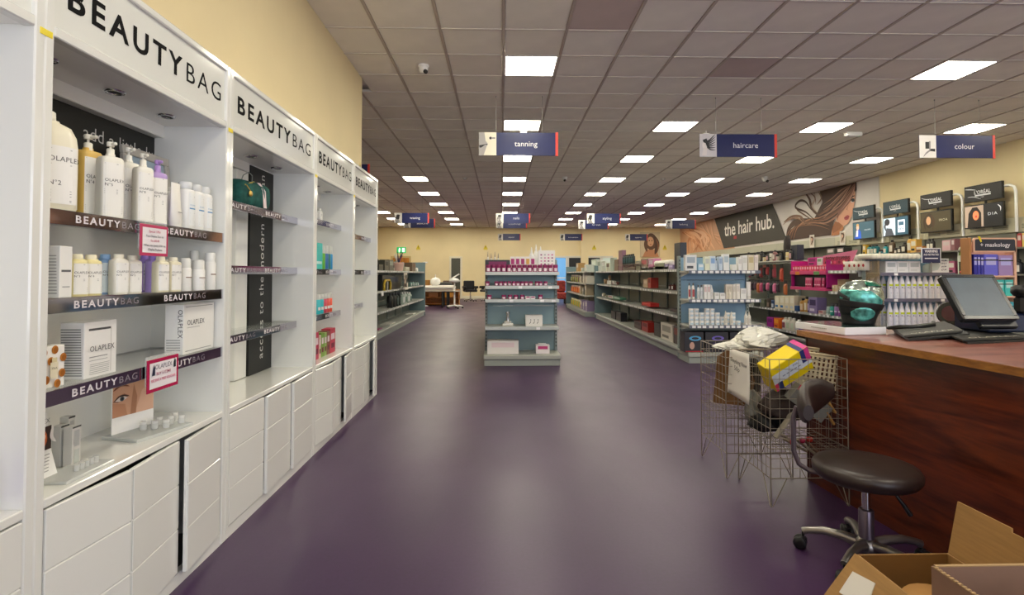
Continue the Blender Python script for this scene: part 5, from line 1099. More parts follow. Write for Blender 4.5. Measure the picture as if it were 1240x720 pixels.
obj('bezel', MB().box(0, .29, -.004, 0, 0, .022, 0, .002).box(0, .29, -.004, 0, .252, .272, 0, .002).box(0, .018, -.004, 0, .022, .252, 0, .002).box(.272, .29, -.004, 0, .022, .252, 0, .002), mat('16181e', .25), t)
obj('screen', MB().box(.018, .272, -.0015, 0, .022, .252), mat('4a565f', .35, var=.12, scale=9), t)
t2 = obj('stand', MB().box(.10, .30, .03, .06, -.03, .12, 0, .006), mat('14161c', .35), t)
b = MB(); b.box(-.11, .11, -.09, .13, 0, .10, 0, .01); o = obj('till_base', b, mat('1e2740', .35)); o.location = (2.69, 2.90, CT + .0245); tag(o, 'dark blue till base under the tilted monitor', 'till')
t = thing('barcode_scanner', 'round black scanner with dark red window left of the monitor', 'scanner', (2.665, 3.14, CT)); t.rotation_euler = (0, 0, -.75)
obj('base', MB().lathe([(.05, 0), (.05, .012), (.03, .02), (.022, .04)], 20), DARK, t)
obj('head', MB().lathe([(.04, -.045), (.062, -.03), (.074, .0), (.072, .025), (.066, .035)], 24).tf(Matrix.Translation((0, 0, .10)) @ Matrix.Rotation(PI / 2 - .1, 4, 'X')), mat('1c1c1e', .25), t)
obj('window', MB().lathe([(.0, .034), (.03, .0345), (.046, .0352)], 20).tf(Matrix.Translation((0, -.002, .10)) @ Matrix.Rotation(PI / 2 - .1, 4, 'X')), mat('4a1424', .12), t)
b = MB(); b.tube([(0, 0, 0), (.012, 0, .09)], .005, 6).tube([(.012, 0, .0), (.034, .0, .085)], .004, 6); o = obj('pencil', b, mat('d08a1e', .4)); o.location = (2.60, 3.00, CT + .03); tag(o, 'orange pencils behind the black bags near the scanner', 'pencil')
b = MB(); b.box(-.05, .05, -.03, .03, 0, .09, 0, .012).lathe([(.05, 0), (.062, .02), (.06, .05), (.04, .06)], 16, (0, 0, .09)); o = obj('card_terminal', b, mat('141416', .35)); o.location = (2.80, 2.82, CT + .1250); tag(o, 'small black terminal at the right picture edge', 'terminal')

# ------------------------------------------------------------------ wire bins
WIRE = mat('968c7c', .35, .75)
def wire_bin(label, x, y, sx, sy, floor_z):
    t = thing('wire_bin', label, 'basket', (x, y, 0), 0, 'wire dump bins'); H, B0 = .77, .15
    def grid(p, u, L, n):
        b = MB(); u = Vector(u); p = Vector(p)
        for k in range(n + 1):
            q = p + u * (L * k / n); b.tube([q + Vector((0, 0, B0)), q + Vector((0, 0, H))], .0015, 4, cap=False)
        z = B0
        while z <= H + .001:
            b.tube([p + Vector((0, 0, z)), p + u * L + Vector((0, 0, z))], .0028 if z in (B0,) or z > H - .02 else .0017, 4, cap=False); z += (H - B0) / 12
        return b
    for nm, p, u, L in (('mesh_panel', (0, 0, 0), (1, 0, 0), sx), ('mesh_panel', (0, sy, 0), (1, 0, 0), sx), ('mesh_panel', (0, 0, 0), (0, 1, 0), sy), ('mesh_panel', (sx, 0, 0), (0, 1, 0), sy)):
        obj(nm, grid(p, u, L, 8), WIRE, t)['kind'] = 'stuff'
    b = MB()
    for k in range(9): b.tube([(sx * k / 8, 0, floor_z), (sx * k / 8, sy, floor_z)], .0016, 4, cap=False); b.tube([(0, sy * k / 8, floor_z), (sx, sy * k / 8, floor_z)], .0016, 4, cap=False)
    obj('mesh_floor', b, WIRE, t)['kind'] = 'stuff'
    for cx, cy in ((0, 0), (sx, 0), (0, sy), (sx, sy)):
        dx, dy = (1 if cx == 0 else -1) * .085, (1 if cy == 0 else -1) * .085
        b = MB(); b.tube([(cx, cy, H), (cx, cy, .004)], .0035, 6).tube([(cx + dx, cy, B0), (cx + dx * .12, cy, .006), (cx, cy, .003), (cx, cy + dy * .12, .006), (cx, cy + dy, B0)], .0024, 5)
        obj('leg', b, WIRE, t)
    return t
wire_bin('wire dump bin nearest the counter, full of odds and ends', 1.412, 2.825, .415, .385, .30)
wire_bin('wire dump bin behind the full one, with brown board in it', 1.345, 3.225, .40, .40, .37)
# what lies in the bins
b = MB(); b.prism([(0, 0, 0), (.02, .0, .30), (.10, 0, .36), (.20, 0, .33), (.25, 0, .16), (.23, 0, 0)], (0, .015, 0)); o = obj('brown_board', b, mat('7a5630', .7, var=.25, scale=12)); o.location = (1.375, 3.50, .385); o.rotation_euler = (-.12, .05, -.25); tag(o, 'curved brown cardboard piece standing in the rear wire bin', 'cardboard')
b = MB().lathe([(.02, 0), (.07, .02), (.08, .10), (.07, .22), (.03, .28), (.0, .29)], 12, b=.6); o = obj('black_bag', b, mat('141416', .6, bump=.5, scale=9)); o.location = (1.60, 3.50, .39); o.rotation_euler = (.0, .2, .3); tag(o, 'black bag behind the brown board in the rear bin', 'bag')
def crumple(name, label, cat, loc, sx, sy, sz, m, seed, rz=0, flatz=.5):
    rng = random.Random(seed); n, k = 14, 22; rr = []
    for i in range(n):
        f = -PI / 2 + PI * i / (n - 1); ring = []
        for j in range(k):
            a = 2 * PI * j / k; s = 1 + (.30 if name == 'plastic_bag' else .22) * math.sin(3 * a + seed + 2 * f) + .14 * math.sin(7 * a + 1.7 * seed + 5 * f) + rng.uniform(-.08, .08)
            ring.append((sx * s * math.cos(f) * math.cos(a), sy * s * math.cos(f) * math.sin(a), sz * math.sin(f) * (1 + .2 * math.sin(2 * a + seed)) * (1 if f > 0 else flatz)))
        rr.append(ring)
    b = MB(); b.rings(rr, 0, name != 'plastic_bag'); o = obj(name, b, m); o.location = loc; o.rotation_euler = (0, 0, rz); return tag(o, label, cat)
PLAS = mat('dedcd0', .25, alpha=.92, bump=.4, scale=18)
crumple('plastic_bag', 'crumpled white plastic bag heaped on top of the rear bin', 'bag', (1.60, 3.36, .79), .16, .10, .085, PLAS, 2, .25)
crumple('plastic_bag', 'smaller white plastic bag hanging over the rear bin rim', 'bag', (1.44, 3.34, .765), .10, .06, .035, PLAS, 5, -.3)
crumple('brown_cloth', 'dark brown cloth bundled in the middle of the full bin', 'cloth', (1.58, 2.98, .47), .13, .11, .10, mat('24140c', .8, var=.4, scale=15), 4)
crumple('black_bundle', 'black bundle low at the left of the full bin', 'cloth', (1.50, 3.04, .37), .09, .08, .07, mat('0f1012', .6), 7)
crumple('grey_bundle', 'pale grey wrapped bundle in the far corner of the full bin', 'cloth', (1.46, 3.12, .42), .045, .045, .11, mat('8f8f86', .6), 8)
t = thing('paper_notice', 'white handwritten paper notice hanging on the wire bin side', 'sign', (1.398, 3.275, .77)); 
def sheet(u, v): return Vector((-.004 - .012 * v * v - .006 * math.sin(3 * u + 2 * v), -.255 * u - .01 * v * (u - .5), -.265 * v - .02 * v * u))
b = MB(); b.rings([[sheet(i / 8, j / 8) for i in range(9)] for j in range(9)], 0, True, False, False); o = obj('sheet', b, mat('e4e0d6', .7), t); md = o.modifiers.new('solid', 'SOLIDIFY'); md.thickness = .0006
b = MB()
for (s, hh, u0, v0, wd_) in (('Everything Now', .024, .10, .27, .80), ('50p', .026, .32, .42, .25)):
    tt = txt(s, .0, 1.0, 0, 'LEFT'); x0 = min(q[0] for q in tt[0]); W2 = twidth(tt); vs = []
    for q_ in tt[0]:
        u = u0 + wd_ * (q_[0] - x0) / W2; v = v0 - q_[1] * hh / .265 + .04 * u
        vs.append(sheet(u, v) + Vector((-.002, 0, 0)))
    b.add(vs, tt[1], 0)
obj('handwriting', b, mat('55544f', .7), t)
# yellow carton of foil
t = thing('foil_carton', 'big yellow carton with white panel tilted on the full bin', 'carton', (1.482, 2.885, .585)); t.rotation_euler = (.30, -.52, .10)
obj('box', MB().box(0, .25, 0, .10, 0, .15, 0, .003), mat('e8cc12', .35), t)
P = Print(); P.rect(.0, .045, .25, .108, 'd4dbe4').rect(.195, .070, .222, .15, '28336e').rect(.222, .070, .25, .15, 'cf3a86').rect(.02, .004, .05, .05, '28336e').rect(.0, .004, .02, .05, 'd23a5e')
for k in range(5): P.rect(.06 + .025 * k, .070, .078 + .025 * k, .077, '8a93a6')
P.text(txt('FOIL', .01), .012, .15, .092, '5a6480'); P.obj('print', fr((0, -.0006, 0), (1, 0, 0), (0, 0, 1)), t)
P = Print(); P.rect(.195, .0, .222, .10, '28336e').rect(.222, .0, .25, .10, 'cf3a86'); P.obj('top_print', fr((0, 0, .1506), (1, 0, 0), (0, 1, 0)), t)
# cream plastic basket with holes
t = thing('plastic_basket', 'cream plastic basket with square holes inside the full bin', 'basket', (1.66, 2.99, .60)); t.rotation_euler = (.10, .12, -.25)
CRM = mat('c9bb98', .45)
def holed(w, h, nx, nz, m=.018):
    b = MB(); b.box(0, w, 0, .003, 0, m).box(0, w, 0, .003, h - m, h)
    for i in range(nx + 1): xx = i * (w - m) / nx; b.box(xx, xx + m * .62, 0, .003, m, h - m)
    for j in range(1, nz): zz = m + j * (h - 2 * m) / nz; b.box(0, w, .0003, .0027, zz - m * .22, zz + m * .22)
    return b
for nm, M, w_ in (('side_wall', Matrix.Identity(4), .22), ('side_wall', Matrix.Translation((0, .15, 0)), .22), ('end_wall', Matrix.Rotation(PI / 2, 4, 'Z'), .15), ('end_wall', Matrix.Translation((.22, 0, 0)) @ Matrix.Rotation(PI / 2, 4, 'Z'), .15)):
    obj(nm, holed(w_, .19, 9 if w_ > .2 else 6, 6), CRM, t, M)
obj('rim', MB().tube([(0, 0, .19), (.22, 0, .19), (.22, .15, .19), (0, .15, .19)], .006, 6, closed=True), CRM, t); obj('bottom', MB().box(0, .22, 0, .15, 0, .003), CRM, t)
# grey leaflet box, sticks, papers
t = thing('grey_box', 'grey printed carton slanting down inside the full bin', 'carton', (1.585, 2.84, .635)); t.rotation_euler = (.2, .62, .1)
obj('box', MB().box(0, .23, 0, .05, -.10, 0, 0, .002), mat('77766f', .5), t)
P = Print(); P.rect(.0, -.03, .03, 0, 'c8324a').rect(.03, -.035, .06, 0, mat('1c1c22', .4)).rect(.10, -.03, .16, -.012, '4f5a58'); P.obj('print', fr((0, -.0006, 0), (1, 0, 0), (0, 0, 1)), t)
for k, (x, y, z, L, rr_, m, lb) in enumerate(((1.70, 2.86, .60, .16, (.1, .95, .15), 'b98a4a', 'wooden stick sloping over the grey carton, upper of two'), (1.66, 2.855, .595, .22, (.1, 1.0, .1), 'a87a3c', 'wooden stick sloping over the grey carton, lower of two'), (1.47, 2.86, .34, .17, (.1, -.9, .1), '8a8272', 'long pale strip leaning left low in the full bin'), (1.52, 2.87, .33, .15, (.0, .5, .2), '9a8d74', 'pale strip leaning right low in the full bin'), (1.58, 2.87, .33, .16, (0, .65, .1), 'a3957c', 'beige booklet edge low in the full bin'), (1.62, 2.87, .33, .14, (0, .75, .0), '8a6a52', 'brown booklet edge low in the full bin'), (1.55, 2.95, .33, .16, (0, .6, .4), 'b0a48c', 'cream booklet edge deeper in the full bin'))):
    b = MB(); b.box(0, L, 0, .02 if k < 2 else .035, 0, .012, 0, .003); o = obj('wooden_stick' if k < 2 else 'booklet', b, mat(m, .6)); o.location = (x, y, z); o.rotation_euler = rr_ if k >= 2 else rr_; tag(o, lb, 'stick' if k < 2 else 'booklet')
for k, (x, z, c) in enumerate(((1.55, .325, 'b8242c'), (1.64, .34, 'a02a1c'), (1.60, .335, '8a1c3a'))):
    b = MB().lathe([(.0, -.016), (.014, -.01), (.017, 0), (.014, .01), (0, .016)], 12); o = obj('red_tub', b, mat(c, .4)); o.location = (x, 2.86, z); tag(o, ('small bright red pot low in the full bin', 'small rust red pot low in the full bin', 'small crimson pot low in the full bin')[k], 'pot')

# ------------------------------------------------------------------ saddle stool with back pad
LEA = mat('2a1d19', .38, bump=.12, scale=40); ALU = mat('8f8a86', .3, .9)
SXY = (1.54, 2.27)
t = thing('wheeled_stool', 'brown leather wheeled stool with curved back pad by the counter', 'stool', (SXY[0], SXY[1], 0))
sz = .425
obj('seat', MB().lathe([(.0, sz - .075), (.15, sz - .075), (.185, sz - .066), (.2, sz - .045), (.202, sz - .025), (.192, sz - .008), (.165, sz), (.08, sz + .004), (0, sz + .005)], 44, cap=False), LEA, t)
obj('seat_plate', MB().lathe([(.09, sz - .088), (.12, sz - .076)], 24), DARK, t)
obj('gas_lift', MB().lathe([(.016, .20), (.016, sz - .08)], 18), CHROME, t)
obj('column', MB().lathe([(.029, .085), (.029, .225), (.026, .23), (.018, .232)], 22), mat('6a5f6c', .3, .7), t)
obj('hub', MB().lathe([(.03, .05), (.045, .06), (.05, .085), (.04, .105), (.03, .112)], 24), ALU, t)
for k in range(5):
    a = math.radians(145.6 + 72 * k); c, s = math.cos(a), math.sin(a)
    path = [(c * r, s * r, z) for r, z in ((.03, .085), (.09, .098), (.16, .10), (.215, .088), (.238, .078))]
    lg = obj('leg', MB().tube(path, [.024, .020, .017, .015, .016], 10), ALU, t)
    cst = MB(); cx, cy = c * .238, s * .238; cst.lathe([(.006, .05), (.006, .078)], 8, (cx, cy, 0))
    for sg in (-1, 1):
        w_ = MB().lathe([(.008, -.010), (.024, -.009), (.0275, -.004), (.0275, .004), (.024, .009), (.008, .010)], 18).tf(Matrix.Translation((cx + .012 * c - sg * .014 * s, cy + .012 * s + sg * .014 * c, .0278)) @ Matrix.Rotation(a, 4, 'Z') @ Matrix.Rotation(PI / 2, 4, 'X'))
        cst.add(w_.v, w_.f, 0, True)
    cst.box(cx - .014, cx + .014, cy - .014, cy + .014, .034, .056, 0, .006); obj('caster', cst, mat('0e0e10', .45), lg)
obj('lever', MB().tube([(.03, -.01, sz - .085), (.09, -.04, sz - .11), (.125, -.05, sz - .16), (.15, -.055, sz - .20)], [.005, .005, .009, .010], 8), mat('131214', .4), t)
obj('back_bar', MB().tube([(-.10, .07, sz - .08), (-.17, .12, sz - .078), (-.205, .145, sz - .055), (-.222, .155, sz + .0), (-.222, .155, sz + .15), (-.21, .145, sz + .20)], .011, 10), mat('6a5f66', .35, .6), t)
b = MB(); rr = []
for i in range(17):
    u = i / 16; a = math.radians(90 + 82 * u); tz = .058 * (math.sin(PI * min(1, max(.05, u * .92 + .04))) ** .45); zc = sz + .225 + .05 * (.5 - u)
    rad = .225; ring = []
    for j in range(16):
        q = 2 * PI * j / 16; cr, cz = math.cos(q), math.sin(q)
        ring.append(((rad + .032 * cr * (.5 + .5 * tz / .058)) * math.cos(a), (rad + .032 * cr * (.5 + .5 * tz / .058)) * math.sin(a), zc + 1.45 * tz * cz))
    rr.append(ring)
b.rings(rr); obj('back_pad', b, LEA, t)

# ------------------------------------------------------------------ cardboard boxes in the near corner
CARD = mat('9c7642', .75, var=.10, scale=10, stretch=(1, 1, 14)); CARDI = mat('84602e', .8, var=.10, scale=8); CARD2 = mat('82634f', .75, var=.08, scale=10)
t = thing('cardboard_box', 'open brown cardboard box with flaps out beside the stool', 'box', (1.04, 1.18, 0))
W1, D1_, H1, th = .275, .40, .40, .006
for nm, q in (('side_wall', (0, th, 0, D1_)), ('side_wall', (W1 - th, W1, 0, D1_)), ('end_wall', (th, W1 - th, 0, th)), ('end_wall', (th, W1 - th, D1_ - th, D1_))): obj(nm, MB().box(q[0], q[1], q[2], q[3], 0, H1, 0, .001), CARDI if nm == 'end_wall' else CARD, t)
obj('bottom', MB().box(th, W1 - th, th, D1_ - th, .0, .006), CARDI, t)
obj('inner_pack', MB().lathe([(.0, .0), (.085, .0), (.095, .03), (.095, .33), (.085, .345), (0, .348)], 20, (.13, .25, .006)), mat('a4763a', .7), t)
fl = obj('flap', MB().prism([(0, .0, H1), (0, D1_, H1), (-.095, D1_ + .0, H1 - .12), (-.10, D1_ * .45, H1 - .125), (-.10, 0, H1 - .12)], (-.004, 0, .003)), CARD, t)
v1 = Vector((-.095, 0, -.12)).normalized()
obj('label', MB().prism([Vector((-.0, .285, H1)) + v1 * .03, Vector((0, .385 - .02, H1)) + v1 * .045, Vector((0, .36, H1)) + v1 * .115, Vector((0, .26, H1)) + v1 * .10], (-.0065, 0, .0052)), mat('d6d2ca', .6), fl)
obj('flap', MB().prism([(W1, 0, H1), (W1, D1_, H1), (W1 + .035, D1_ + .004, H1 + .148), (W1 + .035, D1_ - .165, H1 + .148), (W1 + .032, D1_ - .168, H1 + .138), (W1 + .034, .0, H1 + .138)], (.005, 0, -.001)), CARD, t)
t = thing('cardboard_box', 'taller brown cardboard box with torn edge, nearest the camera', 'box', (.895, .72, 0))
W2_, D2_, H2 = .52, .40, .613
for nm, q, m in (('side_wall', (0, th, 0, D2_), CARD2), ('side_wall', (W2_ - th, W2_, 0, D2_), CARD2), ('end_wall', (th, W2_ - th, 0, th), CARD2), ('end_wall', (th, W2_ - th, D2_ - th, D2_), CARD2)): obj(nm, MB().box(q[0], q[1], q[2], q[3], 0, H2, 0, .001), m, t)
obj('bottom', MB().box(th, W2_ - th, th, D2_ - th, 0, .006), CARD2, t)
b = MB()
for k in range(40): y = .005 + k * .0098; b.box(-.0008, th + .0008, y, y + .006, H2 - .001, H2 + .0018)
for k in range(1): b.box(th, W2_ - th, D2_ - th - .0005, D2_ + .0005, H2, H2 + .002)
o = obj('torn_edge', b, mat('a08258', .8), t); o['kind'] = 'stuff'
# ------------------------------------------------------------------ stock on the run behind the counter
X = 5.03
PK = mat('d2437c', .4); MAGE = mat('b01a78', .4)
y9, y8 = 9.12, 8.11
t = thing('tray_display', 'pink stacked tray display with a black middle on the run behind the counter', 'display', (4.96, y8, .96))
L = y9 - y8
obj('back_board', MB().box(.32, .34, 0, L, 0, .54, 0, .002), MAGE, t)
obj('base_tray', MB().box(-.02, .32, 0, L, 0, .03, 0, .003).box(-.025, -.015, 0, L, .0, .05, 0, .002), PK, t)
obj('black_insert', MB().box(.04, .30, .02, L - .02, .05, .235, 0, .002), mat('0d0d10', .4), t)
obj('upper_tray', MB().box(-.02, .32, 0, L, .25, .275, 0, .003).box(-.025, -.015, 0, L, .25, .31, 0, .002), PK, t)
for z in (.05, .275):
    for yy in (.0, L - .015): obj('side_board', MB().box(-.01, .32, yy, yy + .015, z, z + .2, 0, .002), MAGE, t)
for k in range(7):
    yy = (.12, .22, .27, .33, .46, .52, .58)[k]; o = goods('can', .05, .05, .17, 'c23a6a', 'e8c0cc', 'd86a90').put((4.98, y8 + yy, .991), -PI / 2, 'pink tube in the tray display, number %s from the near side' % ('one', 'two', 'three', 'four', 'five', 'six', 'seven')[k], 'tube')
for k in range(14):
    c = ('e0406a', 'd83a5e', 'e8557c', 'c62a4e')[k % 4]
    o = goods('box', .062, .10, .115, c, 'f2c0cc', None).put((5.02, y8 + .05 + .07 * k, 1.236), -PI / 2, '%s pink carton from the near side in the upper tray' % ('first second third fourth fifth sixth seventh eighth ninth tenth eleventh twelfth thirteenth fourteenth'.split()[k]), 'carton', 'pink cartons in the upper tray')
for (a, e, c, lb) in ((963, 968, 'e08a2a', 'orange price tab at the far end of the upper pink tray'), (985, 992, '6a9a5a', 'green price tab in the middle of the upper pink tray')):
    q0, q1 = pt('x', 4.93, a, 337), pt('x', 4.93, e, 337); b = MB(); b.box(-.003, .0, q1.y, q0.y, 1.205, 1.26, 0, .001); o = obj('price_tab', b, mat(c, .4)); o.location = (4.934, 0, 0); tag(o, lb, 'label')
# boxes above, header sign
rx(4.99, 978, 988.5, 312, 1.355, 'box', 'cf1f8a', 'bright magenta carton on top of the pink tray display', '8a1260', '2a2030', .2)
rx(5.0, 989, 995, 312, 1.355, 'box', 'dfe3e0', 'white and green carton beside the bright magenta one', '8ab08a', None, .2)
t = thing('banner_sign', 'slanted pink banner with black scribbled lettering above the trays', 'sign', (5.02, pt('x', 5.02, 996, 320).y, 1.36))
q1 = pt('x', 5.02, 1030, 320); LL = t.location.y - q1.y
b = MB(); b.prism([(0, 0, 0), (0, -LL, .0), (0, -LL - .15, .20), (0, -.02, .14)], (.01, 0, 0)); obj('board', b, mat('e07a9e', .5), t)
P = Print(); P.rect(.03, .0, LL, .115, mat('c23a5c', .5))
P.text(txt('SHOW STOPPERS', .02), .05, LL * .55, .07, mat('1b1418', .5), LL * .85)
for k in range(6): P.disc(.10 + k * LL * .16, .035, .032, ('1b1418', 'f0d8dc', 'e8557c', '8a1a3a', 'f2c8a0', '1b1418')[k] if False else mat(('1b1418', 'f0d8dc', 'e8557c', '8a1a3a', 'f2c8a0', '1b1418')[k], .5), .022)
P.obj('print', fr((-.001, 0, 0), (0, -1, 0), (0, 0, 1)), t)
# near bay: shelf with white canisters, beige cartons
t = thing('bay_shelf', 'shelf of white canisters and price tickets left of the bottle bay', 'shelf', (4.97, 7.44, 1.24))
obj('board', MB().box(0, .42, 0, .655, 0, .028, 0, .003), SHELF, t)
e = MB(); e.box(-.008, 0, 0, .655, -.012, .032, 0, .001)
for k in range(6): e.box(-.0095, -.008, .03 + .1 * k, .09 + .1 * k, -.008, .028, 1)
obj('price_strip', e, [GREYL, TICK], t)['kind'] = 'stuff'
for zz in (.0,): obj('bracket', MB().box(.02, .44, -.004, 0, -.06, 0), SHELF, t)
for k, px in enumerate((1021, 1027.5, 1033.5, 1039, 1044.5)):
    q = pt('x', 5.0, px + 3, 320); b = MB().lathe([(.050, 0), (.054, .006), (.054, .125), (.048, .13)], 18)
    o = obj('canister', b, mat('e2ddd2', .4)); o.location = (5.03, q.y, 1.2685); tag(o, '%s white canister with red spot from the left on the bay shelf' % ('first', 'second', 'third', 'fourth', 'fifth')[k], 'tub', 'white canisters')
    obj('spot', MB().lathe([(0, 0), (.022, 0), (.022, .002)], 12).tf(Matrix.Translation((-.0545, 0, .07)) @ Matrix.Rotation(-PI / 2, 4, 'Y')), mat('b02a30', .5), o)
for k in range(5):
    q = pt('x', 5.06, 1026 + 5 * k, 312); b = MB().lathe([(0, 0), (.04, .002), (.045, .01), (.045, .2), (.04, .208), (0, .209)], 14).tf(Matrix.Rotation(PI / 2, 4, 'Y')); o = obj('white_roll', b, mat('e9e5dc', .7)); o.location = (5.03, q.y, 1.445); tag(o, 'white roll on top of the canisters, %s from the left' % ('first', 'second', 'third', 'fourth', 'fifth')[k], 'roll')
t = thing('bay_shelf', 'lower bay shelf with beige cartons beside the magenta tray side', 'shelf', (4.97, 7.44, .93))
obj('board', MB().box(0, .42, 0, .655, 0, .028, 0, .003), SHELF, t)
e = MB(); e.box(-.008, 0, 0, .655, -.012, .032, 0, .001)
for k in range(6): e.box(-.0095, -.008, .03 + .1 * k, .09 + .1 * k, -.008, .028, 1)
obj('price_strip', e, [GREYL, TICK], t)['kind'] = 'stuff'
for k in range(7):
    rx(5.0, 1007.5 + 3.7 * k, 1010.6 + 3.7 * k, 345, .959, 'box', ('cdb48e', 'd6c2a0', 'bda27c')[k % 3], '%s beige carton in the front row of the lower bay shelf' % ('first', 'second', 'third', 'fourth', 'fifth', 'sixth', 'seventh')[k], 'e0d4be', None, .06)
rx(5.12, 1012, 1024, 338, .959, 'box', 'b8a684', 'wide beige carton behind the front row on the lower bay shelf', 'cbb992', None, .1)
# lower shelves of the run, seen between bay end and counter
Xs = 4.99
for n, (a, e, t_, z, k, c, lb, c2, c3, d) in enumerate((
    (913, 919, 363, .59, 'box', '2f3430', 'dark carton at the far end of the long lower shelf', '4a524a', None, .2), (920, 926, 362, .59, 'box', '5a5f4e', 'olive carton second on the long lower shelf', '7a7f6a', None, .2), (927, 931, 361, .59, 'pot', '4a4038', 'dark pot third on the long lower shelf', '8a7a6a', None, .12), (932, 937, 363, .59, 'pot', '35507a', 'navy pot fourth on the long lower shelf', 'c9d2dc', None, .12),
    (938, 943.5, 358, .59, 'box', 'e6dcc0', 'cream carton with blue base, first of four', 'efe8d6', '2f7ab8', .2), (944, 949.5, 358, .59, 'box', 'e6dcc0', 'cream carton with blue base, second of four', 'efe8d6', '2f7ab8', .2), (950, 955.5, 358, .59, 'box', 'e6dcc0', 'cream carton with blue base, third of four', 'efe8d6', 'c9d2da', .2), (956, 961.5, 358, .59, 'box', 'e6dcc0', 'cream carton with blue base, fourth of four', 'efe8d6', 'c9d2da', .2),
    (962, 966, 370, .59, 'box', '2a4a7a', 'low dark blue carton right of the cream four', None, None, .12), (966.5, 970.5, 361, .59, 'bottle', 'c08a3a', 'amber bottle on the long lower shelf', 'e2cfa8', '1a1a1c', .12), (971, 974.5, 359, .59, 'bottle', 'c9a058', 'golden bottle with black top on the long lower shelf', 'e9dcc0', '1a1a1c', .12), (975, 978.5, 360, .59, 'bottle', '3a2a4a', 'dark violet bottle on the long lower shelf', 'b8a8c8', '14141a', .12),
    (979, 989, 360, .59, 'box', '8a7aa8', 'lilac carton with crossing dark bands on the long lower shelf', '3a2a5a', 'd8d2e2', .16), (991, 997, 376, .59, 'box', 'd2bdb4', 'pinkish low carton on the long lower shelf', 'a84a5a', None, .1), (998, 1002, 371, .59, 'tube', '9fb8b4', 'pale green tube on the long lower shelf', 'd6dedc', None, .08), (1003.5, 1007.5, 367, .59, 'can', '35a090', 'teal can on the long lower shelf', 'd6e6e2', '2a2a2e', .08),
    (1008.5, 1012, 367, .59, 'can', '8a6aa0', 'mauve can, first of two on the long lower shelf', 'dcd0e2', '2a2a2e', .08), (1012.8, 1016, 367, .59, 'can', '9a58a8', 'mauve can, second of two on the long lower shelf', 'dcd0e2', '2a2a2e', .08), (1017, 1020, 368, .59, 'can', 'd8306a', 'hot pink can on the long lower shelf', 'f0c0d0', 'e05080', .08), (1020.6, 1024, 373, .59, 'can', '6a9a3a', 'green can at the near end of the long lower shelf', 'd8e2c0', '7ab04a', .08),
    (918, 922, 391, .236, 'box', 'd2ccc0', 'cream low carton on the bottom shelf far end', None, None, .2), (923, 927, 392, .236, 'box', 'b8b0a4', 'grey low carton on the bottom shelf far end', None, None, .2), (928.5, 936, 384, .236, 'box', '9a1a8a', 'purple magenta carton on the bottom shelf', '6a1266', None, .2), (937, 943, 385, .236, 'box', 'e8751a', 'orange carton on the bottom shelf', 'f0a02a', '8a3a1a', .2),
    (944.5, 949, 384, .236, 'bottle', 'e2ddd0', 'first big cream bottle on the bottom shelf', '8a4a58', 'e6e2d8', .14), (949.6, 954, 384, .236, 'bottle', 'e2ddd0', 'second big cream bottle on the bottom shelf', 'c8d2b8', 'e6e2d8', .14), (954.6, 958.5, 385, .236, 'bottle', 'dcd6c8', 'third big cream bottle on the bottom shelf', 'd2dcc6', 'e6e2d8', .14), (959, 965.5, 387, .236, 'bottle', 'efece4', 'largest white bottle on the bottom shelf', 'c8ccd8', 'e9e6e0', .16), (967, 972, 395, .236, 'box', '2f2f8a', 'royal blue carton by the counter end on the bottom shelf', '5a5ab8', None, .16))):
    rx(Xs, a, e, t_, z, k, c, lb, c2, c3, d)
# peg hooks and hanging packs on the far bays
rng = random.Random(3)
for zr, yy0, yy1 in ((1.40, 9.2, 11.95), (1.10, 9.2, 11.95)):
    t = thing('peg_rail', 'pale peg rail across the far bays, %s of two' % ('upper' if zr > 1.2 else 'lower'), 'rail', (5.38, yy0, zr))
    obj('bar', MB().box(-.01, .01, 0, yy1 - yy0, -.008, .008, 0, .002), mat('c9c6bc', .4), t)
    for k in range(21):
        obj('hook', MB().tube([(-.01, .1 + .13 * k, 0), (-.24, .1 + .13 * k, .0), (-.25, .1 + .13 * k, .02)], .004, 5), STEEL, t)
pal = ['b0343c', '1b1a1e', '8a2a30', '242228', 'c8503a', '2e2a38', 'a83a4a', '141418']
n = 0
NUM = NUM[:16] + 'seventeenth eighteenth nineteenth twentieth'.split()
for k in range(20):
    if k in (0, 2, 3, 5): continue
    y = 9.3 + .13 * k; c = pal[k % 8] if k > 3 else 'b8b0a4'
    h = .20 + .025 * (k % 4) if k > 5 else .32
    goods('pouch', .11 if k > 3 else .06, .06, h, c, 'b86a5a' if k % 3 == 0 else '3a3434').put((5.16, y, 1.40 - h), -PI / 2, '%s hanging pack from the near end of the upper peg rail' % NUM[k], 'pack', 'packs on the upper peg rail')
pal = ['d86a94', '3a2a34', 'c2527c', '22242c', '4a3a4a', '2a2a34', 'e07aa4', 'b8683a']
for k in range(20):
    if k in (1, 2, 4): continue
    y = 9.3 + .13 * k; h = .20 + .02 * (k % 4)
    goods('pouch', .11 if k > 2 else .05, .06, h, pal[(k * 5) % 8] if k > 2 else 'cfc8bc', '2e2a2e').put((5.16, y, 1.10 - h), -PI / 2, '%s hanging pack from the near end of the lower peg rail' % NUM[k], 'pack', 'packs on the lower peg rail')
b = MB(); b.box(0, .40, 0, 2.9, 0, .02, 0, .002); o = obj('top_shelf', b, mat('c4c4bc', .4)); o.location = (4.98, 9.2, 1.44); tag(o, 'thin pale shelf above the peg rails', 'shelf')
k = 0
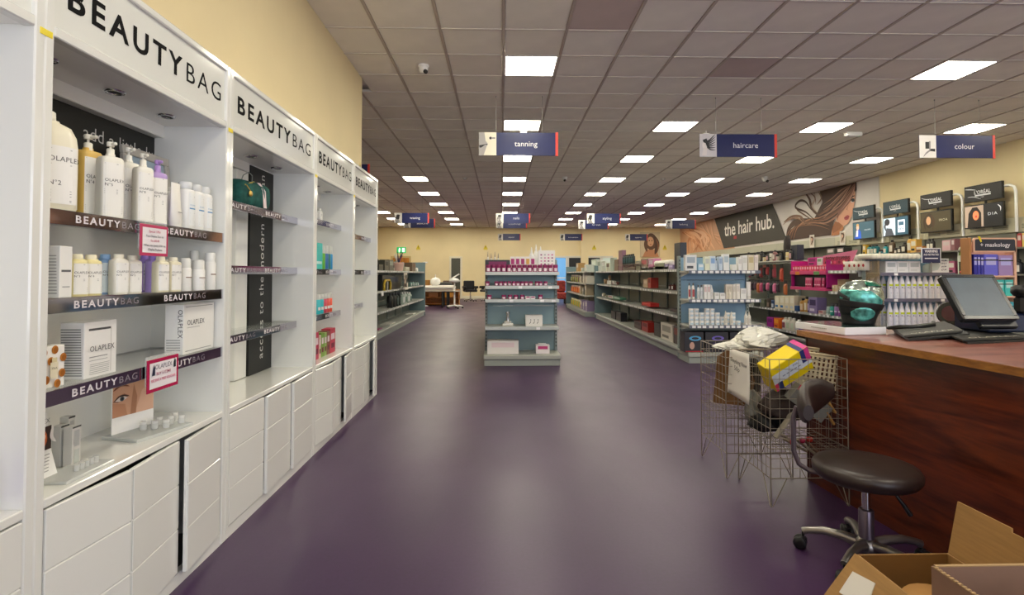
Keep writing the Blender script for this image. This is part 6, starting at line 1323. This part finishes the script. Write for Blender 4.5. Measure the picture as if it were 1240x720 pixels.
for px in range(906, 962, 4):
    if 948 < px < 953: continue
    kind = ('bottle', 'pot', 'bottle', 'can')[k % 4]; c = ('2a2826', 'd2ccc0', '8a5a5a', 'b8b0a0', '1a1a1c', 'd8c088')[k % 6]
    q = pt('x', 5.05, px, 312); goods(kind, .085, .085, (.2, .12, .16, .19)[k % 4], c, ('c8a0a0', '6a6258', 'd8d2c6')[k % 3], '1c1a1c').put((5.06, q.y, 1.4605), -PI / 2, '%s small bottle or pot from the far end on the thin pale shelf' % NUM[k], 'bottle', 'small goods above the peg rails'); k += 1
q0 = pt('x', 5.08, 951, 310); t = thing('wig_stand', 'tall dark brown hanging hair piece above the peg rails', 'hairpiece', (5.10, q0.y, 1.461))
b = MB(); b.rings([[(.05 * w_ * math.cos(2 * PI * j / 10), .09 * w_ * math.sin(2 * PI * j / 10) - z * .1, z) for j in range(10)] for z, w_ in ((0, .7), (.1, .9), (.25, 1), (.36, .95), (.42, .6))]); obj('hair', b, mat('2a221e', .6, bump=.6, scale=30), t); obj('clip', MB().box(-.02, .02, -.09, .01, .40, .44, 0, .004), DARK, t)
q0 = pt('x', 5.08, 963, 312); b = MB(); b.box(-.06, .06, -.10, .10, 0, .26, 0, .004); o = obj('carton', b, mat('22283a', .4)); o.location = (5.12, q0.y, 1.461); tag(o, 'dark navy carton between the hair piece and the magenta carton', 'carton')

# ------------------------------------------------------------------ the wall shelving, fascia, mural and screens on the right
WG = mat('8c8d80', .5); FAS = mat('b5b3a0', .45)
t = thing('wall_shelving', 'grey back panelled wall shelving below the mural and screens', 'shelving', (8.36, 8.0, 0))
for k in range(17):
    y = k * 1.0
    obj('back_panel', MB().box(.46, .50, y + .004, y + .996, .14, 1.93, 0, .002), WG, t)
    obj('fascia_panel', MB().box(.42, .46, y + .003, y + .997, 1.935, 2.185, 0, .003), FAS if y > 5.3 else mat('c9c4aa', .5), t)
    obj('base_deck', MB().box(0, .46, y + .002, y + .998, 0, .14, 0, .006), BASEM, t)
    for z in (1.66, 1.22, .80, .42): obj('shelf', MB().box(.06, .46, y + .004, y + .996, z - .03, z, 0, .002), mat('6f6f64', .5), t)
    if y < 5.3:
        b = MB()
        for j in range(3): b.box(.416, .4195, y + .12, y + .42, 1.99 + .03 * j, 2.005 + .03 * j); b.box(.416, .4195, y + .58, y + .88, 1.99 + .03 * j, 2.005 + .03 * j)
        obj('vent', b, mat('8a8a78', .5), t)['kind'] = 'stuff'
    obj('upright', MB().box(.44, .47, y - .012, y + .012, 0, 1.93, 0, .001), mat('4c4c44', .5), t)
obj('canopy_edge', MB().box(.10, .46, 5.4, 17, 1.915, 1.935, 0, .003), mat('2c2a28', .5), t)
rng = random.Random(9)
WL = [(1046.5, 'box', 'c8a02e', .10, .24, 'narrow mustard carton'), (1050.5, 'bottle', '0f6a72', .12, .22, 'teal bottle, first of three'), (1054.5, 'bottle', '12767c', .12, .22, 'teal bottle, second of three'), (1058.5, 'bottle', '0f6a72', .12, .22, 'teal bottle, third of three'), (1064, 'pot', '2a6a78', .10, .10, 'low teal pot'), (1069.5, 'bottle', '2f98a0', .10, .20, 'light teal bottle'), (1077.5, 'bottle', '5a4630', .13, .30, 'big brown bottle'), (1083, 'pot', '3a3430', .10, .12, 'dark pot'), (1087, 'bottle', '2c2824', .10, .15, 'dark bottle, short'), (1092.5, 'bottle', '33281e', .12, .22, 'dark brown bottle'),
      (1099.5, 'bottle', 'd2a448', .14, .34, 'tall golden bottle'), (1106, 'box', 'd8ac50', .16, .27, 'golden carton'), (1113, 'box', 'b8783a', .2, .12, 'low copper carton'), (1122, 'bottle', '2a2420', .09, .26, 'dark bottle behind the navy sign, left'), (1126, 'bottle', '2a2420', .09, .26, 'dark bottle behind the navy sign, right')]
for (px, kind, c, w_, h, lb) in WL:
    q = pt('x', 8.47, px, 300); goods(kind, w_, .12, h, c, 'd9d2c0', '1c1a1a').put((8.53, q.y, 1.661), -PI / 2, lb + ' on the wall shelf under the screens', CATS[kind])
for n, (px0, px1, c) in enumerate(((1141, 1151, 'd9b0b4'), (1152, 1156, '8a5a5e'), (1232, 1237, 'b03a3a'), (1238, 1243, 'd8c060'), (1001, 1010, '6a6a60'), (1013, 1022, '3a3a36'))):
    a, e = pt('x', 8.47, px0, 303), pt('x', 8.47, px1, 303); goods('box', abs(a.y - e.y), .2, .22 if n != 0 else .2, c, 'd0c0bc', None).put((8.57, (a.y + e.y) / 2, 1.661), -PI / 2, ('pale pink carton right of the navy sign', 'dusky pink slim carton right of the pale pink one', 'dark red carton at the picture edge', 'yellow carton at the picture edge', 'grey carton above the pink banner', 'black carton above the pink banner')[n] + ' on the wall shelf', 'carton')
for n in range(16):
    y = 8.3 + .45 * n + rng.uniform(-.1, .1); c = ('7a2a34', '2a2a30', 'c8b8a0', '3a5a6a', 'b05a7a', '8a8a80', '1f5a4a', 'd0a050')[n % 8]
    goods(('box', 'bottle', 'box', 'can')[n % 4], .16, .12, .24, c, 'd9d2c8', '1c1a1a').put((8.56, y, 1.221), -PI / 2, '%s item from the near end on the second wall shelf' % NUM[n], CATS[('box', 'bottle', 'box', 'can')[n % 4]], 'stock on the second wall shelf')
# green rounded display card, pale green board
q0, q1 = pt('x', 8.45, 1158, 298), pt('x', 8.45, 1171, 331)
t = thing('display_board', 'rounded green and white display board left of the pink mask stand', 'display', (8.47, (q0.y + q1.y) / 2, 1.222)); wy = abs(q0.y - q1.y); H_ = q0.z - 1.222
pts = [(0, -wy / 2, 0), (0, wy / 2, 0), (0, wy / 2, H_ * .8), (0, wy * .36, H_ * .94), (0, wy * .1, H_), (0, -wy / 2, H_)]
obj('board', MB().prism(pts, (.02, 0, 0)), mat('dfe2cf', .5), t)
P = Print(); P.poly([(-wy * .38, H_ * .66), (wy * .5, H_ * .66), (wy * .5, H_ * .92), (-wy * .1, H_ * .95), (-wy * .3, H_ * .86)], '6f9a34').rect(-wy * .38, H_ * .45, wy * .5, H_ * .64, 'cfd2c0').rect(-wy * .38, 0, wy * .5, H_ * .44, '2a3a1c'); P.obj('print', fr((-.001, 0, 0), (0, -1, 0), (0, 0, 1)), t)
q0, q1 = pt('x', 8.45, 1164, 331), pt('x', 8.45, 1179, 318); b = MB(); b.tube([(8.45, q0.y, 1.25), (8.45, (q0.y + q1.y) / 2, 1.31), (8.45, q1.y, q1.z)], .03, 8); o = obj('red_cable', b, mat('d2453c', .4)); tag(o, 'red tube sloping between the green board and pink stand', 'tube')

# mask stand
t = thing('mask_stand', 'pink floor stand with navy header selling boxed face masks', 'stand', (5.49, 6.2, 0)); PKB = mat('e2b396', .5); Wd = .52
obj('side_board', MB().box(0, .03, 0, .13, 0, 1.645, 0, .006), mat('b07a48', .5), t); obj('side_board', MB().box(Wd + .02, Wd + .05, 0, .13, 0, 1.55, 0, .006), PKB, t)
obj('back_board', MB().box(.03, Wd + .02, .115, .13, 0, 1.60, 0, .003), PKB, t)
b = MB(); b.prism([(.05, 0, 1.475), (Wd + .05, 0, 1.475), (Wd + .05, 0, 1.625), (Wd + .035, 0, 1.645), (.07, 0, 1.645), (.05, 0, 1.625)], (0, .02, 0)); hd = obj('header', b, PKB, t)
P = Print(); P.poly([(.068, 1.492), (Wd + .032, 1.492), (Wd + .032, 1.615), (Wd + .02, 1.628), (.08, 1.628), (.068, 1.615)], mat('232a3c', .4)); P.text(txt('+ maskology', .012), .046, .31, 1.54, 'e8e4ea', .36); P.obj('lettering', flat((0, -.0008, 0), '-y'), hd)
obj('yellow_tag', MB().prism([(.10, -.003, 1.66), (.13, -.003, 1.66), (.15, -.003, 1.60), (.135, -.003, 1.59)], (0, -.002, 0)), YTAG, t)
for z in (1.20, .96, .70, .40, .12): obj('shelf', MB().box(.03, Wd + .02, 0, .115, z - .02, z, 0, .003), PKB, t)
for n, (x0, x1, z, h, c, lb) in enumerate(((.06, .10, 1.20, .25, '2a2a9a', 'dark blue slim mask carton, first on the stand top shelf'), (.105, .14, 1.20, .25, '3434a8', 'dark blue slim mask carton, second on the stand top shelf'), (.145, .18, 1.20, .245, '2f2f9e', 'dark blue slim mask carton, third on the stand top shelf'), (.185, .35, 1.20, .25, '6a6ad8', 'wide periwinkle mask carton on the stand top shelf'), (.36, .53, 1.20, .24, 'a58ac0', 'wide lilac mask carton on the stand top shelf'), (.30, .42, .96, .19, '3fc0b8', 'turquoise mask carton, left on the stand second shelf'), (.43, .53, .96, .19, '46c8c0', 'turquoise mask carton, right on the stand second shelf'), (.36, .53, .70, .19, '3aa8b8', 'blue green mask carton on the stand third shelf'))):
    o = goods('box', x1 - x0, .1, h, c, 'b8b4e8' if n < 5 else 'bfe9e4', None).put((5.49 + (x0 + x1) / 2, 6.26, z + .001), 0, lb, 'carton')
    obj('band', MB().box(-(x1 - x0) / 2 - .001, (x1 - x0) / 2 + .001, -.0515, -.05, h * .70, h * .76), DARK, o)

# screens on the wall
def screens(y_c, k, logo, pic):
    t = thing('wall_screen_pair', 'logo panel above a screen on a white bent post, %s' % k, 'screen', (8.62, y_c, 0))
    W_ = .76
    obj('logo_panel', MB().box(0, .05, -W_ / 2, W_ / 2, 2.53, 2.83, 0, .006), mat('141416', .3), t)
    P = Print(); P.rect(.012, .012, W_ - .012, .288, logo); P.text(txt("L'OR\u00c9AL", .012, 1.0), .062, W_ * .50, .135, 'e6e8ea', W_ * .44); P.rect(W_ * .30, .095, W_ * .72, .122, 'd9dde0'); P.text(txt('PARIS', .01), .020, W_ * .5, .062, 'c8ccd0')
    if pic in (1, 3): P.stroke([(W_ * .04, .24), (W_ * .2, .20), (W_ * .42, .19)], .012, 'd9dde0')
    if pic == 4: P.stroke([(W_ * .03, .25), (W_ * .18, .235), (W_ * .34, .21)], .016, 'd9dde0').stroke([(W_ * .1, .10), (W_ * .28, .09), (W_ * .48, .03)], .014, 'c8ccd0')
    P.obj('lettering', fr((-.001, W_ / 2, 2.53), (0, -1, 0), (0, 0, 1)), t)
    obj('screen_case', MB().box(0, .05, -W_ / 2 - .01, W_ / 2 + .01, 2.05, 2.475, 0, .006), mat('111113', .3), t)
    P = Print(); h = .385; w_ = W_ - .02
    g = lambda c, e=.22: mat(c, .3, emit=e)
    if pic == 1: P.rect(0, 0, w_, h, g('3a5a66')).poly([(.05, 0), (.30, 0), (.28, .16), (.20, .24), (.12, .2)], g('2456c0')).disc(.17, .27, .05, g('d8b49a'), .065).disc(.17, .33, .05, g('c89a5a'), .03).poly([(.10, .05), (.18, .05), (.19, .2), (.12, .2)], g('e2d8d4')).text(txt('COLOUR', .01), .03, w_ * .70, .18, g('c8d0d4'), .22)
    if pic == 2: P.rect(0, 0, w_ * .5, h, g('bcd0dc', .35)).rect(w_ * .5, 0, w_, h, g('2f5566')).disc(.15, .26, .07, g('e2e6ea', .3), .09).disc(.12, .30, .085, g('23252b'), .075).poly([(.05, 0), (.33, 0), (.26, .15), (.10, .17)], g('4a4e56')).stroke([(.08, .3), (.05, .2), (.09, .1)], .05, g('23252b')).rect(w_ * .60, .05, w_ * .88, .32, g('e4eaf0', .4)).rect(w_ * .64, .20, w_ * .84, .28, g('3a6276')).text(txt('NEW', .02), .05, w_ * .74, .10, g('3a6276'), .16)
    if pic == 3: P.rect(0, 0, w_, h, g('4a4028', .1)).disc(.22, .22, .11, g('3a2a1a', .1), .15).disc(.20, .22, .06, g('c89a70', .2), .085).stroke([(.27, .34), (.33, .2), (.30, .04)], .06, g('4a3420', .1)).stroke([(.14, .32), (.09, .2), (.12, .04)], .05, g('3a2818', .1)).text(txt('INOA', .0, 1.2), .045, w_ * .76, .19, g('c8c0a0'), .2)
    if pic == 4: P.rect(0, 0, w_ * .52, h, g('b09a86', .2)).rect(w_ * .52, 0, w_, h, g('17181a', .1)).poly([(.05, 0), (.34, 0), (.34, .25), (.26, .36), (.16, .36), (.08, .26)], g('1e1614', .1)).disc(.23, .21, .065, g('e0784a', .35), .085).disc(.235, .19, .02, g('c02a2a', .3)).text(txt('DIA', .0, 1.3), .05, w_ * .76, .19, g('c0c4c8'), .18).stroke([(w_ * .9, .36), (w_ * .97, .31), (w_ * .97, .24)], .02, g('d8d8d8'), True)
    if pic == 5: P.rect(0, 0, w_, h, g('1a1a1c', .1))
    P.obj('picture', fr((-.001, W_ / 2 - .01, 2.07), (0, -1, 0), (0, 0, 1)), t)
    obj('post', MB().tube([(.06, -W_ / 2 - .19, 1.93), (.06, -W_ / 2 - .19, 2.62), (.06, -W_ / 2 - .16, 2.70), (.06, -W_ / 2 - .08, 2.74), (.06, .1, 2.74)], .022, 8), WHITE, t)
    obj('strut', MB().tube([(.06, 0, 2.06), (.06, 0, 2.80)], .02, 6), mat('2a2a2c', .4), t)
for y, k, lg, pc in ((12.64, 'farthest, blue coat picture', '2f4650', 1), (11.59, 'second farthest, black and white face', '2b4550', 2), (10.50, 'third, brown portrait', '2a2826', 3), (9.44, 'fourth, red face in dark hair', '242322', 4), (8.25, 'nearest, cut by the picture edge', '222222', 5)): screens(y, k, lg, pc)

# mural: peach hair, slanted dark panel with lettering, brown haired woman (flat print on thin boards)
MX = 8.885
def mp_(px, py): q = pt('x', MX, px, py); return (-q.y, q.z)
def C6(u, v): return mp_(940 + u / 9, 220 + v / 9)
t = thing('wall_mural', 'wide wall mural with peach hair, slanted lettered panel and brown haired woman', 'mural', (MX, 0, 0))
ZT = ZC - .01; ZB = 2.19
yL, yR = 26.6, 12.45
obj('board', MB().box(0, .012, yR, yL, ZB, ZT, 0, .002), mat('d4cec8', .6), t)
Mf = lambda o: fr((-.001, 0, 0), (0, -1, 0), (0, 0, 1))
P = Print(); BR = lambda c: mat(c, .6)
P.poly([(-26.6, ZB), (-20.3, ZB), (-22.4, ZT), (-26.6, ZT)], BR('c99a78'))
rng = random.Random(5)
for k in range(26):
    u0 = -26.4 + rng.uniform(0, 2.2); c = rng.choice(('d9a27a', 'b9784e', 'e2b592', 'c4855a', 'a8683f', 'dfae88'))
    P.stroke([(u0, ZT - .05 - rng.uniform(0, .35)), (u0 + .7 + rng.uniform(0, .5), ZT - .5), (u0 + 1.0 + rng.uniform(-.3, .8), ZB + .55), (u0 + .9 + rng.uniform(-.5, 1.4), ZB + .03)], rng.uniform(.06, .22), BR(c))
P.poly([(-24.4, ZT), (-22.4, ZT), (-21.6, 2.9), (-22.4, 2.95)], BR('c79a7c'))
for k in range(8): P.stroke([(-23.9 + .2 * k, ZT - .05), (-23.0 + .1 * k, 3.0 - .03 * k), (-21.6, 2.75 - .06 * k)], .09, BR(('d9a988', 'b98a66', 'cf9c78')[k % 3]))
a0, a1, a2, a3 = mp_(865.5, 264), mp_(936, 246), mp_(953, 289.5), mp_(877, 300.5)
P.poly([(a3[0], max(ZB, a3[1])), (a2[0], max(ZB, a2[1])), (a1[0], ZT), (a0[0], ZT)], BR('39342c'))
q0, q1 = mp_(878, 286), mp_(938.5, 278)
P.text(txt('the hair hub.', .012, .98), .50, (q0[0] + q1[0]) / 2, 2.72, BR('e4dfd6'), (q1[0] - q0[0]))
P.rect(mp_(889, 284)[0], 2.55, mp_(892.5, 284)[0], 2.66, BR('a8202a'))
# the woman
def S(pts, w, c, taper=True): P.stroke([C6(*p) for p in pts], w * .05, BR(c), taper)
def G_(pts, c): P.poly([(u, min(ZT - .002, max(ZB + .002, v))) for u, v in (C6(*p) for p in pts)], BR(c))
G_([(480, 95), (640, 55), (880, 0), (880, 90), (830, 170), (760, 240), (680, 330), (640, 420), (600, 580), (120, 640), (130, 560), (240, 450), (420, 400), (470, 300), (510, 220)], '4a3428')
S([(120, 620), (140, 520), (220, 440), (400, 420), (560, 380)], 3.6, '4f3828')
for k in range(7): S([(110 + 14 * k, 630), (150 + 14 * k, 540 - 6 * k), (260 + 10 * k, 480 - 8 * k), (430, 470 - 12 * k), (590, 520 - 22 * k)], .9, ('8a5f44', '3a281e', 'a8785a', '5f4432')[k % 4])
S([(90, 440), (170, 380), (270, 380), (330, 450), (430, 470)], 1.6, '7a5a46'); S([(80, 470), (150, 410), (250, 400), (320, 470)], 1.0, '9a7860')
S([(430, 420), (330, 330), (230, 290), (220, 250), (270, 205), (330, 220), (380, 290), (440, 350)], 1.5, '4a362a'); S([(430, 440), (330, 370), (240, 310), (218, 270)], .9, '6a4e3c')
S([(330, 130), (370, 190), (390, 270), (440, 340), (500, 370)], 2.2, '5a4232'); S([(420, 110), (430, 190), (400, 260), (450, 330)], 1.5, 'b9a898'); S([(470, 110), (500, 180), (450, 250)], 1.2, '8a705c'); S([(380, 120), (430, 170), (440, 250)], .8, '7a5f4c')
G_([(850, 60), (872, 120), (868, 190), (860, 250), (845, 300), (842, 350), (820, 400), (790, 460), (740, 480), (690, 440), (660, 420), (690, 330), (760, 270), (810, 200), (840, 120)], 'd6a184')
G_([(690, 440), (740, 480), (745, 505), (715, 560), (720, 572), (610, 588), (620, 500), (650, 430)], 'b9794f'); G_([(660, 430), (690, 440), (735, 480), (700, 520), (630, 560), (620, 500)], '9a6240')
for k in range(9): S([(870, 10 + 8 * k), (800, 110 + 12 * k), (700, 220 + 16 * k), (560, 300 + 18 * k), (470, 360 + 10 * k)], 1.2, ('7a5442', '8f6650', '3f2c22', 'a67c66', '5f4436')[k % 5])
for k in range(6): S([(830, 30), (720, 90 + 22 * k), (620, 180 + 26 * k), (520, 250 + 30 * k)], .8, ('93705a', '5a4032', 'b08a74')[k % 3])
S([(872, 20), (850, 110), (800, 210), (730, 290), (690, 350), (680, 420)], 2.2, '8a6052'); S([(872, 40), (845, 130), (790, 220), (720, 310)], .9, 'b58a78')
S([(828, 180), (850, 158), (872, 152)], .7, '3a2820'); G_([(825, 215), (845, 190), (868, 195), (862, 215), (840, 228)], 'e6dcd6'); P.disc(*C6(850, 204), .06, BR('2a3038'), .035); S([(822, 212), (842, 186), (870, 190)], .6, '1f1714')
G_([(752, 390), (775, 368), (795, 362), (812, 372), (800, 408), (775, 418), (756, 408)], 'a84a4c'); S([(754, 392), (785, 390), (810, 378)], .25, '6a2a30')
S([(800, 250), (788, 290), (778, 300), (800, 308)], .45, 'b07a5e')
P.obj('print', Mf(0), t)
for px, lb in ((983, 'small framed hair picture card on the fascia, left of two'), (1020, 'small framed hair picture card on the fascia, right of two')):
    q = pt('x', 8.74, px, 292 if px < 1000 else 288); b = MB(); b.box(0, .012, -.11, .11, -.18, .18, 0, .003); o = obj('picture_card', b, mat('e4ddd2', .5)); o.location = q; tag(o, lb, 'picture')
    P = Print(); P.rect(-.08, -.12, .08, .15, 'c8b8a6').stroke([(-.05, .12), (.05, .08), (.02, -.02), (-.04, -.1)], .07, mat('5a3a28', .5)).disc(.01, .05, .03, 'd8ac8e', .04); P.obj('print', fr((-.001, 0, 0), (0, -1, 0), (0, 0, 1)), o)

# portrait poster on the back wall
q0, q1 = pt('y', YB - .02, 775, 281), pt('y', YB - .02, 799, 311)
t = thing('portrait_poster', 'portrait poster of a woman with long brown hair on the back wall', 'poster', (q0.x, YB - .045, q1.z)); w_, h_ = q1.x - q0.x, q0.z - q1.z
obj('board', MB().box(0, w_, 0, .03, 0, h_, 0, .004), mat('cfc0a8', .6), t)
P = Print(); P.rect(0, 0, w_, h_, 'c8b898').poly([(w_ * .1, 0), (w_ * .95, 0), (w_ * .8, h_ * .3), (w_ * .3, h_ * .3)], 'b9805a').disc(w_ * .55, h_ * .62, w_ * .30, '5a3a26', h_ * .34).disc(w_ * .52, h_ * .62, w_ * .17, 'c89670', h_ * .2)
P.stroke([(w_ * .72, h_ * .85), (w_ * .86, h_ * .5), (w_ * .74, h_ * .1)], w_ * .24, '4a3020').stroke([(w_ * .36, h_ * .85), (w_ * .28, h_ * .5), (w_ * .34, h_ * .2)], w_ * .18, '5f4028').stroke([(w_ * .8, h_ * .75), (w_ * .92, h_ * .45), (w_ * .84, h_ * .15)], w_ * .08, '7a5236').disc(w_ * .46, h_ * .66, w_ * .03, '2a1c14').disc(w_ * .6, h_ * .66, w_ * .03, '2a1c14').disc(w_ * .53, h_ * .5, w_ * .05, '9a4a40', h_ * .02)
P.obj('print', flat((0, -.001, 0), '-y'), t)

# ------------------------------------------------------------------ treatment furniture at the back left
UPH = mat('e6e2da', .5); WD2 = mat_wood('8a5220', 'b9782e', 1, .4)
t = thing('massage_table', 'white padded treatment table at the back left', 'table', (-3.75, 19.6, 0))
obj('mattress', MB().box(0, 2.05, 0, .7, .66, .80, 0, .05), UPH, t); obj('frame', MB().box(.05, 2.0, .03, .67, .58, .66, 0, .006), mat('b9b0a4', .5), t)
for x in (.10, 1.62, 1.80):
    for y in (.08, .62): obj('leg', MB().box(x - .03, x + .03, y - .03, y + .03, 0, .58, 0, .006), mat('1c1a1a', .5), t)
t = thing('wooden_cabinet', 'orange wood cabinet with shelves behind the treatment table', 'cabinet', (-3.6, 20.9, 0))
for q in ((0, .03, 0, .4, 0, .62), (1.95, 1.98, 0, .4, 0, .62), (0, 1.98, .38, .4, 0, .62)): obj('side_panel', MB().box(*q, 0, .003), WD2, t)
for z in (.05, .30, .60): obj('shelf', MB().box(.03, 1.95, 0, .38, z, z + .025, 0, .002), WD2, t)
for k in range(3): o = obj('box', MB().box(0, .35, 0, .25, 0, .18, 0, .01), mat(('b0452a', '8a5a34', 'c8903a')[k], .5)); o.location = (-3.4 + .6 * k, 20.95, .326); tag(o, '%s stored box on the orange cabinet shelf' % ('rust red', 'brown', 'golden')[k], 'box')
b = MB(); b.box(0, .32, 0, .2, 0, .2, 0, .01); o = obj('tan_box', b, mat('a07234', .6)); o.location = (-2.95, 19.95, .801); tag(o, 'tan box standing on the treatment table', 'box')
b = MB().rings([[(.28 * s_ * math.cos(2 * PI * j / 16), .18 * s_ * math.sin(2 * PI * j / 16), z) for j in range(16)] for z, s_ in ((0, .9), (.04, 1), (.09, .95), (.11, .7))]); o = obj('pillow', b, UPH); o.location = (-3.2, 19.85, .801); tag(o, 'white pillow at the head of the treatment table', 'pillow')
t = thing('facial_steamer', 'white round facial steamer standing on the treatment table', 'steamer', (-2.42, 19.95, .801))
obj('body', MB().lathe([(.10, 0), (.17, .05), (.19, .14), (.17, .22), (.10, .27), (.03, .29)], 18), WHITE, t); obj('nozzle', MB().tube([(0, 0, .28), (.0, 0, .40)], [.025, .015], 8), WHITE, t)
t = thing('arm_lamp', 'thin white arm lamp rising behind the treatment table', 'lamp', (-2.9, 20.5, 0)); obj('arm', MB().tube([(0, 0, 0), (0, 0, 1.1), (-.05, 0, 1.3), (.03, 0, 1.62)], .025, 6), WHITE, t); obj('head', MB().lathe([(.02, 0), (.10, .01), (.10, .05), (.02, .06)], 14, (.03, 0, 1.62)), WHITE, t); obj('foot', MB().lathe([(.16, 0), (.16, .03), (.03, .05)], 14), WHITE, t)
t = thing('magnifier_trolley', 'white wheeled magnifier lamp trolley in the back aisle', 'trolley', (-1.66, 19.3, 0))
obj('pole', MB().lathe([(.03, .08), (.025, .9)], 12), WHITE, t); obj('tray', MB().box(-.2, .2, -.18, .18, .60, .625, 0, .006), mat('b9b4a8', .4), t)
obj('lamp_head', MB().lathe([(.05, .0), (.19, .02), (.20, .07), (.12, .13), (.03, .16)], 18, (0, 0, .92)), WHITE, t); obj('lamp_arm', MB().tube([(-.05, 0, .95), (-.16, .05, 1.02), (.10, 0, 1.18), (.17, 0, 1.22)], .025, 8), WHITE, t)
for k in range(5):
    a = 2 * PI * k / 5 + .2; lg = obj('leg', MB().tube([(0, 0, .10), (.2 * math.cos(a), .2 * math.sin(a), .09), (.29 * math.cos(a), .29 * math.sin(a), .07)], [.035, .03, .025], 8), mat('d9d6d0', .4), t); obj('caster', MB().lathe([(.03, 0), (.035, .01), (.035, .05), (.02, .06)], 10, (.29 * math.cos(a), .29 * math.sin(a), 0)), DARK, lg)
def salon_chair(label, x, y, rz, brown=False):
    t = thing('salon_chair', label, 'chair', (x, y, 0), rz); m = mat('5a4030', .5) if brown else mat('141414', .4)
    obj('seat', MB().box(-.27, .27, -.26, .26, .42, .52, 0, .03), m, t); obj('backrest', MB().box(-.25, .25, .22, .30, .50, .92, 0, .03), m, t)
    for s_ in (-1, 1): obj('armrest', MB().box(s_ * .27 - .05, s_ * .27 + .05, -.22, .25, .58, .68, 0, .025).box(s_ * .27 - .03, s_ * .27 + .03, .0, .18, .46, .60), m, t)
    obj('column', MB().lathe([(.035, .08), (.03, .42)], 12), CHROME, t)
    for k in range(5): a = 2 * PI * k / 5; obj('leg', MB().tube([(0, 0, .09), (.27 * math.cos(a), .27 * math.sin(a), .05)], [.025, .018], 6), CHROME, t); obj('glide', MB().lathe([(.025, 0), (.025, .04)], 8, (.27 * math.cos(a), .27 * math.sin(a), 0)), DARK, t)
salon_chair('black salon chair, left of the two by the back wall', -1.38, 24.2, .3); salon_chair('black salon chair, right of the two by the back wall', -.62, 24.4, -.4)
salon_chair('brown low chair between the lamp trolley and dark door', -2.35, 24.5, .2, True)
b = MB().lathe([(.0, 0), (.25, .02), (.30, .15), (.22, .26), (0, .28)], 14, a=1.2); o = obj('black_cushion', b, mat('1c1c1a', .6)); o.location = (-2.05, 20.05, .801) if False else (-2.2, 21.12, .627); tag(o, 'dark cushion on the end of the orange cabinet', 'cushion')
t = thing('red_chair', 'red patterned chair glimpsed right of the magenta pot bay', 'chair', (2.35, 22.0, 0))
obj('seat', MB().box(-.3, .3, -.3, .3, .2, .48, 0, .05), mat('8a2a22', .7, var=.5, scale=14), t); obj('backrest', MB().box(-.3, .3, .2, .32, .48, .95, 0, .05), mat('8a2a22', .7, var=.5, scale=14), t)
for s_ in ((-.25, -.25), (.25, -.25), (-.25, .25), (.25, .25)): obj('leg', MB().box(s_[0] - .03, s_[0] + .03, s_[1] - .03, s_[1] + .03, 0, .2), DARK, t)
